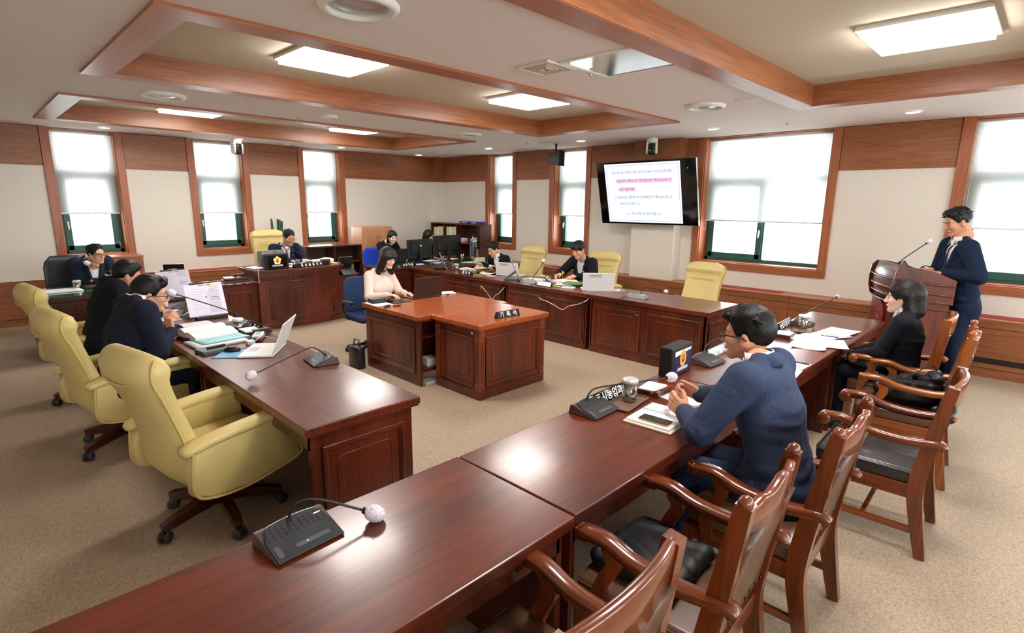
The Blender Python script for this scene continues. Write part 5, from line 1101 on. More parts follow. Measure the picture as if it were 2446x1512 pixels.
    def surf(prims, y, z, off):
        """point on the front of the clothes at torso height z"""
        xs = np.linspace(.0, .24, 49); P = np.array([T(x / S, y, z) for x in xs * 1.0]); F = field_at(prims, P); i = np.argmax(F > 0) if (F > 0).any() else 48; x = xs[max(i - 1, 0)] + .005 * (-F[max(i - 1, 0)] / max(F[i] - F[max(i - 1, 0)], 1e-6)) if i else 0
        return T(x / S, y, z) + fw * off
    jp = torso(.004) + arms(.004, .012)
    if not stand:
        for s in (-1, 1): jp.append(Cap(hip + np.array([.0, s * .09, .0]), hip + np.array([.10, s * .10, .005]), .098 * S, .088 * S, k=.04))
    else: jp.append(Cap(T(0, 0, -.15), T(0, 0, -.05), .112 * S, .116 * S, side=side, f1=1.42, k=.04))
    nk = [Cap(nb - up * .03 + fw * .012, nb + up * .06 + fw * .01, .060 * S, .056 * S, k=.004)]
    if jacket:
        V, Q = solid(jp, .0092, [Cap(nb, nb + up * .2, .056 * S, .060 * S, k=.004)], vcut); jk = np_mesh('jacket', [(V, Q)], M_[top], t)
        m = MB()      # collar and lapels laid on the chest
        for s in (-1, 1):
            rings = []
            for z, wi, yo in ((shz + .02, .030, .074), (shz - .03, .040, .070), (shz - .08, .055, .060), (shz - .10, .040, .056), (shz - .16, .040, .042), (.22, .026, .024), (.15, .010, .006)):
                a = surf(jp, s * yo, z, .004); b = surf(jp, s * (yo + wi), z, .009); rings.append([a, (a + b) / 2 + fw * .005, b, b - fw * .008, a - fw * .010])
            m.loft(rings)
        pts = [nb + fw * (.072 * S * math.cos(a) - .004) + side * .074 * S * math.sin(a) + up * (-.004 - .018 * math.cos(a)) for a in np.linspace(rad(62), rad(298), 14)]
        rg = []
        for a in np.linspace(rad(58), rad(302), 16):
            rd = fw * math.cos(a) + side * math.sin(a); bk = .5 - .5 * math.cos(a); o = nb - fw * .004; zt = -.012 + .040 * bk; zb = -.035 + .006 * bk
            rg.append([o + rd * .060 * S + up * (zt - .004), o + rd * .064 * S + up * (zt + .002), o + rd * .071 * S + up * zt, o + rd * .092 * S + up * zb, o + rd * .086 * S + up * (zb - .01)])
        m.loft(rg); m.build('lapel', M_[top], jk)
        m = MB()
        for s in (-1,):
            for zz in (.13, .04): c = surf(jp, -.012, zz, .002); m.ellip(c, (.007, .007, .007), n=10, m=6)
        m.build('button', M_['black_plastic'], jk)
        def rim(th, z, off):
            dirv = fw * math.cos(th) + side * math.sin(th); xs = np.linspace(.04, .26, 45); o = T(0, 0, z); P = np.array([o + dirv * x for x in xs]); F = field_at(jp, P); i = np.argmax(F > 0) if (F > 0).any() else 44; return o + dirv * (xs[i] + off)
        for s in (-1, 1):
            m = MB(); c0 = [rim(s * a, .07, .003) for a in (.75, .95, 1.15, 1.35)]; c1 = [rim(s * a, .022, .006) for a in (.75, .95, 1.15, 1.35)]; m.loft([[a, a + _n(a - T(0, 0, .07)) * .004, b + _n(b - T(0, 0, .02)) * .004, b] for a, b in zip(c0, c1)]); m.build('pocket_flap', M_[top], jk)
        sp = torso(-.009); V, Q = solid(sp[2:] , .011); parts = [(V, Q)]
        m = MB()
        ca = [rad(a) for a in range(18, 343, 12)]; lo = []; hi = []
        for a in ca: r1, r2 = .066 * S, .060 * S; fz = .5 + .5 * math.cos(a); lo.append(nb + fw * (r1 * math.cos(a) - .006) + side * r1 * math.sin(a) + up * (.004 - .030 * fz)); hi.append(nb + fw * (r2 * math.cos(a) - .008) + side * r2 * math.sin(a) + up * (.036 + .012 * fz))
        m.loft([[l, h, h - _n(h - nb) * .004, l - _n(l - nb) * .004] for l, h in zip(lo, hi)])
        for s in (-1, 1): o = nb + fw * (.058 * S) + side * s * .016 + up * (-.012); m.loft([[o + up * .030, o + side * s * .030 - fw * .014 + up * .024, o + side * s * .030 + up * -.028 + fw * .012, o + up * -.004 + fw * .012], [v + fw * .005 for v in (o + up * .030, o + side * s * .030 - fw * .014 + up * .024, o + side * s * .030 + up * -.028 + fw * .012, o + up * -.004 + fw * .012)]], smooth=False)
        me_ = m.build('collar', M_[shirt], None); co = me_
        sh = np_mesh('shirt', parts, M_[shirt], t); co.parent = sh
        for s in (-1, 1):
            u = _n(wri[s] - elb[s]); m = MB(); m.tube([wri[s] - u * .035, wri[s] + u * .006], [(.037 - f * .005) * S, (.036 - f * .005) * S], 18); m.build('cuff', M_[shirt], sh)
        if tie:
            m = MB(); rings = []
            for z, w in ((shz + .02, .014), (shz - .005, .018), (shz - .02, .012), (shz - .06, .018), (.30, .026), (.2, .033), (.12, .036)):
                c = surf(sp[:], 0, z, .006) + fw * .002; rings.append([c - side * w, c + fw * .006, c + side * w, c - fw * .006])
            m.loft(rings); m.build('tie', M_[tie], t)
        if badge: m = MB(); c = surf(jp, .085, shz - .10, .016); m.ellip(c, (.009, .009, .009), n=12, m=8); m.build('lapel_badge', M_['gold'], t)
    else:
        V, Q = solid(jp, .0105, [Cap(nb + fw * .0, nb + up * .2 + fw * .02, (.062 + neckline) * S, .075 * S, k=.01)], wrinkle); np_mesh('sweater' if top.startswith('knit') else 'blouse', [(V, Q)], M_[top], t)
    tp = [Cap(hip + np.array([0, -.05, -.01]), hip + np.array([0, .05, -.01]), .105 * S, k=.03)]
    for s in (-1, 1): tp += [Cap(hj[s], kn[s], .088 * S * g, .064 * S * g, k=.03), Cap(kn[s], an[s] + np.array([0, 0, .02]), .062 * S * g, .050 * S * g, k=.02)]
    V, Q = solid(tp, .013); np_mesh('trousers', [(V, Q)], M_[trousers or top], t)
    for s in (-1, 1):
        a = an[s]; V, Q = solid([Cap(a + np.array([-.05, 0, -.04]), a + np.array([.02, 0, -.04]), .04, .044, k=.02), Cap(a + np.array([.02, 0, -.042]), a + np.array([.15, s * .01, -.050]), .044, .034, k=.03), Cap(a + np.array([0, 0, .02]), a + np.array([0, 0, -.03]), .04, k=.02)], .010, post=lambda P, F: np.maximum(F, .003 - P[..., 2] + min(a[2] - .085, 0))); np_mesh('shoe', [(V, Q)], M_['shoe_black'], t)
    if watch:
        s = watch; u = _n(wri[s] - elb[s]); m = MB(); c = wri[s] + u * .004; m.tube([c - u * .009, c + u * .009], .0345 * S * (1 if not f else .9), 20); m.build('wrist_watch', M_['brushed_steel'], t)
    t['_w'] = 0; del t['_w']
    return t, dict(wri=wri, elb=elb, head=head, T=T)
def cast(label, loc, rz, head=None, wr=None, wl=None, hr=None, hl=None, hipz=.57, **k):
    """head and wrists given in room coordinates"""
    c, s = math.cos(-rz), math.sin(-rz); z0 = loc[2] if len(loc) > 2 else 0
    P = lambda p: None if p is None else (c * (p[0] - loc[0]) - s * (p[1] - loc[1]), s * (p[0] - loc[0]) + c * (p[1] - loc[1]), p[2] - z0)
    D = lambda d: (c * d[0] - s * d[1], s * d[0] + c * d[1], d[2])
    H = lambda h: h if h in (None, 'none') else (D(h[0]), D(h[1]), h[2])
    return person(label, (loc[0], loc[1], z0), rz, head=P(head), wr=P(wr), wl=P(wl), hr=H(hr), hl=H(hl), hip=(0, 0, hipz), **k)
# left row
cast('man in dark blue suit and black half-rim glasses holding a red pen over open books', (.69, 4.74), rad(6), (.955, 4.80, 1.172), (1.055, 4.75, .885), (1.20, 5.13, .80), ((-.05, .05, 1), (.9, .35, .2), PINCH), ((.9, .45, -.12), (0, 0, -1), FLAT),
     lean=(.30, 0, 0), look=(rad(-14), .16, 0), poleR=(-.2, -.5, -1), poleL=(-.1, .6, -1), top='suit_navy', hair='swept', glasses='black_plastic', skin='skin_mid', size=1.08, watch=1, heads=1.0)
cast('man in dark suit bent over his desk behind the man with the red pen', (.78, 6.14), rad(2), (1.055, 6.09, 1.178), (1.25, 6.02, .80), (1.24, 6.30, .80), ((.7, .3, .1), (0, .2, -1), REST), ((.8, -.1, 0), (0, 0, -1), REST),
     lean=(.30, 0, 0), look=(rad(-8), .22, 0), top='suit_black_navy', hair='short', skin='skin_tan', size=1.07)
cast('man in navy jacket and glasses with clasped hands seated at the far-left desk', (1.20, 9.42), rad(-78), (1.25, 9.03, 1.155), (1.22, 9.00, .80), (1.46, 9.02, .80), ((.75, -.25, -.02), (0, 0, -1), REST), ((-.75, -.25, .05), (0, .1, -1), REST),
     lean=(.22, 0, 0), look=(rad(20), .06, 0), hipz=.52, poleR=(-.3, -.4, -1), poleL=(-.3, .4, -1), top='suit_slate', hair='receding', glasses='black_plastic', skin='skin_mid', size=1.03)
cast('chairman in navy suit and checked tie reading at the tall centre desk', (3.80, 9.14, .05), rad(-92), (3.80, 8.90, 1.285), (3.72, 8.66, .93), (3.95, 8.70, .93), ((.2, -.9, -.1), (0, 0, -1), FLAT), ((-.05, -.9, -.1), (0, 0, -1), FLAT),
     lean=(.10, 0, 0), look=(rad(8), .32, 0), hipz=.54, poleR=(-.3, -.6, -.9), poleL=(-.3, .6, -.9), top='suit_bright_navy', shirt='shirt_blue', tie='tie_check', hair='receding', hcol='hair_soft_black', glasses='brushed_steel', skin='skin_tan', badge=True, size=1.03)
# recorder and staff
cast('woman in pale pink knit sweater with long dark hair typing at the middle desk', (3.60, 5.90), rad(-80), (3.665, 5.76, 1.205), (3.50, 5.53, .79), (3.74, 5.53, .79), ((.5, -.7, 0), (0, 0, -1), REST), ((.2, -.8, 0), (0, 0, -1), REST),
     lean=(.06, 0, 0), look=(rad(-6), .34, 0), hipz=.53, top='knit_pink', jacket=False, female=True, hair='long', hcol='hair_brown', skin='skin_fair', trousers='suit_black_navy', poleR=(-.5, -.7, -1), poleL=(-.5, .7, -1), size=1.0)
cast('woman in black top with tucked bobbed hair behind the recorder', (5.80, 9.14), rad(-95), (5.84, 9.0, 1.215), (5.72, 8.72, .80), (5.95, 8.72, .80), lean=(.06, 0, 0), look=(rad(0), .2, 0), hipz=.60, top='top_black', jacket=False, female=True, hair='bob', hcol='hair_soft_black', skin='skin_fair', size=1.0)
cast('long-haired woman mostly hidden behind the two computer monitors', (6.64, 9.18), rad(-85), (6.71, 9.0, 1.20), (6.62, 8.75, .80), (6.85, 8.75, .80), lean=(.08, 0, 0), look=(rad(25), .2, 0), hipz=.56, top='top_black', jacket=False, female=True, hair='longback', skin='skin_mid', size=1.0)
# right row
cast('man in navy jacket bowing over papers he holds with both hands', (6.64, 6.66), rad(176), (6.42, 6.78, 1.10), (6.33, 6.98, .835), (6.30, 6.62, .835), ((-.75, .0, -.05), (0, .2, -1), REST), ((-.75, .15, -.05), (0, -.2, -1), REST),
     lean=(.42, 0, 0), look=(rad(-8), .42, 0), hipz=.49, top='suit_black_navy', hair='short', skin='skin_mid', badge=True, size=1.0, watch=1)
cast('man with bowl-cut black hair in navy jacket writing at the right row', (6.80, 5.05), rad(178), (6.50, 5.02, 1.208), (6.33, 5.22, .84), (6.34, 4.93, .84), ((-.8, .1, -.15), (0, -.2, -1), PINCH), ((-.8, .1, -.12), (0, .2, -1), FLAT),
     lean=(.26, 0, 0), look=(rad(2), .34, 0), hipz=.51, top='suit_black_navy', hair='bowl', skin='skin_mid', badge=True, size=1.03, poleR=(-.2, -.9, -.6), poleL=(-.2, .9, -.6))
# front row
cast('man in blue suit jacket seen from behind, elbows on the front desk and hands folded', (2.62, .74), rad(88), (2.72, 1.015, 1.245), (2.80, 1.28, .84), (2.52, 1.22, .83), ((-.25, .8, .22), (-.7, .2, -.1), GRIP), ((.30, .8, .22), (.7, .2, -.1), REST),
     lean=(.30, 0, 0), look=(rad(8), .05, 0), hipz=.58, poleR=(.2, -.9, -.9), poleL=(.1, .9, -.9), top='suit_blue', hair='full', glasses='black_plastic', skin='skin_tan', size=1.08, heads=1.0, watch=1)
cast('woman in navy blazer with dark wavy bob sitting by the lectern, hands in her lap', (5.24, .72), rad(92), (5.26, .78, 1.172), (5.30, 1.06, .66), (5.12, 1.06, .66), ((-.3, .8, -.3), (0, 0, -1), REST), ((.3, .8, -.3), (0, 0, -1), REST),
     lean=(.05, 0, 0), look=(rad(3), .04, 0), hipz=.53, heads=1.06, female=True, top='suit_black_navy', hair='bobcurl', hcol='hair_soft_black', skin='skin_fair', size=1.02)
cast('man in bright navy suit and dark tie standing and reading at the lectern', (7.27, .58), rad(118), (7.25, .72, 1.742), (7.14, .91, 1.235), (6.98, .74, 1.235), ((-.4, .8, -.05), (0, 0, -1), FLAT), ((-.45, .75, -.05), (0, 0, -1), FLAT),
     lean=(.18, 0, 0), look=(rad(4), .34, 0), hipz=.93, stand=True, poleR=(-.4, -.7, -.8), poleL=(-.4, .8, -.8), top='suit_bright_navy', tie='tie_navy', hair='short', skin='skin_tan', size=1.14, heads=.98)
# ------------------------------------------------------------------ things on the desks
def mic(label, loc, rz, neck, tone='dark_grey_plastic', side='mic_side', size=(.24, .17), cover=True, small=False, z0=0):
    """delegate unit; local +y is away from the speaker; neck: room points from the socket to the head"""
    t = thing('desk_microphone', label, 'microphone', loc, rz, 'gooseneck desk microphones'); w, d = size; h = .052
    m = MB(); m.prism([(-d / 2, .004), (d / 2 - .02, h), (d / 2, h - .004), (d / 2 + .012, .002), (-d / 2 + .06, .002)], -w / 2, w / 2, 'x', .002); m.build('base', M_[side], t)
    P = TR(0, 0, 0) @ Matrix.Translation((0, -d / 2, .005)) @ Matrix.Rotation(math.atan2(h - .004, d - .02), 4, 'X'); L = math.hypot(d - .02, h)
    m = MB(); pts = [(-w / 2 + .004, 0), (w / 2 - .004, 0), (w / 2 - .006, L * .62), (w / 2 - .03, L * .98)] + [(x, L * (1.04 - .10 * (x / (w / 2)) ** 2)) for x in (w * .3, w * .15, 0, -w * .15, -w * .3)] + [(-w / 2 + .03, L * .98), (-w / 2 + .006, L * .62)]
    m.prism(pts, 0, .006, 'z', .0015, P); top = m.build('top_plate', M_[tone], t)
    m = MB(); m.tube([P @ Vector((a, b_, .006)) for a, b_ in pts[3:10]], .0018, 5); m.build('edge_trim', M_['silver_plastic'], top)
    m = MB(); m.prism(rrect(w * .50, .018, .006), .006, .0072, 'z', 0, P @ TR(.02, L * .22, 0)); m.prism(rrect(.018, .05, .004), .006, .0072, 'z', 0, P @ TR(-w * .40, L * .26, 0)); m.build('key', M_['grey_plastic'], top)
    m = MB()
    for i in range(11):
        for j in range(4): m.box(-w * .42 + i * w * .082 - .004, -w * .42 + i * w * .082 + .004, L * (.60 + .085 * j), L * (.60 + .085 * j) + .006, .0058, .0066, 0, P)
    m.build('speaker_grille', M_['black_plastic'], top)
    m = MB(); m.box(w * .30, w * .40, L * .80, L * .83, .006, .0075, 0, P); m.box(-.004, .004, L * .215, L * .235, .0072, .0078, 0, P); m.build('indicator', M_['sign_white'], top)
    mw = t.matrix_basis.inverted() if False else (Matrix.Translation(loc) @ Matrix.Rotation(rz, 4, 'Z')).inverted()
    N = [mw @ Vector(p) for p in neck]; cp = catmull(N, 8)
    m = MB(); m.tube(cp, [.011, .010, .009] + [.0048] * (len(cp) - 3), 8); m.lathe([(.018, 0), (.018, .006), (.012, .008), (0, .008)], (N[0].x, N[0].y), 16, TR(0, 0, N[0].z - .012)); m.build('gooseneck', M_['black_plastic'], t)
    e = N[-1]; dr = (cp[-1] - cp[-3]).normalized(); Q = dr.to_track_quat('Z', 'Y').to_matrix().to_4x4(); Q.translation = e; k = .72 if small else 1
    m = MB(); m.lathe([(0, -.012), (.012, -.012), (.013, .02), (0, .045)], n=14, M=Q); m.build('capsule', M_['black_plastic'], t)
    if cover:
        m = MB(); m.lathe([(.007 * k, -.010), (.013 * k, -.004), (.025 * k, .008 * k), (.031 * k, .028 * k), (.030 * k, .046 * k), (.022 * k, .062 * k), (.008 * k, .070 * k), (0, .071 * k)], n=22, M=Q); c = m.build('foam_cover', M_['mic_cover'], t)
        rng = random.Random(int(loc[0] * 100)); 
        for v in c.data.vertices: v.co += Vector((rng.uniform(-1, 1), rng.uniform(-1, 1), rng.uniform(-1, 1))) * .0016
        m = MB()
        for i in range(9): a = rng.random() * 6.28; zz = rng.uniform(.01, .05) * k; m.ellip(Q @ Vector((.029 * k * math.cos(a), .029 * k * math.sin(a), zz)), (.0028, .0028, .0028), n=6, m=5)
        m.build('pink_dots', M_['pink_dots'], c)
    return t
mic('conference microphone in the bottom foreground with speckled plastic cover', (.675, 1.665, .75), rad(4), [(.662, 1.72, .797), (.672, 1.71, .85), (.70, 1.70, .868), (.76, 1.67, .862), (.89, 1.60, .795)])
mic('microphone on the empty near end of the left desks, its neck lying low', (1.70, 3.60, .75), rad(-97), [(1.735, 3.58, .797), (1.70, 3.62, .835), (1.66, 3.66, .85), (1.5, 3.60, .835), (1.20, 3.46, .805)])
mic('microphone before the man with the red pen, its long neck rising to his face', (1.66, 5.14, .75), rad(-80), [(1.70, 5.13, .797), (1.68, 5.16, .86), (1.62, 5.20, .90), (1.42, 5.20, 1.0), (1.22, 5.20, 1.095)])
mic('microphone behind the grey laptop lid in the left row', (1.56, 6.42, .75), rad(-90), [(1.60, 6.42, .797), (1.58, 6.42, .85), (1.50, 6.40, .88), (1.40, 6.36, .90)], small=True)
mic('microphone of the official at the far-left desk', (1.60, 8.62, .75), rad(165), [(1.60, 8.58, .80), (1.56, 8.60, .86), (1.45, 8.68, .90), (1.30, 8.75, .95), (1.14, 8.80, 1.045)])
mic('microphone on the chairman desk with bare white cap', (3.89, 8.36, .886), rad(185), [(3.88, 8.32, .93), (3.87, 8.30, .99), (3.80, 8.30, 1.03), (3.65, 8.30, 1.10), (3.52, 8.30, 1.16)], small=True)
mic('silver microphone with arched neck before the man reading papers at the right row', (5.84, 6.72, .75), rad(-90 + 180), [(5.82, 7.0, .77), (5.82, 6.96, .86), (5.84, 6.86, .895), (5.90, 6.6, .893), (5.96, 6.40, .885)], 'silver_plastic', 'silver_plastic', (.20, .12), small=True)
mic('silver microphone with upright straight neck beside a steel mug in the right row', (5.74, 5.26, .75), rad(90), [(5.78, 5.28, .79), (5.79, 5.27, .84), (5.84, 5.20, .97), (5.86, 5.165, 1.05)], 'silver_plastic', 'silver_plastic', (.24, .12), small=True)
mic('silver microphone on the empty desk before the unused yellow chair', (5.80, 3.52, .75), rad(90), [(5.86, 3.53, .79), (5.87, 3.51, .855), (5.89, 3.44, .88), (5.92, 3.25, .858)], 'silver_plastic', 'silver_plastic', (.24, .13), small=True)
mic('grey microphone left of the steel tumbler, its neck reaching to the folded hands', (2.36, 1.665, .75), rad(2), [(2.34, 1.72, .797), (2.37, 1.71, .85), (2.44, 1.69, .866), (2.7, 1.60, .86), (2.90, 1.53, .856)])
mic('grey microphone beside the small emblem display, its neck passing behind the man', (3.73, 1.66, .75), rad(-2), [(3.77, 1.71, .797), (3.82, 1.72, .85), (4.0, 1.72, .87), (4.6, 1.72, .83), (5.02, 1.71, .805)])
mic('microphone at the lectern end of the front desks with a long slanting neck', (5.66, 1.60, .75), rad(4), [(5.74, 1.64, .797), (5.85, 1.66, .815), (6.4, 1.66, .845), (7.0, 1.66, .862)])
mic('thin microphone rising from the lectern top', (7.02, 1.08, 1.27), rad(28), [(7.04, 1.13, 1.30), (7.03, 1.09, 1.35), (7.01, 1.0, 1.44), (7.0, .91, 1.525)], size=(.06, .05), small=True)
def plate(label, loc, rz, body, w, ts=.05, h=.06, both=False, sp=None):
    t = thing('nameplate', label, 'nameplate', loc, rz, 'black desk nameplates'); m = MB(); m.prism([(-.03, 0), (.03, 0), (.004, h), (-.004, h)], -w / 2, w / 2, 'x', .0015); m.build('block', M_['black_gloss'], t)
    a = math.atan2(h, .026); text('lettering', body, ts, M_['pure_white'], t, TR(0, -.0178, h * .47, a, 0, 0), bold=.0012, sx=sp or 1.0)
    if both: text('lettering', body, ts, M_['pure_white'], t, TR(0, .0178, h * .47, a, 0, PI) if False else Matrix.Rotation(PI, 4, 'Z') @ TR(0, -.0178, h * .47, a, 0, 0), bold=.0012, sx=sp or 1.0)
    return t
plate('black nameplate lettered 기 록 석 on the corner console', (3.79, 3.80, .755), rad(-4), '기  록  석', .30, .058, .066)
plate('long black nameplate on the chairman desk', (3.78, 8.11, .886), rad(9), '위  원  장  문  석  주', .62, .045, .056)
plate('black nameplate on the green glass of the staff desk', (5.58, 8.14, .75), rad(2), '사 무 직 원', .36, .05, .058)
plate('small black nameplate under the arched silver microphone', (5.66, 6.60, .75), rad(-92), '홍  유  준', .25, .05, .058)
plate('small black nameplate below the steel mug of the right row', (5.70, 4.98, .75), rad(-92), '백  현  조', .27, .05, .058)
plate('black nameplate behind the steel tumbler on the front desk', (2.60, 1.735, .75), rad(2), '도시농업과장', .46, .062, .066)
plate('black nameplate between the silver mug and the far microphone head', (5.42, 1.70, .75), rad(3), '농업지원과장', .42, .062, .066)
plate('black nameplate behind the grey microphone, hidden by the seated man', (4.02, 1.72, .75), rad(2), '농업기술과장', .38, .06, .066)
plate('black nameplate behind the foil-covered cup of the left row', (1.755, 4.98, .75), rad(98), '수  조', .26, .05, .058, both=True)
def star(n, r1, r2, ph=PI / 2): return [((r1 if i % 2 == 0 else r2) * math.cos(ph + PI * i / n), (r1 if i % 2 == 0 else r2) * math.sin(ph + PI * i / n)) for i in range(2 * n)]
def display(label, loc, rz, w, h, d, purple):
    t = thing('emblem_display', label, 'small display', loc, rz, 'small black emblem displays'); m = MB(); m.box(-w / 2, w / 2, -d / 2, d / 2, 0, h, .012, seg=3); m.build('case', M_['black_plastic'], t)
    P = PF('-y', -d / 2 - .0005) @ TR(0, h / 2, 0); m = MB(); m.box(-w * .40, w * .40, -h * .38, h * .38, -.002, .0012, 0, P); sc = m.build('screen', M_['sign_purple' if purple else 'screen_black'], t)
    m = MB(); k = h * .26
    if purple: pts = [(r * 1.0 * math.cos(a) * .80, r * math.sin(a)) for i in range(36) for a in [2 * PI * i / 36] for r in [k * (1.05 + .07 * math.sin(9 * a) + .12 * max(0, math.sin(a)) ** 12)]]
    else: pts = [(a * k * 1.15, b_ * k * 1.15) for a, b_ in star(5, 1.0, .76)]
    m.prism(pts, .0012, .0024, 'z', 0, P @ TR(0, h * .07, 0)); m.build('emblem', M_['sign_gold' if purple else 'sign_yellow'], sc)
    m = MB(); m.lathe([(k * .52, .0024), (k * .52, .0034), (0, .0034)], n=28, M=P @ TR(0, h * .07, 0) @ Matrix.Diagonal((.85, 1, 1, 1))); m.build('emblem_disc', M_['sign_red'], sc)
    text('lettering', '의회', k * .55, M_['sign_gold' if purple else 'sign_yellow'], sc, P @ TR(0, h * .07, .0038), ext=.0002)
    text('lettering', '산업건설위원회', h * .115, M_['sign_white'], sc, P @ TR(0, -h * .27, .0018), ext=.0002, bold=.0006)
    if purple: m = MB(); m.quad(P @ Vector((-w * .39, h * .2, .0013)), P @ Vector((w * .39, h * .3, .0013)), P @ Vector((w * .39, h * .37, .0013)), P @ Vector((-w * .39, h * .37, .0013))); m.build('bright_band', M_['sign_white'], sc)
display('small black display with emblem on the front desk before the man in blue', (3.33, 1.705, .75), rad(2), .30, .205, .10, True)
display('small black display with yellow five-pointed emblem on the chairman desk', (3.25, 8.12, .886), rad(6), .36, .225, .08, False)
def laptop(label, loc, rz, w, d, lid, mat, ang=108, kmat='dark_grey_plastic', sticker=None, basemat=None):
    """local +x towards the user"""
    t = thing('laptop', label, 'laptop', loc, rz, 'laptops on the desks'); m = MB(); m.box(-d / 2, d / 2, -w / 2, w / 2, .002, .016, .004); m.build('base', M_[basemat or mat], t)
    m = MB(); m.box(-d * .38, .01, -w * .44, w * .44, .0155, .0172); 
    m.build('keyboard', M_[kmat], t); m = MB(); m.box(.03, d * .43, -w * .16, w * .16, .0155, .0166); m.build('touchpad', M_['silver_plastic'], t)
    P = TR(-d / 2 + .006, 0, .014) @ Matrix.Rotation(-rad(ang - 90), 4, 'Y'); m = MB(); m.box(-.004, .004, -w / 2, w / 2, 0, lid, .003, P); ld = m.build('lid', M_[mat], t)
    m = MB(); m.box(.004, .0052, -w * .475, w * .475, lid * .06, lid * .95, 0, P); m.build('screen', M_['screen_black'], t)
    if sticker: m = MB(); m.box(-.0048, -.004, -w * .10, w * .32, lid * .72, lid * .93, 0, P); m.build('label_sticker', M_['kraft' if sticker == 2 else 'paper_edge'], ld); text('lettering', '울산광역시의회', lid * .085, M_['ink'], ld, P @ Matrix(((0, 0, -1, -.005), (-1, 0, 0, w * .08), (0, 1, 0, lid * .84), (0, 0, 0, 1))), ext=.0002, bold=.0004)
    return t
laptop('open white laptop with its thin lid edge-on near the microphone of the left desks', (1.515, 4.165, .75), rad(143), .385, .25, .25, 'white_metal', 112, 'white_plastic')
laptop('open laptop with grey lid before the man half hidden in the left row', (1.43, 6.17, .75), rad(148), .33, .23, .22, 'brushed_steel', 112, basemat='white_metal')
laptop('silver laptop with its back to the room on the chairman desk', (3.26, 8.49, .886), rad(92), .41, .25, .25, 'silver_plastic', 100, sticker=1)
laptop('dark brown laptop of the recorder on the middle desk', (3.87, 5.37, .75), rad(90), .42, .26, .255, 'laptop_dark', 105)
laptop('white laptop with sticker beside the tablet in the right row', (6.13, 6.07, .75), rad(14), .42, .24, .205, 'white_metal', 100, sticker=1)
laptop('white laptop with sticker on the desk of the man with bowl-cut hair', (5.97, 4.28, .75), rad(44), .42, .24, .235, 'white_metal', 103, sticker=1)
laptop('black laptop open beside the monitors behind the recorder', (5.66, 8.62, .75), rad(80), .32, .22, .28, 'black_plastic', 100)
def tablet(label, loc, rz, w=.27, h=.30, tilt=24, back='black_plastic'):
    """local +x is where the screen looks"""
    t = thing('tablet', label, 'tablet', loc, rz, 'tablets on folding stands'); P = TR(0, 0, .004) @ Matrix.Rotation(-rad(tilt), 4, 'Y')
    m = MB(); m.box(-.004, .004, -w / 2, w / 2, 0, h, .003, P); m.build('tablet_body', M_['silver_plastic'], t); m = MB(); m.box(.004, .005, -w * .47, w * .47, h * .04, h * .96, 0, P); m.build('screen', M_['screen_black'], t)
    m = MB(); m.box(-.009, -.004, -w / 2, w / 2, 0, h, .002, P); a = P @ Vector((-.009, 0, h * .45)); m.loft([[(a.x, -w / 2, a.z), (a.x, w / 2, a.z)], [(-.235, -w / 2, .002), (-.235, w / 2, .002)]], cap=False, smooth=False, closed_v=False); m.box(-.235, .0, -w / 2, w / 2, 0, .004); m.build('folding_cover', M_[back], t)
    return t
tablet('tablet on a folding stand at the left end of the right row', (5.86, 7.36, .75), rad(-39), .26, .30)
tablet('tablet on a folding stand in front of the white laptop of the right row', (5.82, 5.58, .75), rad(-42), .25, .31)
tablet('tablet on a black folding stand on the right wing of the chairman desk', (4.43, 8.33, .70), rad(92), .25, .30, 20)
tablet('black tablet standing on the green glass of the far-left desk', (2.08, 8.78, .75), rad(75), .25, .26, 22)
def clip_stand(label, loc, rz, sheets=2):
    t = thing('document_stand', label, 'document stand', loc, rz, 'document stands with clipped papers'); P = TR(0, 0, .03) @ Matrix.Rotation(-rad(18), 4, 'X'); m = MB(); m.box(-.13, .13, .0, .008, 0, .33, .003, P); m.box(-.14, .14, -.06, .02, 0, .03, .006); m.tube([(0, .13, .30), (0, .22, .004)], .012, 6); m.build('stand', M_['black_plastic'], t)
    m = MB(); m.box(-.185, .0, -.004, -.001, .0, .31, 0, P); m.box(.0, .16, -.006, -.002, -.005, .315, 0, P); pp = m.build('paper', M_['paper_lilac'], t)
    m = MB(); m.tube([P @ Vector(p) for p in ((-.05, -.008, .30), (-.05, -.014, .325), (.05, -.014, .325), (.05, -.008, .30))], .0035, 6, closed=True); m.box(-.05, .05, -.01, .01, .322, .335, .003, P); m.build('clip', M_['chrome'], t)
    m = MB()
    for r in range(9): m.box(-.14 + (r % 3) * .01, -.03, -.0045, -.0042, .07 + r * .024, .0715 + r * .024, 0, P)
    for r in range(3): m.box(.03, .12, -.0065, -.0062, .24 + r * .018, .243 + r * .018, 0, P)
    m.box(.04, .11, -.0066, -.0062, .17, .177, 0, P); m.box(.03, .12, -.0066, -.0062, .15, .154, 0, P); m.build('printed_lines', M_['ink'], pp)
    m = MB(); m.box(.02, .155, -.0066, -.0062, .293, .302, 0, P); m.build('yellow_marking', M_['paper_yellow'], pp)
    if sheets > 1: m = MB(); m.box(-.012, .004, -.008, -.006, .17, .19, 0, P); m.build('pink_tab', M_['hl_pink'], pp); m = MB(); m.box(.01, .12, -.0062, -.0058, .02, .24, 0, P); m.build('cover_sheet', M_['paper_grey'], pp)
clip_stand('document stand with lilac papers between the two men of the left row', (1.62, 5.72, .75), rad(4)); clip_stand('document stand with clipped paper farther back in the left row', (1.68, 7.02, .75), rad(6), 1)
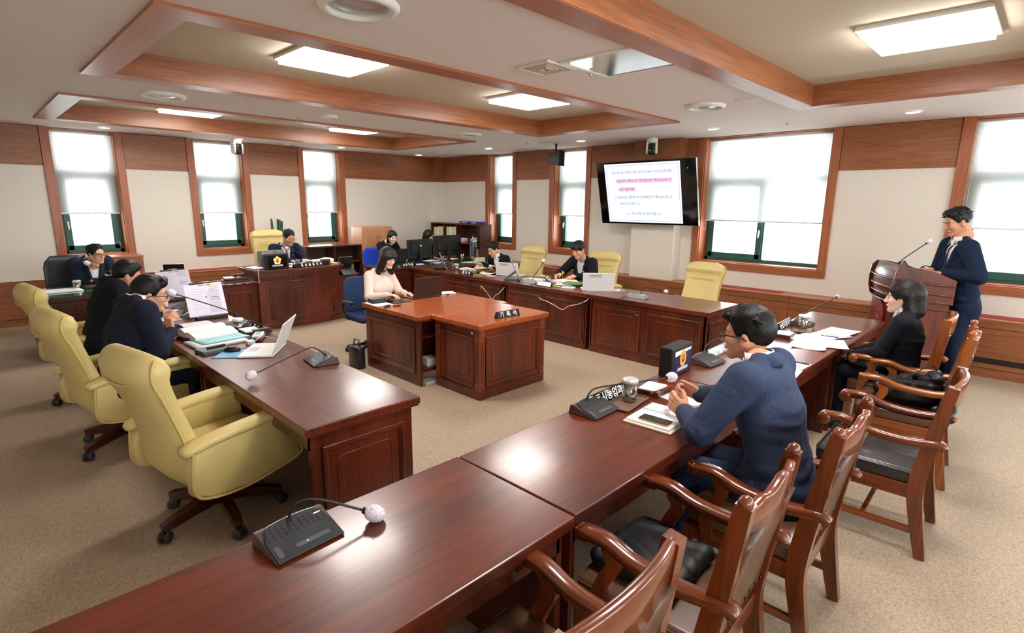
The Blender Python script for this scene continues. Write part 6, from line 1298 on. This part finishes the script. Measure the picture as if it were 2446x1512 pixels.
def mug(label, loc, r, h, mat='brushed_steel', handle=None, foil=False, rz=0, glass=False):
    t = thing('cup', label, 'cup', loc, rz, 'drinking cups on the desks'); m = MB(); m.lathe([(0, .002), (r * .9, .002), (r * .95, .008), (r, h), (r * .95, h), (r * .9, .01), (0, .01)], n=28); m.build('cup_body', M_[mat], t)
    if handle: m = MB(); m.tube(catmull([(r * .95, 0, h * .8), (r + .028, 0, h * .78), (r + .03, 0, h * .35), (r * .95, 0, h * .22)], 5), .004, 8); m.build('handle', M_[mat], t)
    if foil:
        m = MB(); m.lathe([(r * 1.02, h - .014), (r * 1.1, h - .012), (r * 1.08, h + .004), (r * .9, h + .010), (r * .5, h + .007), (0, h + .012)], n=30); c = m.build('foil_lid', M_['white_foil'], t)
plain('white_foil', (222, 222, 224), .32, .35, bump=1.0, bscale=90)
mug('steel tumbler with foil lid on the walnut tray before the folded hands', (2.625, 1.615, .758), .042, .125, foil=True)
mug('steel mug with handle and foil lid at the lectern end of the front desks', (5.48, 1.55, .758), .044, .115, handle=1, foil=True, rz=rad(-40))
mug('steel cup with foil lid beside the open books of the left row', (1.63, 5.00, .75), .042, .10, foil=True, handle=1, rz=rad(100))
mug('clear glass with pale lid on the far-left green desk', (.97, 8.72, .75), .042, .10, 'brushed_steel', foil=True)
mug('dark mug with handle on the chairman desk', (3.66, 8.30, .886), .04, .10, 'steel_blue', handle=1, rz=rad(170))
mug('steel mug at the left end of the right row beside a tablet', (5.92, 7.18, .75), .04, .095, handle=1, foil=True, rz=rad(150))
mug('steel mug behind the small nameplate of the right row', (5.98, 5.16, .75), .042, .10, handle=1, rz=rad(150))
mug('steel pencil cup beside the monitor stand on the staff desk', (7.2, 8.55, .75), .035, .10)
mug('pale paper cup in front of the clipped papers in the left row', (1.44, 6.62, .75), .035, .09, 'paper')
def sheets(name, label, loc, rz, pts=None, w=.21, d=.297, n=1, mat='paper', cat='paper', group=None, th=.001, curl=0, lines=0):
    """one sheet or a thin stack, local x across, y along"""
    t = thing(name, label, cat, loc, rz, group); m = MB(); g = 8; rnd = random.Random(int(loc[0] * 977 + loc[1] * 131)); 
    rows = [[Vector((-w / 2 + w * i / g, -d / 2 + d * j / g, th + curl * (abs(2 * i / g - 1) ** 3) + curl * .4 * math.sin(3 * j / g))) for i in range(g + 1)] for j in range(g + 1)]
    b2 = bmesh.new(); V = [[b2.verts.new(p) for p in r] for r in rows]; V2 = [[b2.verts.new((p.x, p.y, p.z - th)) for p in r] for r in rows]
    for j in range(g):
        for i in range(g): b2.faces.new((V[j][i], V[j][i + 1], V[j + 1][i + 1], V[j + 1][i])); b2.faces.new((V2[j][i], V2[j + 1][i], V2[j + 1][i + 1], V2[j][i + 1]))
    for j in range(g): b2.faces.new((V[j][0], V[j + 1][0], V2[j + 1][0], V2[j][0])); b2.faces.new((V[j][g], V2[j][g], V2[j + 1][g], V[j + 1][g])); b2.faces.new((V[0][j], V2[0][j], V2[0][j + 1], V[0][j + 1])); b2.faces.new((V[g][j], V[g][j + 1], V2[g][j + 1], V2[g][j]))
    m._merge(b2, None, True); m.build('sheet', M_[mat], t)
    if lines:
        m = MB()
        for k in range(lines): y = d * (.36 - .72 * k / max(lines - 1, 1)); m.box(-w * .36, w * (.36 - .1 * (k % 3)), y - .0014, y + .0014, th - .0004 + (curl * .25 if curl else 0), th + .0006 + (curl * .25 if curl else 0))
        m.build('printed_lines', M_['ink'], t)
    return t
PG = 'loose white papers on the front desks'
for k, (x, y, r, lb) in enumerate([(4.86, 1.30, 20, 'curling sheet nearest the camera among the scattered papers'), (5.10, 1.38, -8, 'sheet lying under the blue pen'), (5.32, 1.30, -14, 'sheet at the back right of the scattered papers'), (5.02, 1.20, 30, 'lowest sheet at the desk edge among the scattered papers'), (5.55, 1.26, 4, 'rightmost sheet beside the lectern end')]):
    sheets('paper_sheet', 'white ' + lb, (x, y, .7505 + .0022 * k), rad(r + 80), w=.25, d=.34, group=PG, curl=.0025 if k else .012, lines=0 if k == 0 else 5)
sheets('paper_sheet', 'white sheet beyond the elbow of the man in blue, under a black pen', (4.10, 1.22, .7505), rad(88), w=.22, d=.30, group=PG, curl=.002); sheets('paper_sheet', 'white sheet at the desk edge right of the man in blue', (3.86, 1.19, .7505), rad(96), w=.21, d=.30, group=PG, curl=.002)
sheets('paper_sheet', 'white sheet under the folded hands', (2.98, 1.40, .7505), rad(84), w=.24, d=.34, group=PG, curl=.001)
def pen(name, label, a, b_, mat, r=.0045, tip='black_plastic'):
    a, b_ = Vector(a), Vector(b_); c = (a + b_) / 2; t = thing(name, label, 'pen', c); u = (b_ - a).normalized(); A, B = a - c, b_ - c; m = MB(); m.tube([A, A + u * .012, B - u * .004, B], [.0012, r, r, r * .7], 8); m.build('barrel', M_[mat], t)
    m = MB(); m.tube([B - u * .045 + Vector((0, 0, r)), B - u * .005 + Vector((0, 0, r))], .0014, 5); m.tube([A + u * .02, A + u * .045], r * 1.1, 8); m.build('grip', M_[tip], t)
pen('ballpoint_pen', 'blue and silver pen lying on the scattered papers', (5.25, 1.33, .767), (5.26, 1.19, .767), 'ink_blue', tip='silver_plastic'); pen('ballpoint_pen', 'black pen lying beyond the elbow of the man in blue', (4.21, 1.27, .759), (4.20, 1.11, .759), 'black_plastic')
pen('ballpoint_pen', 'red pen held up by the man with glasses in the left row', (.955, 4.80, .925), (1.115, 4.78, .985), 'red_pen', .005, 'red_pen'); pen('ballpoint_pen', 'dark red pen between the folded hands of the man in blue', (2.60, 1.47, .845), (2.80, 1.40, .875), 'emblem_red')
pen('ballpoint_pen', 'yellow pencil in the hand of the man with bowl-cut hair', (6.27, 5.13, .80), (6.36, 5.20, .885), 'hl_yellow'); pen('ballpoint_pen', 'yellow pen upright in the clasped hands of the far-left official', (1.40, 8.96, .82), (1.37, 8.97, .93), 'hl_yellow')
# notebook, phone, tray, note box before the man in blue
t = thing('spiral_notebook', 'open white spiral notebook under the smartphone', 'notebook', (2.525, 1.355, .75), rad(4)); m = MB(); m.box(-.17, .17, -.135, .135, 0, .010, .003); m.build('cover', M_['paper_warm'], t)
m = MB(); m.box(-.155, .155, -.12, .125, .010, .020, .001); m.build('pages', M_['paper'], t); m = MB()
for i in range(22): y = -.115 + .0108 * i; m.tube([(.02, y, .020), (.025, y, .026), (.034, y, .026), (.038, y, .020)], .001, 5)
m.build('spiral', M_['black_plastic'], t)
t = thing('smartphone', 'black smartphone with gold edge lying on the spiral notebook', 'smartphone', (2.435, 1.335, .771), rad(4)); m = MB(); m.prism(rrect(.078, .165, .009), 0, .008, 'z', .0015); m.build('case', M_['brass'], t); m = MB(); m.prism(rrect(.074, .161, .008), .0078, .0086, 'z'); m.build('screen', M_['black_gloss'], t)
def tray(label, loc, rz, w, d, mat='walnut_tray'): t = thing('wooden_tray', label, 'tray', loc, rz, 'wooden cup trays'); m = MB(); m.box(-w / 2, w / 2, -d / 2, d / 2, 0, .006, .003); m.build('tray_base', M_[mat], t); m = MB(); m.tube([(a, b_, .009) for a, b_ in rrect(w, d, .02)], .005, 6, closed=True); m.build('rim', M_[mat], t)
tray('walnut tray under the foil-covered tumbler', (2.60, 1.615, .75), rad(8), .29, .15); tray('walnut tray under the silver mug at the lectern end', (5.42, 1.53, .75), rad(10), .30, .16)
def notebox(label, loc, rz, open_=True):
    t = thing('memo_box', label, 'memo box', loc, rz, 'brown memo boxes'); m = MB(); m.box(-.09, .09, -.07, .07, 0, .03, .003); m.build('box', M_['dark_wood_x'], t); m = MB(); m.box(-.082, .082, -.062, .062, .03, .036, .001); m.build('memo_sheets', M_['paper'], t)
    if open_: m = MB(); m.box(-.09, .09, .075, .155, 0, .012, .003); m.build('flap', M_['dark_wood_x'], t)
notebox('brown memo box with white slips beside the tumbler', (2.88, 1.61, .75), rad(8)); notebox('brown memo box left of the silver mug at the lectern end', (5.02, 1.56, .75), rad(6), False)
m = MB(); m.box(1.60, 1.82, 4.74, 4.92, .75, .775, .004); m.mi = 1; m.box(1.60, 1.73, 4.75, 4.92, .775, .785, .002); m.mi = 0; m.box(1.66, 1.80, 4.73, 4.78, .776, .792, .003); props(m.build('memo_box', [M_['dark_wood_y'], M_['paper']]), 'brown memo box with white slips in front of the foil-covered cup', 'memo box', 'brown memo boxes')
t = thing('pen_tray', 'dark pen tray with white box of coloured markers on the left desk', 'pen tray', (1.64, 4.60, .75), rad(60)); m = MB(); m.box(-.14, .14, -.05, .05, 0, .006, .002); m.tube([(a, b_, .012) for a, b_ in rrect(.28, .10, .015)], .007, 6, closed=True); m.build('tray', M_['black_plastic'], t)
m = MB(); m.box(-.05, .12, -.035, .035, .008, .03, .003); m.build('marker_box', M_['paper'], t)
for k, c in enumerate(('hl_yellow', 'hl_green', 'hl_pink', 'mat_blue')): m = MB(); m.box(-.04 + k * .038, -.01 + k * .038, -.02, .02, .03, .031); m.build('marker', M_[c], t)
m = MB(); m.tube([(-.13, -.01, .018), (-.06, -.02, .018)], .006, 6); m.build('marker', M_['hl_pink'], t)
m = MB(); m.tube([(-.12, .02, .018), (-.06, .01, .018)], .006, 6); m.build('marker', M_['ink_blue'], t)
# books and papers of the man with the red pen (he faces +x)
def open_book(label, loc, rz, w=.22, d=.30, th=.03, mat='paper', bulge=.02):
    """local y is the reading direction, spine along y; pages arch from the spine"""
    t = thing('open_book', label, 'book', loc, rz, 'open documents'); 
    for s in (-1, 1):
        m = MB(); prof = [(0, .004)] + [(s * w * f, th * (1 - .35 * f) + bulge * math.sin(PI * min(f * 1.15, 1)) * (1 if s > 0 else .5)) for f in (0, .08, .2, .35, .5, .65, .8, .92, 1)] + [(s * w * 1.02, .004)]
        m.prism(prof if s > 0 else prof[::-1], -d / 2, d / 2, 'y', 0); m.build('page_block', M_[mat], t)
    m = MB(); m.box(-w * 1.03, w * 1.03, -d / 2 - .004, d / 2 + .004, 0, .004, .001); m.build('cover', M_['paper_edge'], t)
    m = MB()
    for k in range(7): x = w * (.86 - .09 * (k % 4)); m.box(x - .002, x + .002, -d * .36 + .02 * (k % 3), d * .30, th * .75 + bulge * .35, th * .75 + bulge * .35 + .0006)
    return t, m.b.free()
open_book('thick open document with arched page before the man with the red pen', (1.35, 4.93, .782), rad(98), .19, .34, .034, bulge=.028)
open_book('thin open document beyond the left hand of the man with the red pen', (1.40, 5.42, .75), rad(96), .17, .30, .012, bulge=.008)
sheets('document', 'pale cyan printed sheets under the thick open document', (1.38, 4.70, .776), rad(98), w=.26, d=.36, mat='paper_cyan', cat='document', th=.006, curl=.004, lines=7); sheets('document', 'white bound booklet lying under the cyan sheets', (1.34, 4.66, .7505), rad(94), w=.27, d=.38, mat='paper', cat='document', th=.024)
m = MB(); m.box(-.10, .10, -.075, .075, 0, .028, .004); o = m.build('grey_folder', M_['grey_plastic']); o.location = (1.235, 4.40, .751); o.rotation_euler = (0, 0, rad(8)); props(o, 'grey ring binder at the desk edge of the left row', 'binder')
m = MB(); m.box(-.07, .07, -.012, .012, 0, .016, .006); o = m.build('pencil_case', M_['black_plastic']); o.location = (1.26, 4.40, .780); o.rotation_euler = (0, 0, rad(12)); props(o, 'slim black case on the grey binder', 'case')
t = thing('mouse_pad', 'light blue mouse pad with dark border beside the white laptop', 'mouse pad', (1.315, 4.235, .75), rad(50)); m = MB(); m.box(-.12, .12, -.10, .10, 0, .003, .001); m.build('pad', M_['mat_navy'], t); m = MB(); m.box(-.105, .112, -.09, .092, .003, .0036); m.build('print', M_['mat_blue'], t)
def mouse(label, loc, rz): t = thing('computer_mouse', label, 'computer mouse', loc, rz); m = MB(); m.ellip((0, 0, .012), (.058, .034, .026)); m.build('shell', M_['black_plastic'], t); m = MB(); m.ellip((.03, 0, .034), (.010, .004, .006)); m.build('wheel', M_['grey_plastic'], t)
mouse('black computer mouse on the light blue pad', (1.345, 4.30, .754), rad(150)); mouse('black computer mouse on the black mat of the recorder', (3.40, 5.34, .755), rad(80))
cable([(1.74, 4.33, .76), (1.70, 4.48, .765), (1.62, 4.50, .80), (1.58, 4.40, .80), (1.54, 4.42, .77), (1.50, 4.44, .76)], .0035, 'white_plastic', 'white charger cable looping behind the white laptop'); m = MB(); m.box(1.49, 1.55, 4.40, 4.46, .751, .785, .006); props(m.build('charger', M_['white_plastic']), 'small white charger plug behind the white laptop', 'charger')
sheets('document', 'white pages before the man half hidden in the left row', (1.22, 5.92, .7505), rad(92), w=.26, d=.34, cat='document', th=.008, lines=5); sheets('document', 'papers on the near edge of the far-left green desk', (.78, 8.62, .7505), rad(5), w=.42, d=.30, cat='document', th=.015); sheets('document', 'white papers under the hands of the far-left official', (1.38, 8.86, .7505), rad(2), w=.5, d=.3, cat='document', th=.004)
m = MB(); m.box(1.04, 1.22, 8.66, 8.76, .751, .785, .01); props(m.build('leather_case', M_['book_brown']), 'dark case on the far-left green desk', 'case')
# chairman desk
sheets('document', 'open thick volume on the chairman desk right of the microphone', (4.06, 8.44, .887), rad(8), w=.40, d=.28, mat='paper_warm', cat='document', th=.05, curl=.02); sheets('document', 'printed pages under the hands of the chairman', (3.80, 8.52, .887), rad(2), w=.34, d=.26, cat='document', th=.01, lines=5); sheets('document', 'papers at the left corner of the chairman desk', (3.03, 8.34, .887), rad(4), w=.16, d=.26, cat='document', th=.018)
sheets('document', 'yellow edged papers at the right end of the chairman desk', (4.24, 8.32, .887), rad(20), w=.14, d=.24, mat='paper_yellow', cat='document', th=.008); sheets('document', 'coloured card under the dark mug', (3.53, 8.26, .887), rad(30), w=.16, d=.16, mat='paper_lilac', cat='document', th=.006); m = MB(); m.box(4.02, 4.16, 8.22, 8.30, .887, .965, .004); props(m.build('desk_box', M_['book_brown']), 'small brown box behind the long nameplate', 'box')
cable([(3.10, 8.16, .90), (3.02, 8.14, .93), (2.97, 8.08, .90), (2.955, 8.04, .80), (2.96, 8.04, .72), (2.97, 8.10, .705)], .005, 'white_plastic', 'white cable hanging over the left end of the chairman desk')
t = thing('red_cloth', 'crumpled dark red satin cloth under the gavel block', 'cloth', (2.75, 8.36, .702)); m = MB(); n = 60
inner = [Vector((.24 * max(-1, min(1, 1.5 * math.cos(2 * PI * i / n))), .19 * max(-1, min(1, 1.5 * math.sin(2 * PI * i / n))), .008)) for i in range(n)]
outer = [Vector((p.x * 1.16, p.y * 1.16, .012 + .014 * math.sin(i * 2.1) + .008 * math.sin(i * 3.7))) for i, p in enumerate(inner)]; edge = [Vector((p.x * (1.22 + .04 * math.sin(i * 1.7)), p.y * (1.22 + .04 * math.sin(i * 1.7)), .004)) for i, p in enumerate(inner)]
m.loft([[p * .01 + Vector((0, 0, .008)) for p in inner], inner, outer, edge], cap=True); m.build('satin', M_['red_velvet'], t)
t = thing('gavel_block', 'dark wooden gavel block with pale top on the red cloth', 'gavel block', (2.74, 8.36, .712), rad(-6)); m = MB(); m.box(-.17, .17, -.12, .12, 0, .035, .004); m.box(-.15, .15, -.10, .10, .035, .07, .012); m.build('block', M_['dark_wood_x'], t); m = MB(); m.box(-.145, -.02, -.095, .095, .0695, .072, .001); m.build('metal_plate', M_['brushed_steel'], t)
t = thing('gavel', 'turned dark red wooden gavel lying on its block', 'gavel', (2.80, 8.35, .812), rad(10)); m = MB(); m.lathe([(0, -.075), (.026, -.075), (.03, -.065), (.026, -.055), (.028, -.045), (.022, -.03), (.027, -.015), (.027, .015), (.022, .03), (.028, .045), (.026, .055), (.03, .065), (.026, .075), (0, .075)], n=22, M=Matrix.Rotation(PI / 2, 4, 'Y')); m.build('gavel_head', M_['desk_x'], t); m = MB(); m.tube([(0, .02, 0), (0, .16, -.012), (0, .24, -.018)], [.009, .010, .013], 10); m.build('gavel_handle', M_['desk_y'], t)
# recorder desk
t = thing('audio_recorder', 'black rectangular recording device on white paper on the middle desk', 'recording device', (3.25, 5.36, .756), rad(-8)); m = MB(); m.box(-.085, .085, -.06, .06, 0, .045, .005); m.build('case', M_['black_plastic'], t); m = MB()
for k in range(4): m.lathe([(0, 0), (.007, 0), (.007, .008), (0, .008)], n=12, M=PF('-y', -.061) @ TR(-.05 + k * .03, .024, 0))
m.box(-.06, .06, -.04, .02, .045, .048, .002); m.build('controls', M_['grey_plastic'], t)
sheets('paper_sheet', 'white sheet under the black recording device', (3.23, 5.30, .7505), rad(-4), w=.21, d=.30, th=.003); m = MB(); m.box(-.12, .12, -.11, .11, 0, .004, .002); o = m.build('mouse_mat', M_['black_leather']); o.location = (3.47, 5.28, .7505); props(o, 'black mouse mat before the recorder', 'mouse mat')
m = MB(); m.ellip((0, 0, .009), (.055, .026, .012)); o = m.build('car_key', M_['black_plastic']); o.location = (3.20, 5.08, .751); o.rotation_euler = (0, 0, .3); props(o, 'small black rounded device at the left edge of the middle desk', 'key fob'); m = MB(); m.box(-.045, .045, -.012, .012, 0, .012, .004); o = m.build('usb_stick', M_['black_plastic']); o.location = (3.30, 5.04, .751); o.rotation_euler = (0, 0, -.1); props(o, 'black memory stick in front of the black mat', 'memory stick')
cable([(3.34, 5.34, .775), (3.40, 5.42, .80), (3.50, 5.40, .79), (3.54, 5.28, .765), (3.44, 5.18, .757), (3.36, 5.10, .757)], .0025, 'black_plastic', 'thin black cable curling around the recorder mouse'); cable([(4.06, 5.30, .765), (4.16, 5.26, .756), (4.28, 5.22, .756), (4.38, 5.10, .756), (4.39, 5.0, .754)], .0025, 'black_plastic', 'thin black cable running right of the dark laptop')
sheets('notebook', 'white notebook right of the dark laptop', (4.25, 5.36, .7505), rad(70), w=.14, d=.20, cat='notebook', th=.014); m = MB(); m.box(-.02, .02, -.014, .014, 0, .014, .004); o = m.build('adapter', M_['black_plastic']); o.location = (4.16, 5.22, .757); props(o, 'tiny black adapter beside the white notebook', 'adapter')
# right row
open_book('open document with yellow edge held by the reading man of the right row', (6.18, 6.80, .752), rad(-96), .17, .26, .03, 'paper_warm'); sheets('document', 'brown covered volume before the reading man', (6.02, 6.56, .7505), rad(-80), w=.24, d=.20, mat='book_brown', cat='document', th=.045)
sheets('document', 'yellow page standing up from the papers of the reading man', (6.12, 6.72, .80), rad(-96), w=.26, d=.20, mat='paper_yellow', cat='document', th=.004, curl=.012); sheets('document', 'rolled white papers left of the white laptop in the right row', (5.92, 6.38, .7505), rad(-70), w=.22, d=.18, mat='paper_warm', cat='document', th=.012, curl=.02)
sheets('document', 'small coloured card before the white laptop in the right row', (5.80, 6.18, .7505), rad(-80), w=.16, d=.10, mat='paper_lilac', cat='document', th=.008); sheets('document', 'white papers right of the steel mug at the left end of the right row', (6.12, 7.14, .7505), rad(-90), w=.36, d=.30, cat='document', th=.006)
open_book('open document under the hands of the man with bowl-cut hair', (6.16, 5.02, .752), rad(-92), .20, .28, .022); sheets('document', 'green covered booklet before the man with bowl-cut hair', (6.02, 4.72, .775), rad(-70), w=.26, d=.22, mat='book_green', cat='document', th=.014); sheets('document', 'violet edged papers under the green booklet', (5.94, 4.78, .7505), rad(-62), w=.28, d=.20, mat='book_purple', cat='document', th=.012); sheets('document', 'white papers over the violet edged papers', (5.92, 4.80, .764), rad(-58), w=.24, d=.17, cat='document', th=.005)
sheets('document', 'white pages behind the upright silver microphone', (6.04, 5.46, .7505), rad(-88), w=.36, d=.26, cat='document', th=.008); 
t = thing('highlighter_box', 'white case of coloured highlighters before the white laptop of the right row', 'pen case', (5.76, 4.60, .751), rad(-70)); m = MB(); m.box(-.09, .09, -.05, .05, 0, .018, .003); m.build('case', M_['paper'], t)
for k, c in enumerate(('hl_pink', 'hl_green', 'mat_blue', 'hl_yellow')): m = MB(); m.box(-.07 + k * .036, -.042 + k * .036, -.035, .035, .018, .0195); m.build('marker', M_[c], t)
m = MB(); m.tube([(5.72, 4.86, .758), (5.73, 4.80, .758)], .007, 8); props(m.build('highlighter', M_['hl_yellow']), 'yellow highlighter beside the small nameplate', 'highlighter', 'highlighters'); m = MB(); m.tube([(5.72, 4.78, .758), (5.73, 4.72, .758)], .007, 8); props(m.build('highlighter', M_['hl_yellow']), 'yellow highlighter beside the coloured highlighter case', 'highlighter', 'highlighters')
m = MB(); m.tube([(5.70, 6.44, .758), (5.72, 6.32, .758)], .007, 8); props(m.build('highlighter', M_['hl_yellow']), 'yellow highlighter at the desk edge left of the white laptop', 'highlighter', 'highlighters')
cable([(6.10, 4.10, .765), (6.16, 4.0, .757), (6.10, 3.92, .757), (6.0, 3.98, .757), (5.9, 4.08, .757), (5.80, 4.20, .757), (5.72, 4.26, .757)], .004, 'white_plastic', 'white laptop cable looping on the desk right of the white laptop'); m = MB(); m.box(6.02, 6.10, 3.98, 4.03, .751, .775, .004); props(m.build('charger', M_['white_plastic']), 'white power adapter right of the white laptop', 'charger')
# staff desk
def monitor(label, loc, rz, w, h, z, mat='black_plastic', foot=True):
    t = thing('computer_monitor', label, 'computer monitor', loc, rz, 'computer monitors on the staff desk'); m = MB(); m.box(-w / 2, w / 2, -.012, .012, z, z + h, .006); m.box(-w * .36, w * .36, -.035, -.01, z + h * .25, z + h * .86, .012); m.build('housing', M_[mat], t); m = MB(); m.box(-w / 2 + .012, w / 2 - .012, .012, .0135, z + .02, z + h - .012); m.build('screen', M_['screen_black'], t)
    m = MB(); m.box(-.035, .035, -.06, -.03, .02, z + h * .55, .008); m.lathe([(0, .01), (.03, .01), (.03, .04), (0, .04)], (0, -.04)); m.build('neck', M_['black_plastic'], t); m = MB(); m.prism(rrect(.26, .18, .04), 0, .012, 'z', .003); m.build('foot', M_['black_gloss'], t); return t
t = monitor('left black computer monitor seen from behind on the staff desk', (6.08, 8.46, .75), rad(2), .58, .36, .085); text('lettering', 'LG', .03, M_['grey_plastic'], t, PF('-y', -.036) @ TR(0, .40, 0)); m = MB(); m.box(-.015, .03, -.0365, -.0352, .315, .34); m.build('white_label', M_['paper'], t)
t = monitor('right larger black computer monitor with thick neck on the staff desk', (6.73, 8.44, .75), rad(-4), .66, .385, .115); m = MB(); m.tube([(-.2, -.037, .40), (.24, -.037, .40), (.26, -.037, .38), (.26, -.037, .28)], .006, 6); m.build('rear_ridge', M_['black_gloss'], t)
monitor('narrow grey-blue monitor back at the right end of the staff desk', (7.27, 8.28, .75), rad(32), .42, .36, .07, 'steel_blue')
t = thing('desk_phone', 'pale office telephone at the right end of the staff desk', 'telephone', (7.16, 7.98, .75), rad(-30)); m = MB(); m.prism([(-.10, 0), (.10, 0), (.10, .03), (-.10, .085)], -.10, .10, 'x', .006); m.build('base', M_['warm_white_plastic'], t); m = MB(); m.tube(catmull([(-.07, -.09, .09), (-.07, 0, .085), (-.07, .09, .10)], 4), .018, 8); m.build('handset', M_['black_plastic'], t)
for x, y, r, w, d, mt, lb in ((5.86, 8.30, 4, .28, .20, 'paper', 'white papers left of the left monitor foot'), (6.38, 8.26, -10, .22, .16, 'paper_cyan', 'pale papers between the monitor feet'), (5.96, 8.36, 0, .20, .12, 'book_blue', 'blue booklet under the left monitor'), (6.98, 8.66, 20, .30, .22, 'paper', 'papers right of the larger monitor'), (6.90, 7.92, -12, .30, .20, 'paper_edge', 'papers beside the office telephone'), (6.50, 8.66, 8, .28, .20, 'paper_lilac', 'papers behind the monitors')): sheets('document', lb, (x, y, .7505 if mt != 'book_blue' else .757), rad(r), w=w, d=d, mat=mt, cat='document', th=.006)
t = thing('desk_lamp_cable', 'small blue headed gooseneck cable before the left monitor', 'usb lamp', (6.12, 8.28, .75)); m = MB(); m.tube(catmull([(.12, 0, 0), (.14, 0, .08), (.06, 0, .13), (-.02, 0, .13)], 5), .003, 6); m.build('gooseneck', M_['black_plastic'], t); m = MB(); m.ellip((-.035, 0, .13), (.02, .008, .008)); m.build('head', M_['book_blue'], t)
m = MB(); m.box(-.05, .05, -.05, .05, 0, .02, .006); m.tube([(0, 0, .02), (-.02, .0, .10), (-.03, .01, .14)], .006, 6); m.tube([(.02, 0, .02), (.03, .01, .12)], .004, 6); o = m.build('pen_holder', M_['grey_plastic']); o.location = (6.52, 8.2, .751); props(o, 'small pen holder with pens before the larger monitor', 'pen holder')
m = MB(); m.ellip((0, 0, .012), (.05, .03, .018)); o = m.build('computer_mouse', M_['black_plastic']); o.location = (6.95, 8.22, .752); props(o, 'black mouse right of the larger monitor foot', 'computer mouse')
# bags
t = thing('flat_bag', 'flat black nylon bag lying on the brown armchair seat', 'bag', (1.75, .93, .493), rad(90)); V, Q = solid([Cap((-.14, -.15, .035), (-.14, .15, .035), .035, k=.02), Cap((.15, -.15, .03), (.15, .15, .03), .03, k=.02), Cap((-.14, -.15, .035), (.15, -.15, .03), .033, .03, k=.02), Cap((-.14, .15, .035), (.15, .15, .03), .033, k=.02), Ell((0, 0, .038), (.17, .17, .04), k=.03)], .009, post=lambda P, F: np.maximum(F + .004 * np.sin(P[..., 0] * 34 + 6 * np.sin(P[..., 1] * 16)), .002 - P[..., 2])); np_mesh('bag_body', [(V, Q)], M_['bag_nylon'], t)
m = MB()
for s in (0, .03): m.tube(catmull([(.02 + s, -.165, .05), (.0 + s, -.22, .035), (.06 + s, -.235, .03), (.14 + s, -.22, .03), (.15, -.165, .045)], 5), .008, 6, flat=.4)
m.build('handle', M_['bag_nylon'], t)
t = thing('tote_bag', 'slumped black tote bag on the brown armchair seat beside the woman', 'bag', (4.74, .60, .493), rad(95)); V, Q = solid([Ell((0, 0, .07), (.20, .17, .085), k=.04), Ell((-.14, .02, .12), (.08, .16, .12), k=.05), Cap((-.17, -.12, .20), (-.17, .14, .22), .022, k=.05), Cap((.02, -.12, .14), (.02, .14, .13), .03, k=.05)], .011, post=lambda P, F: np.maximum(F + .007 * np.sin(P[..., 1] * 30 + 7 * np.sin(P[..., 2] * 18)), .002 - P[..., 2])); np_mesh('bag_body', [(V, Q)], M_['bag_nylon'], t)
m = MB(); m.tube(catmull([(-.17, -.10, .22), (-.12, -.06, .27), (-.02, 0, .20), (.10, .06, .17), (.18, .10, .18)], 6), .009, 6, flat=.4); m.tube(catmull([(-.15, .12, .22), (-.08, .14, .26), (.04, .14, .18), (.16, .12, .19)], 6), .009, 6, flat=.4); m.build('strap', M_['bag_nylon'], t)
m = MB(); m.box(.17, .20, .09, .11, .18, .2, .003); m.build('zip_pull', M_['chrome'], t)
sheets('document', 'white reading papers on the lectern top under the speaker hands', (7.10, .84, 1.21), rad(28), w=.34, d=.24, cat='document', th=.006)
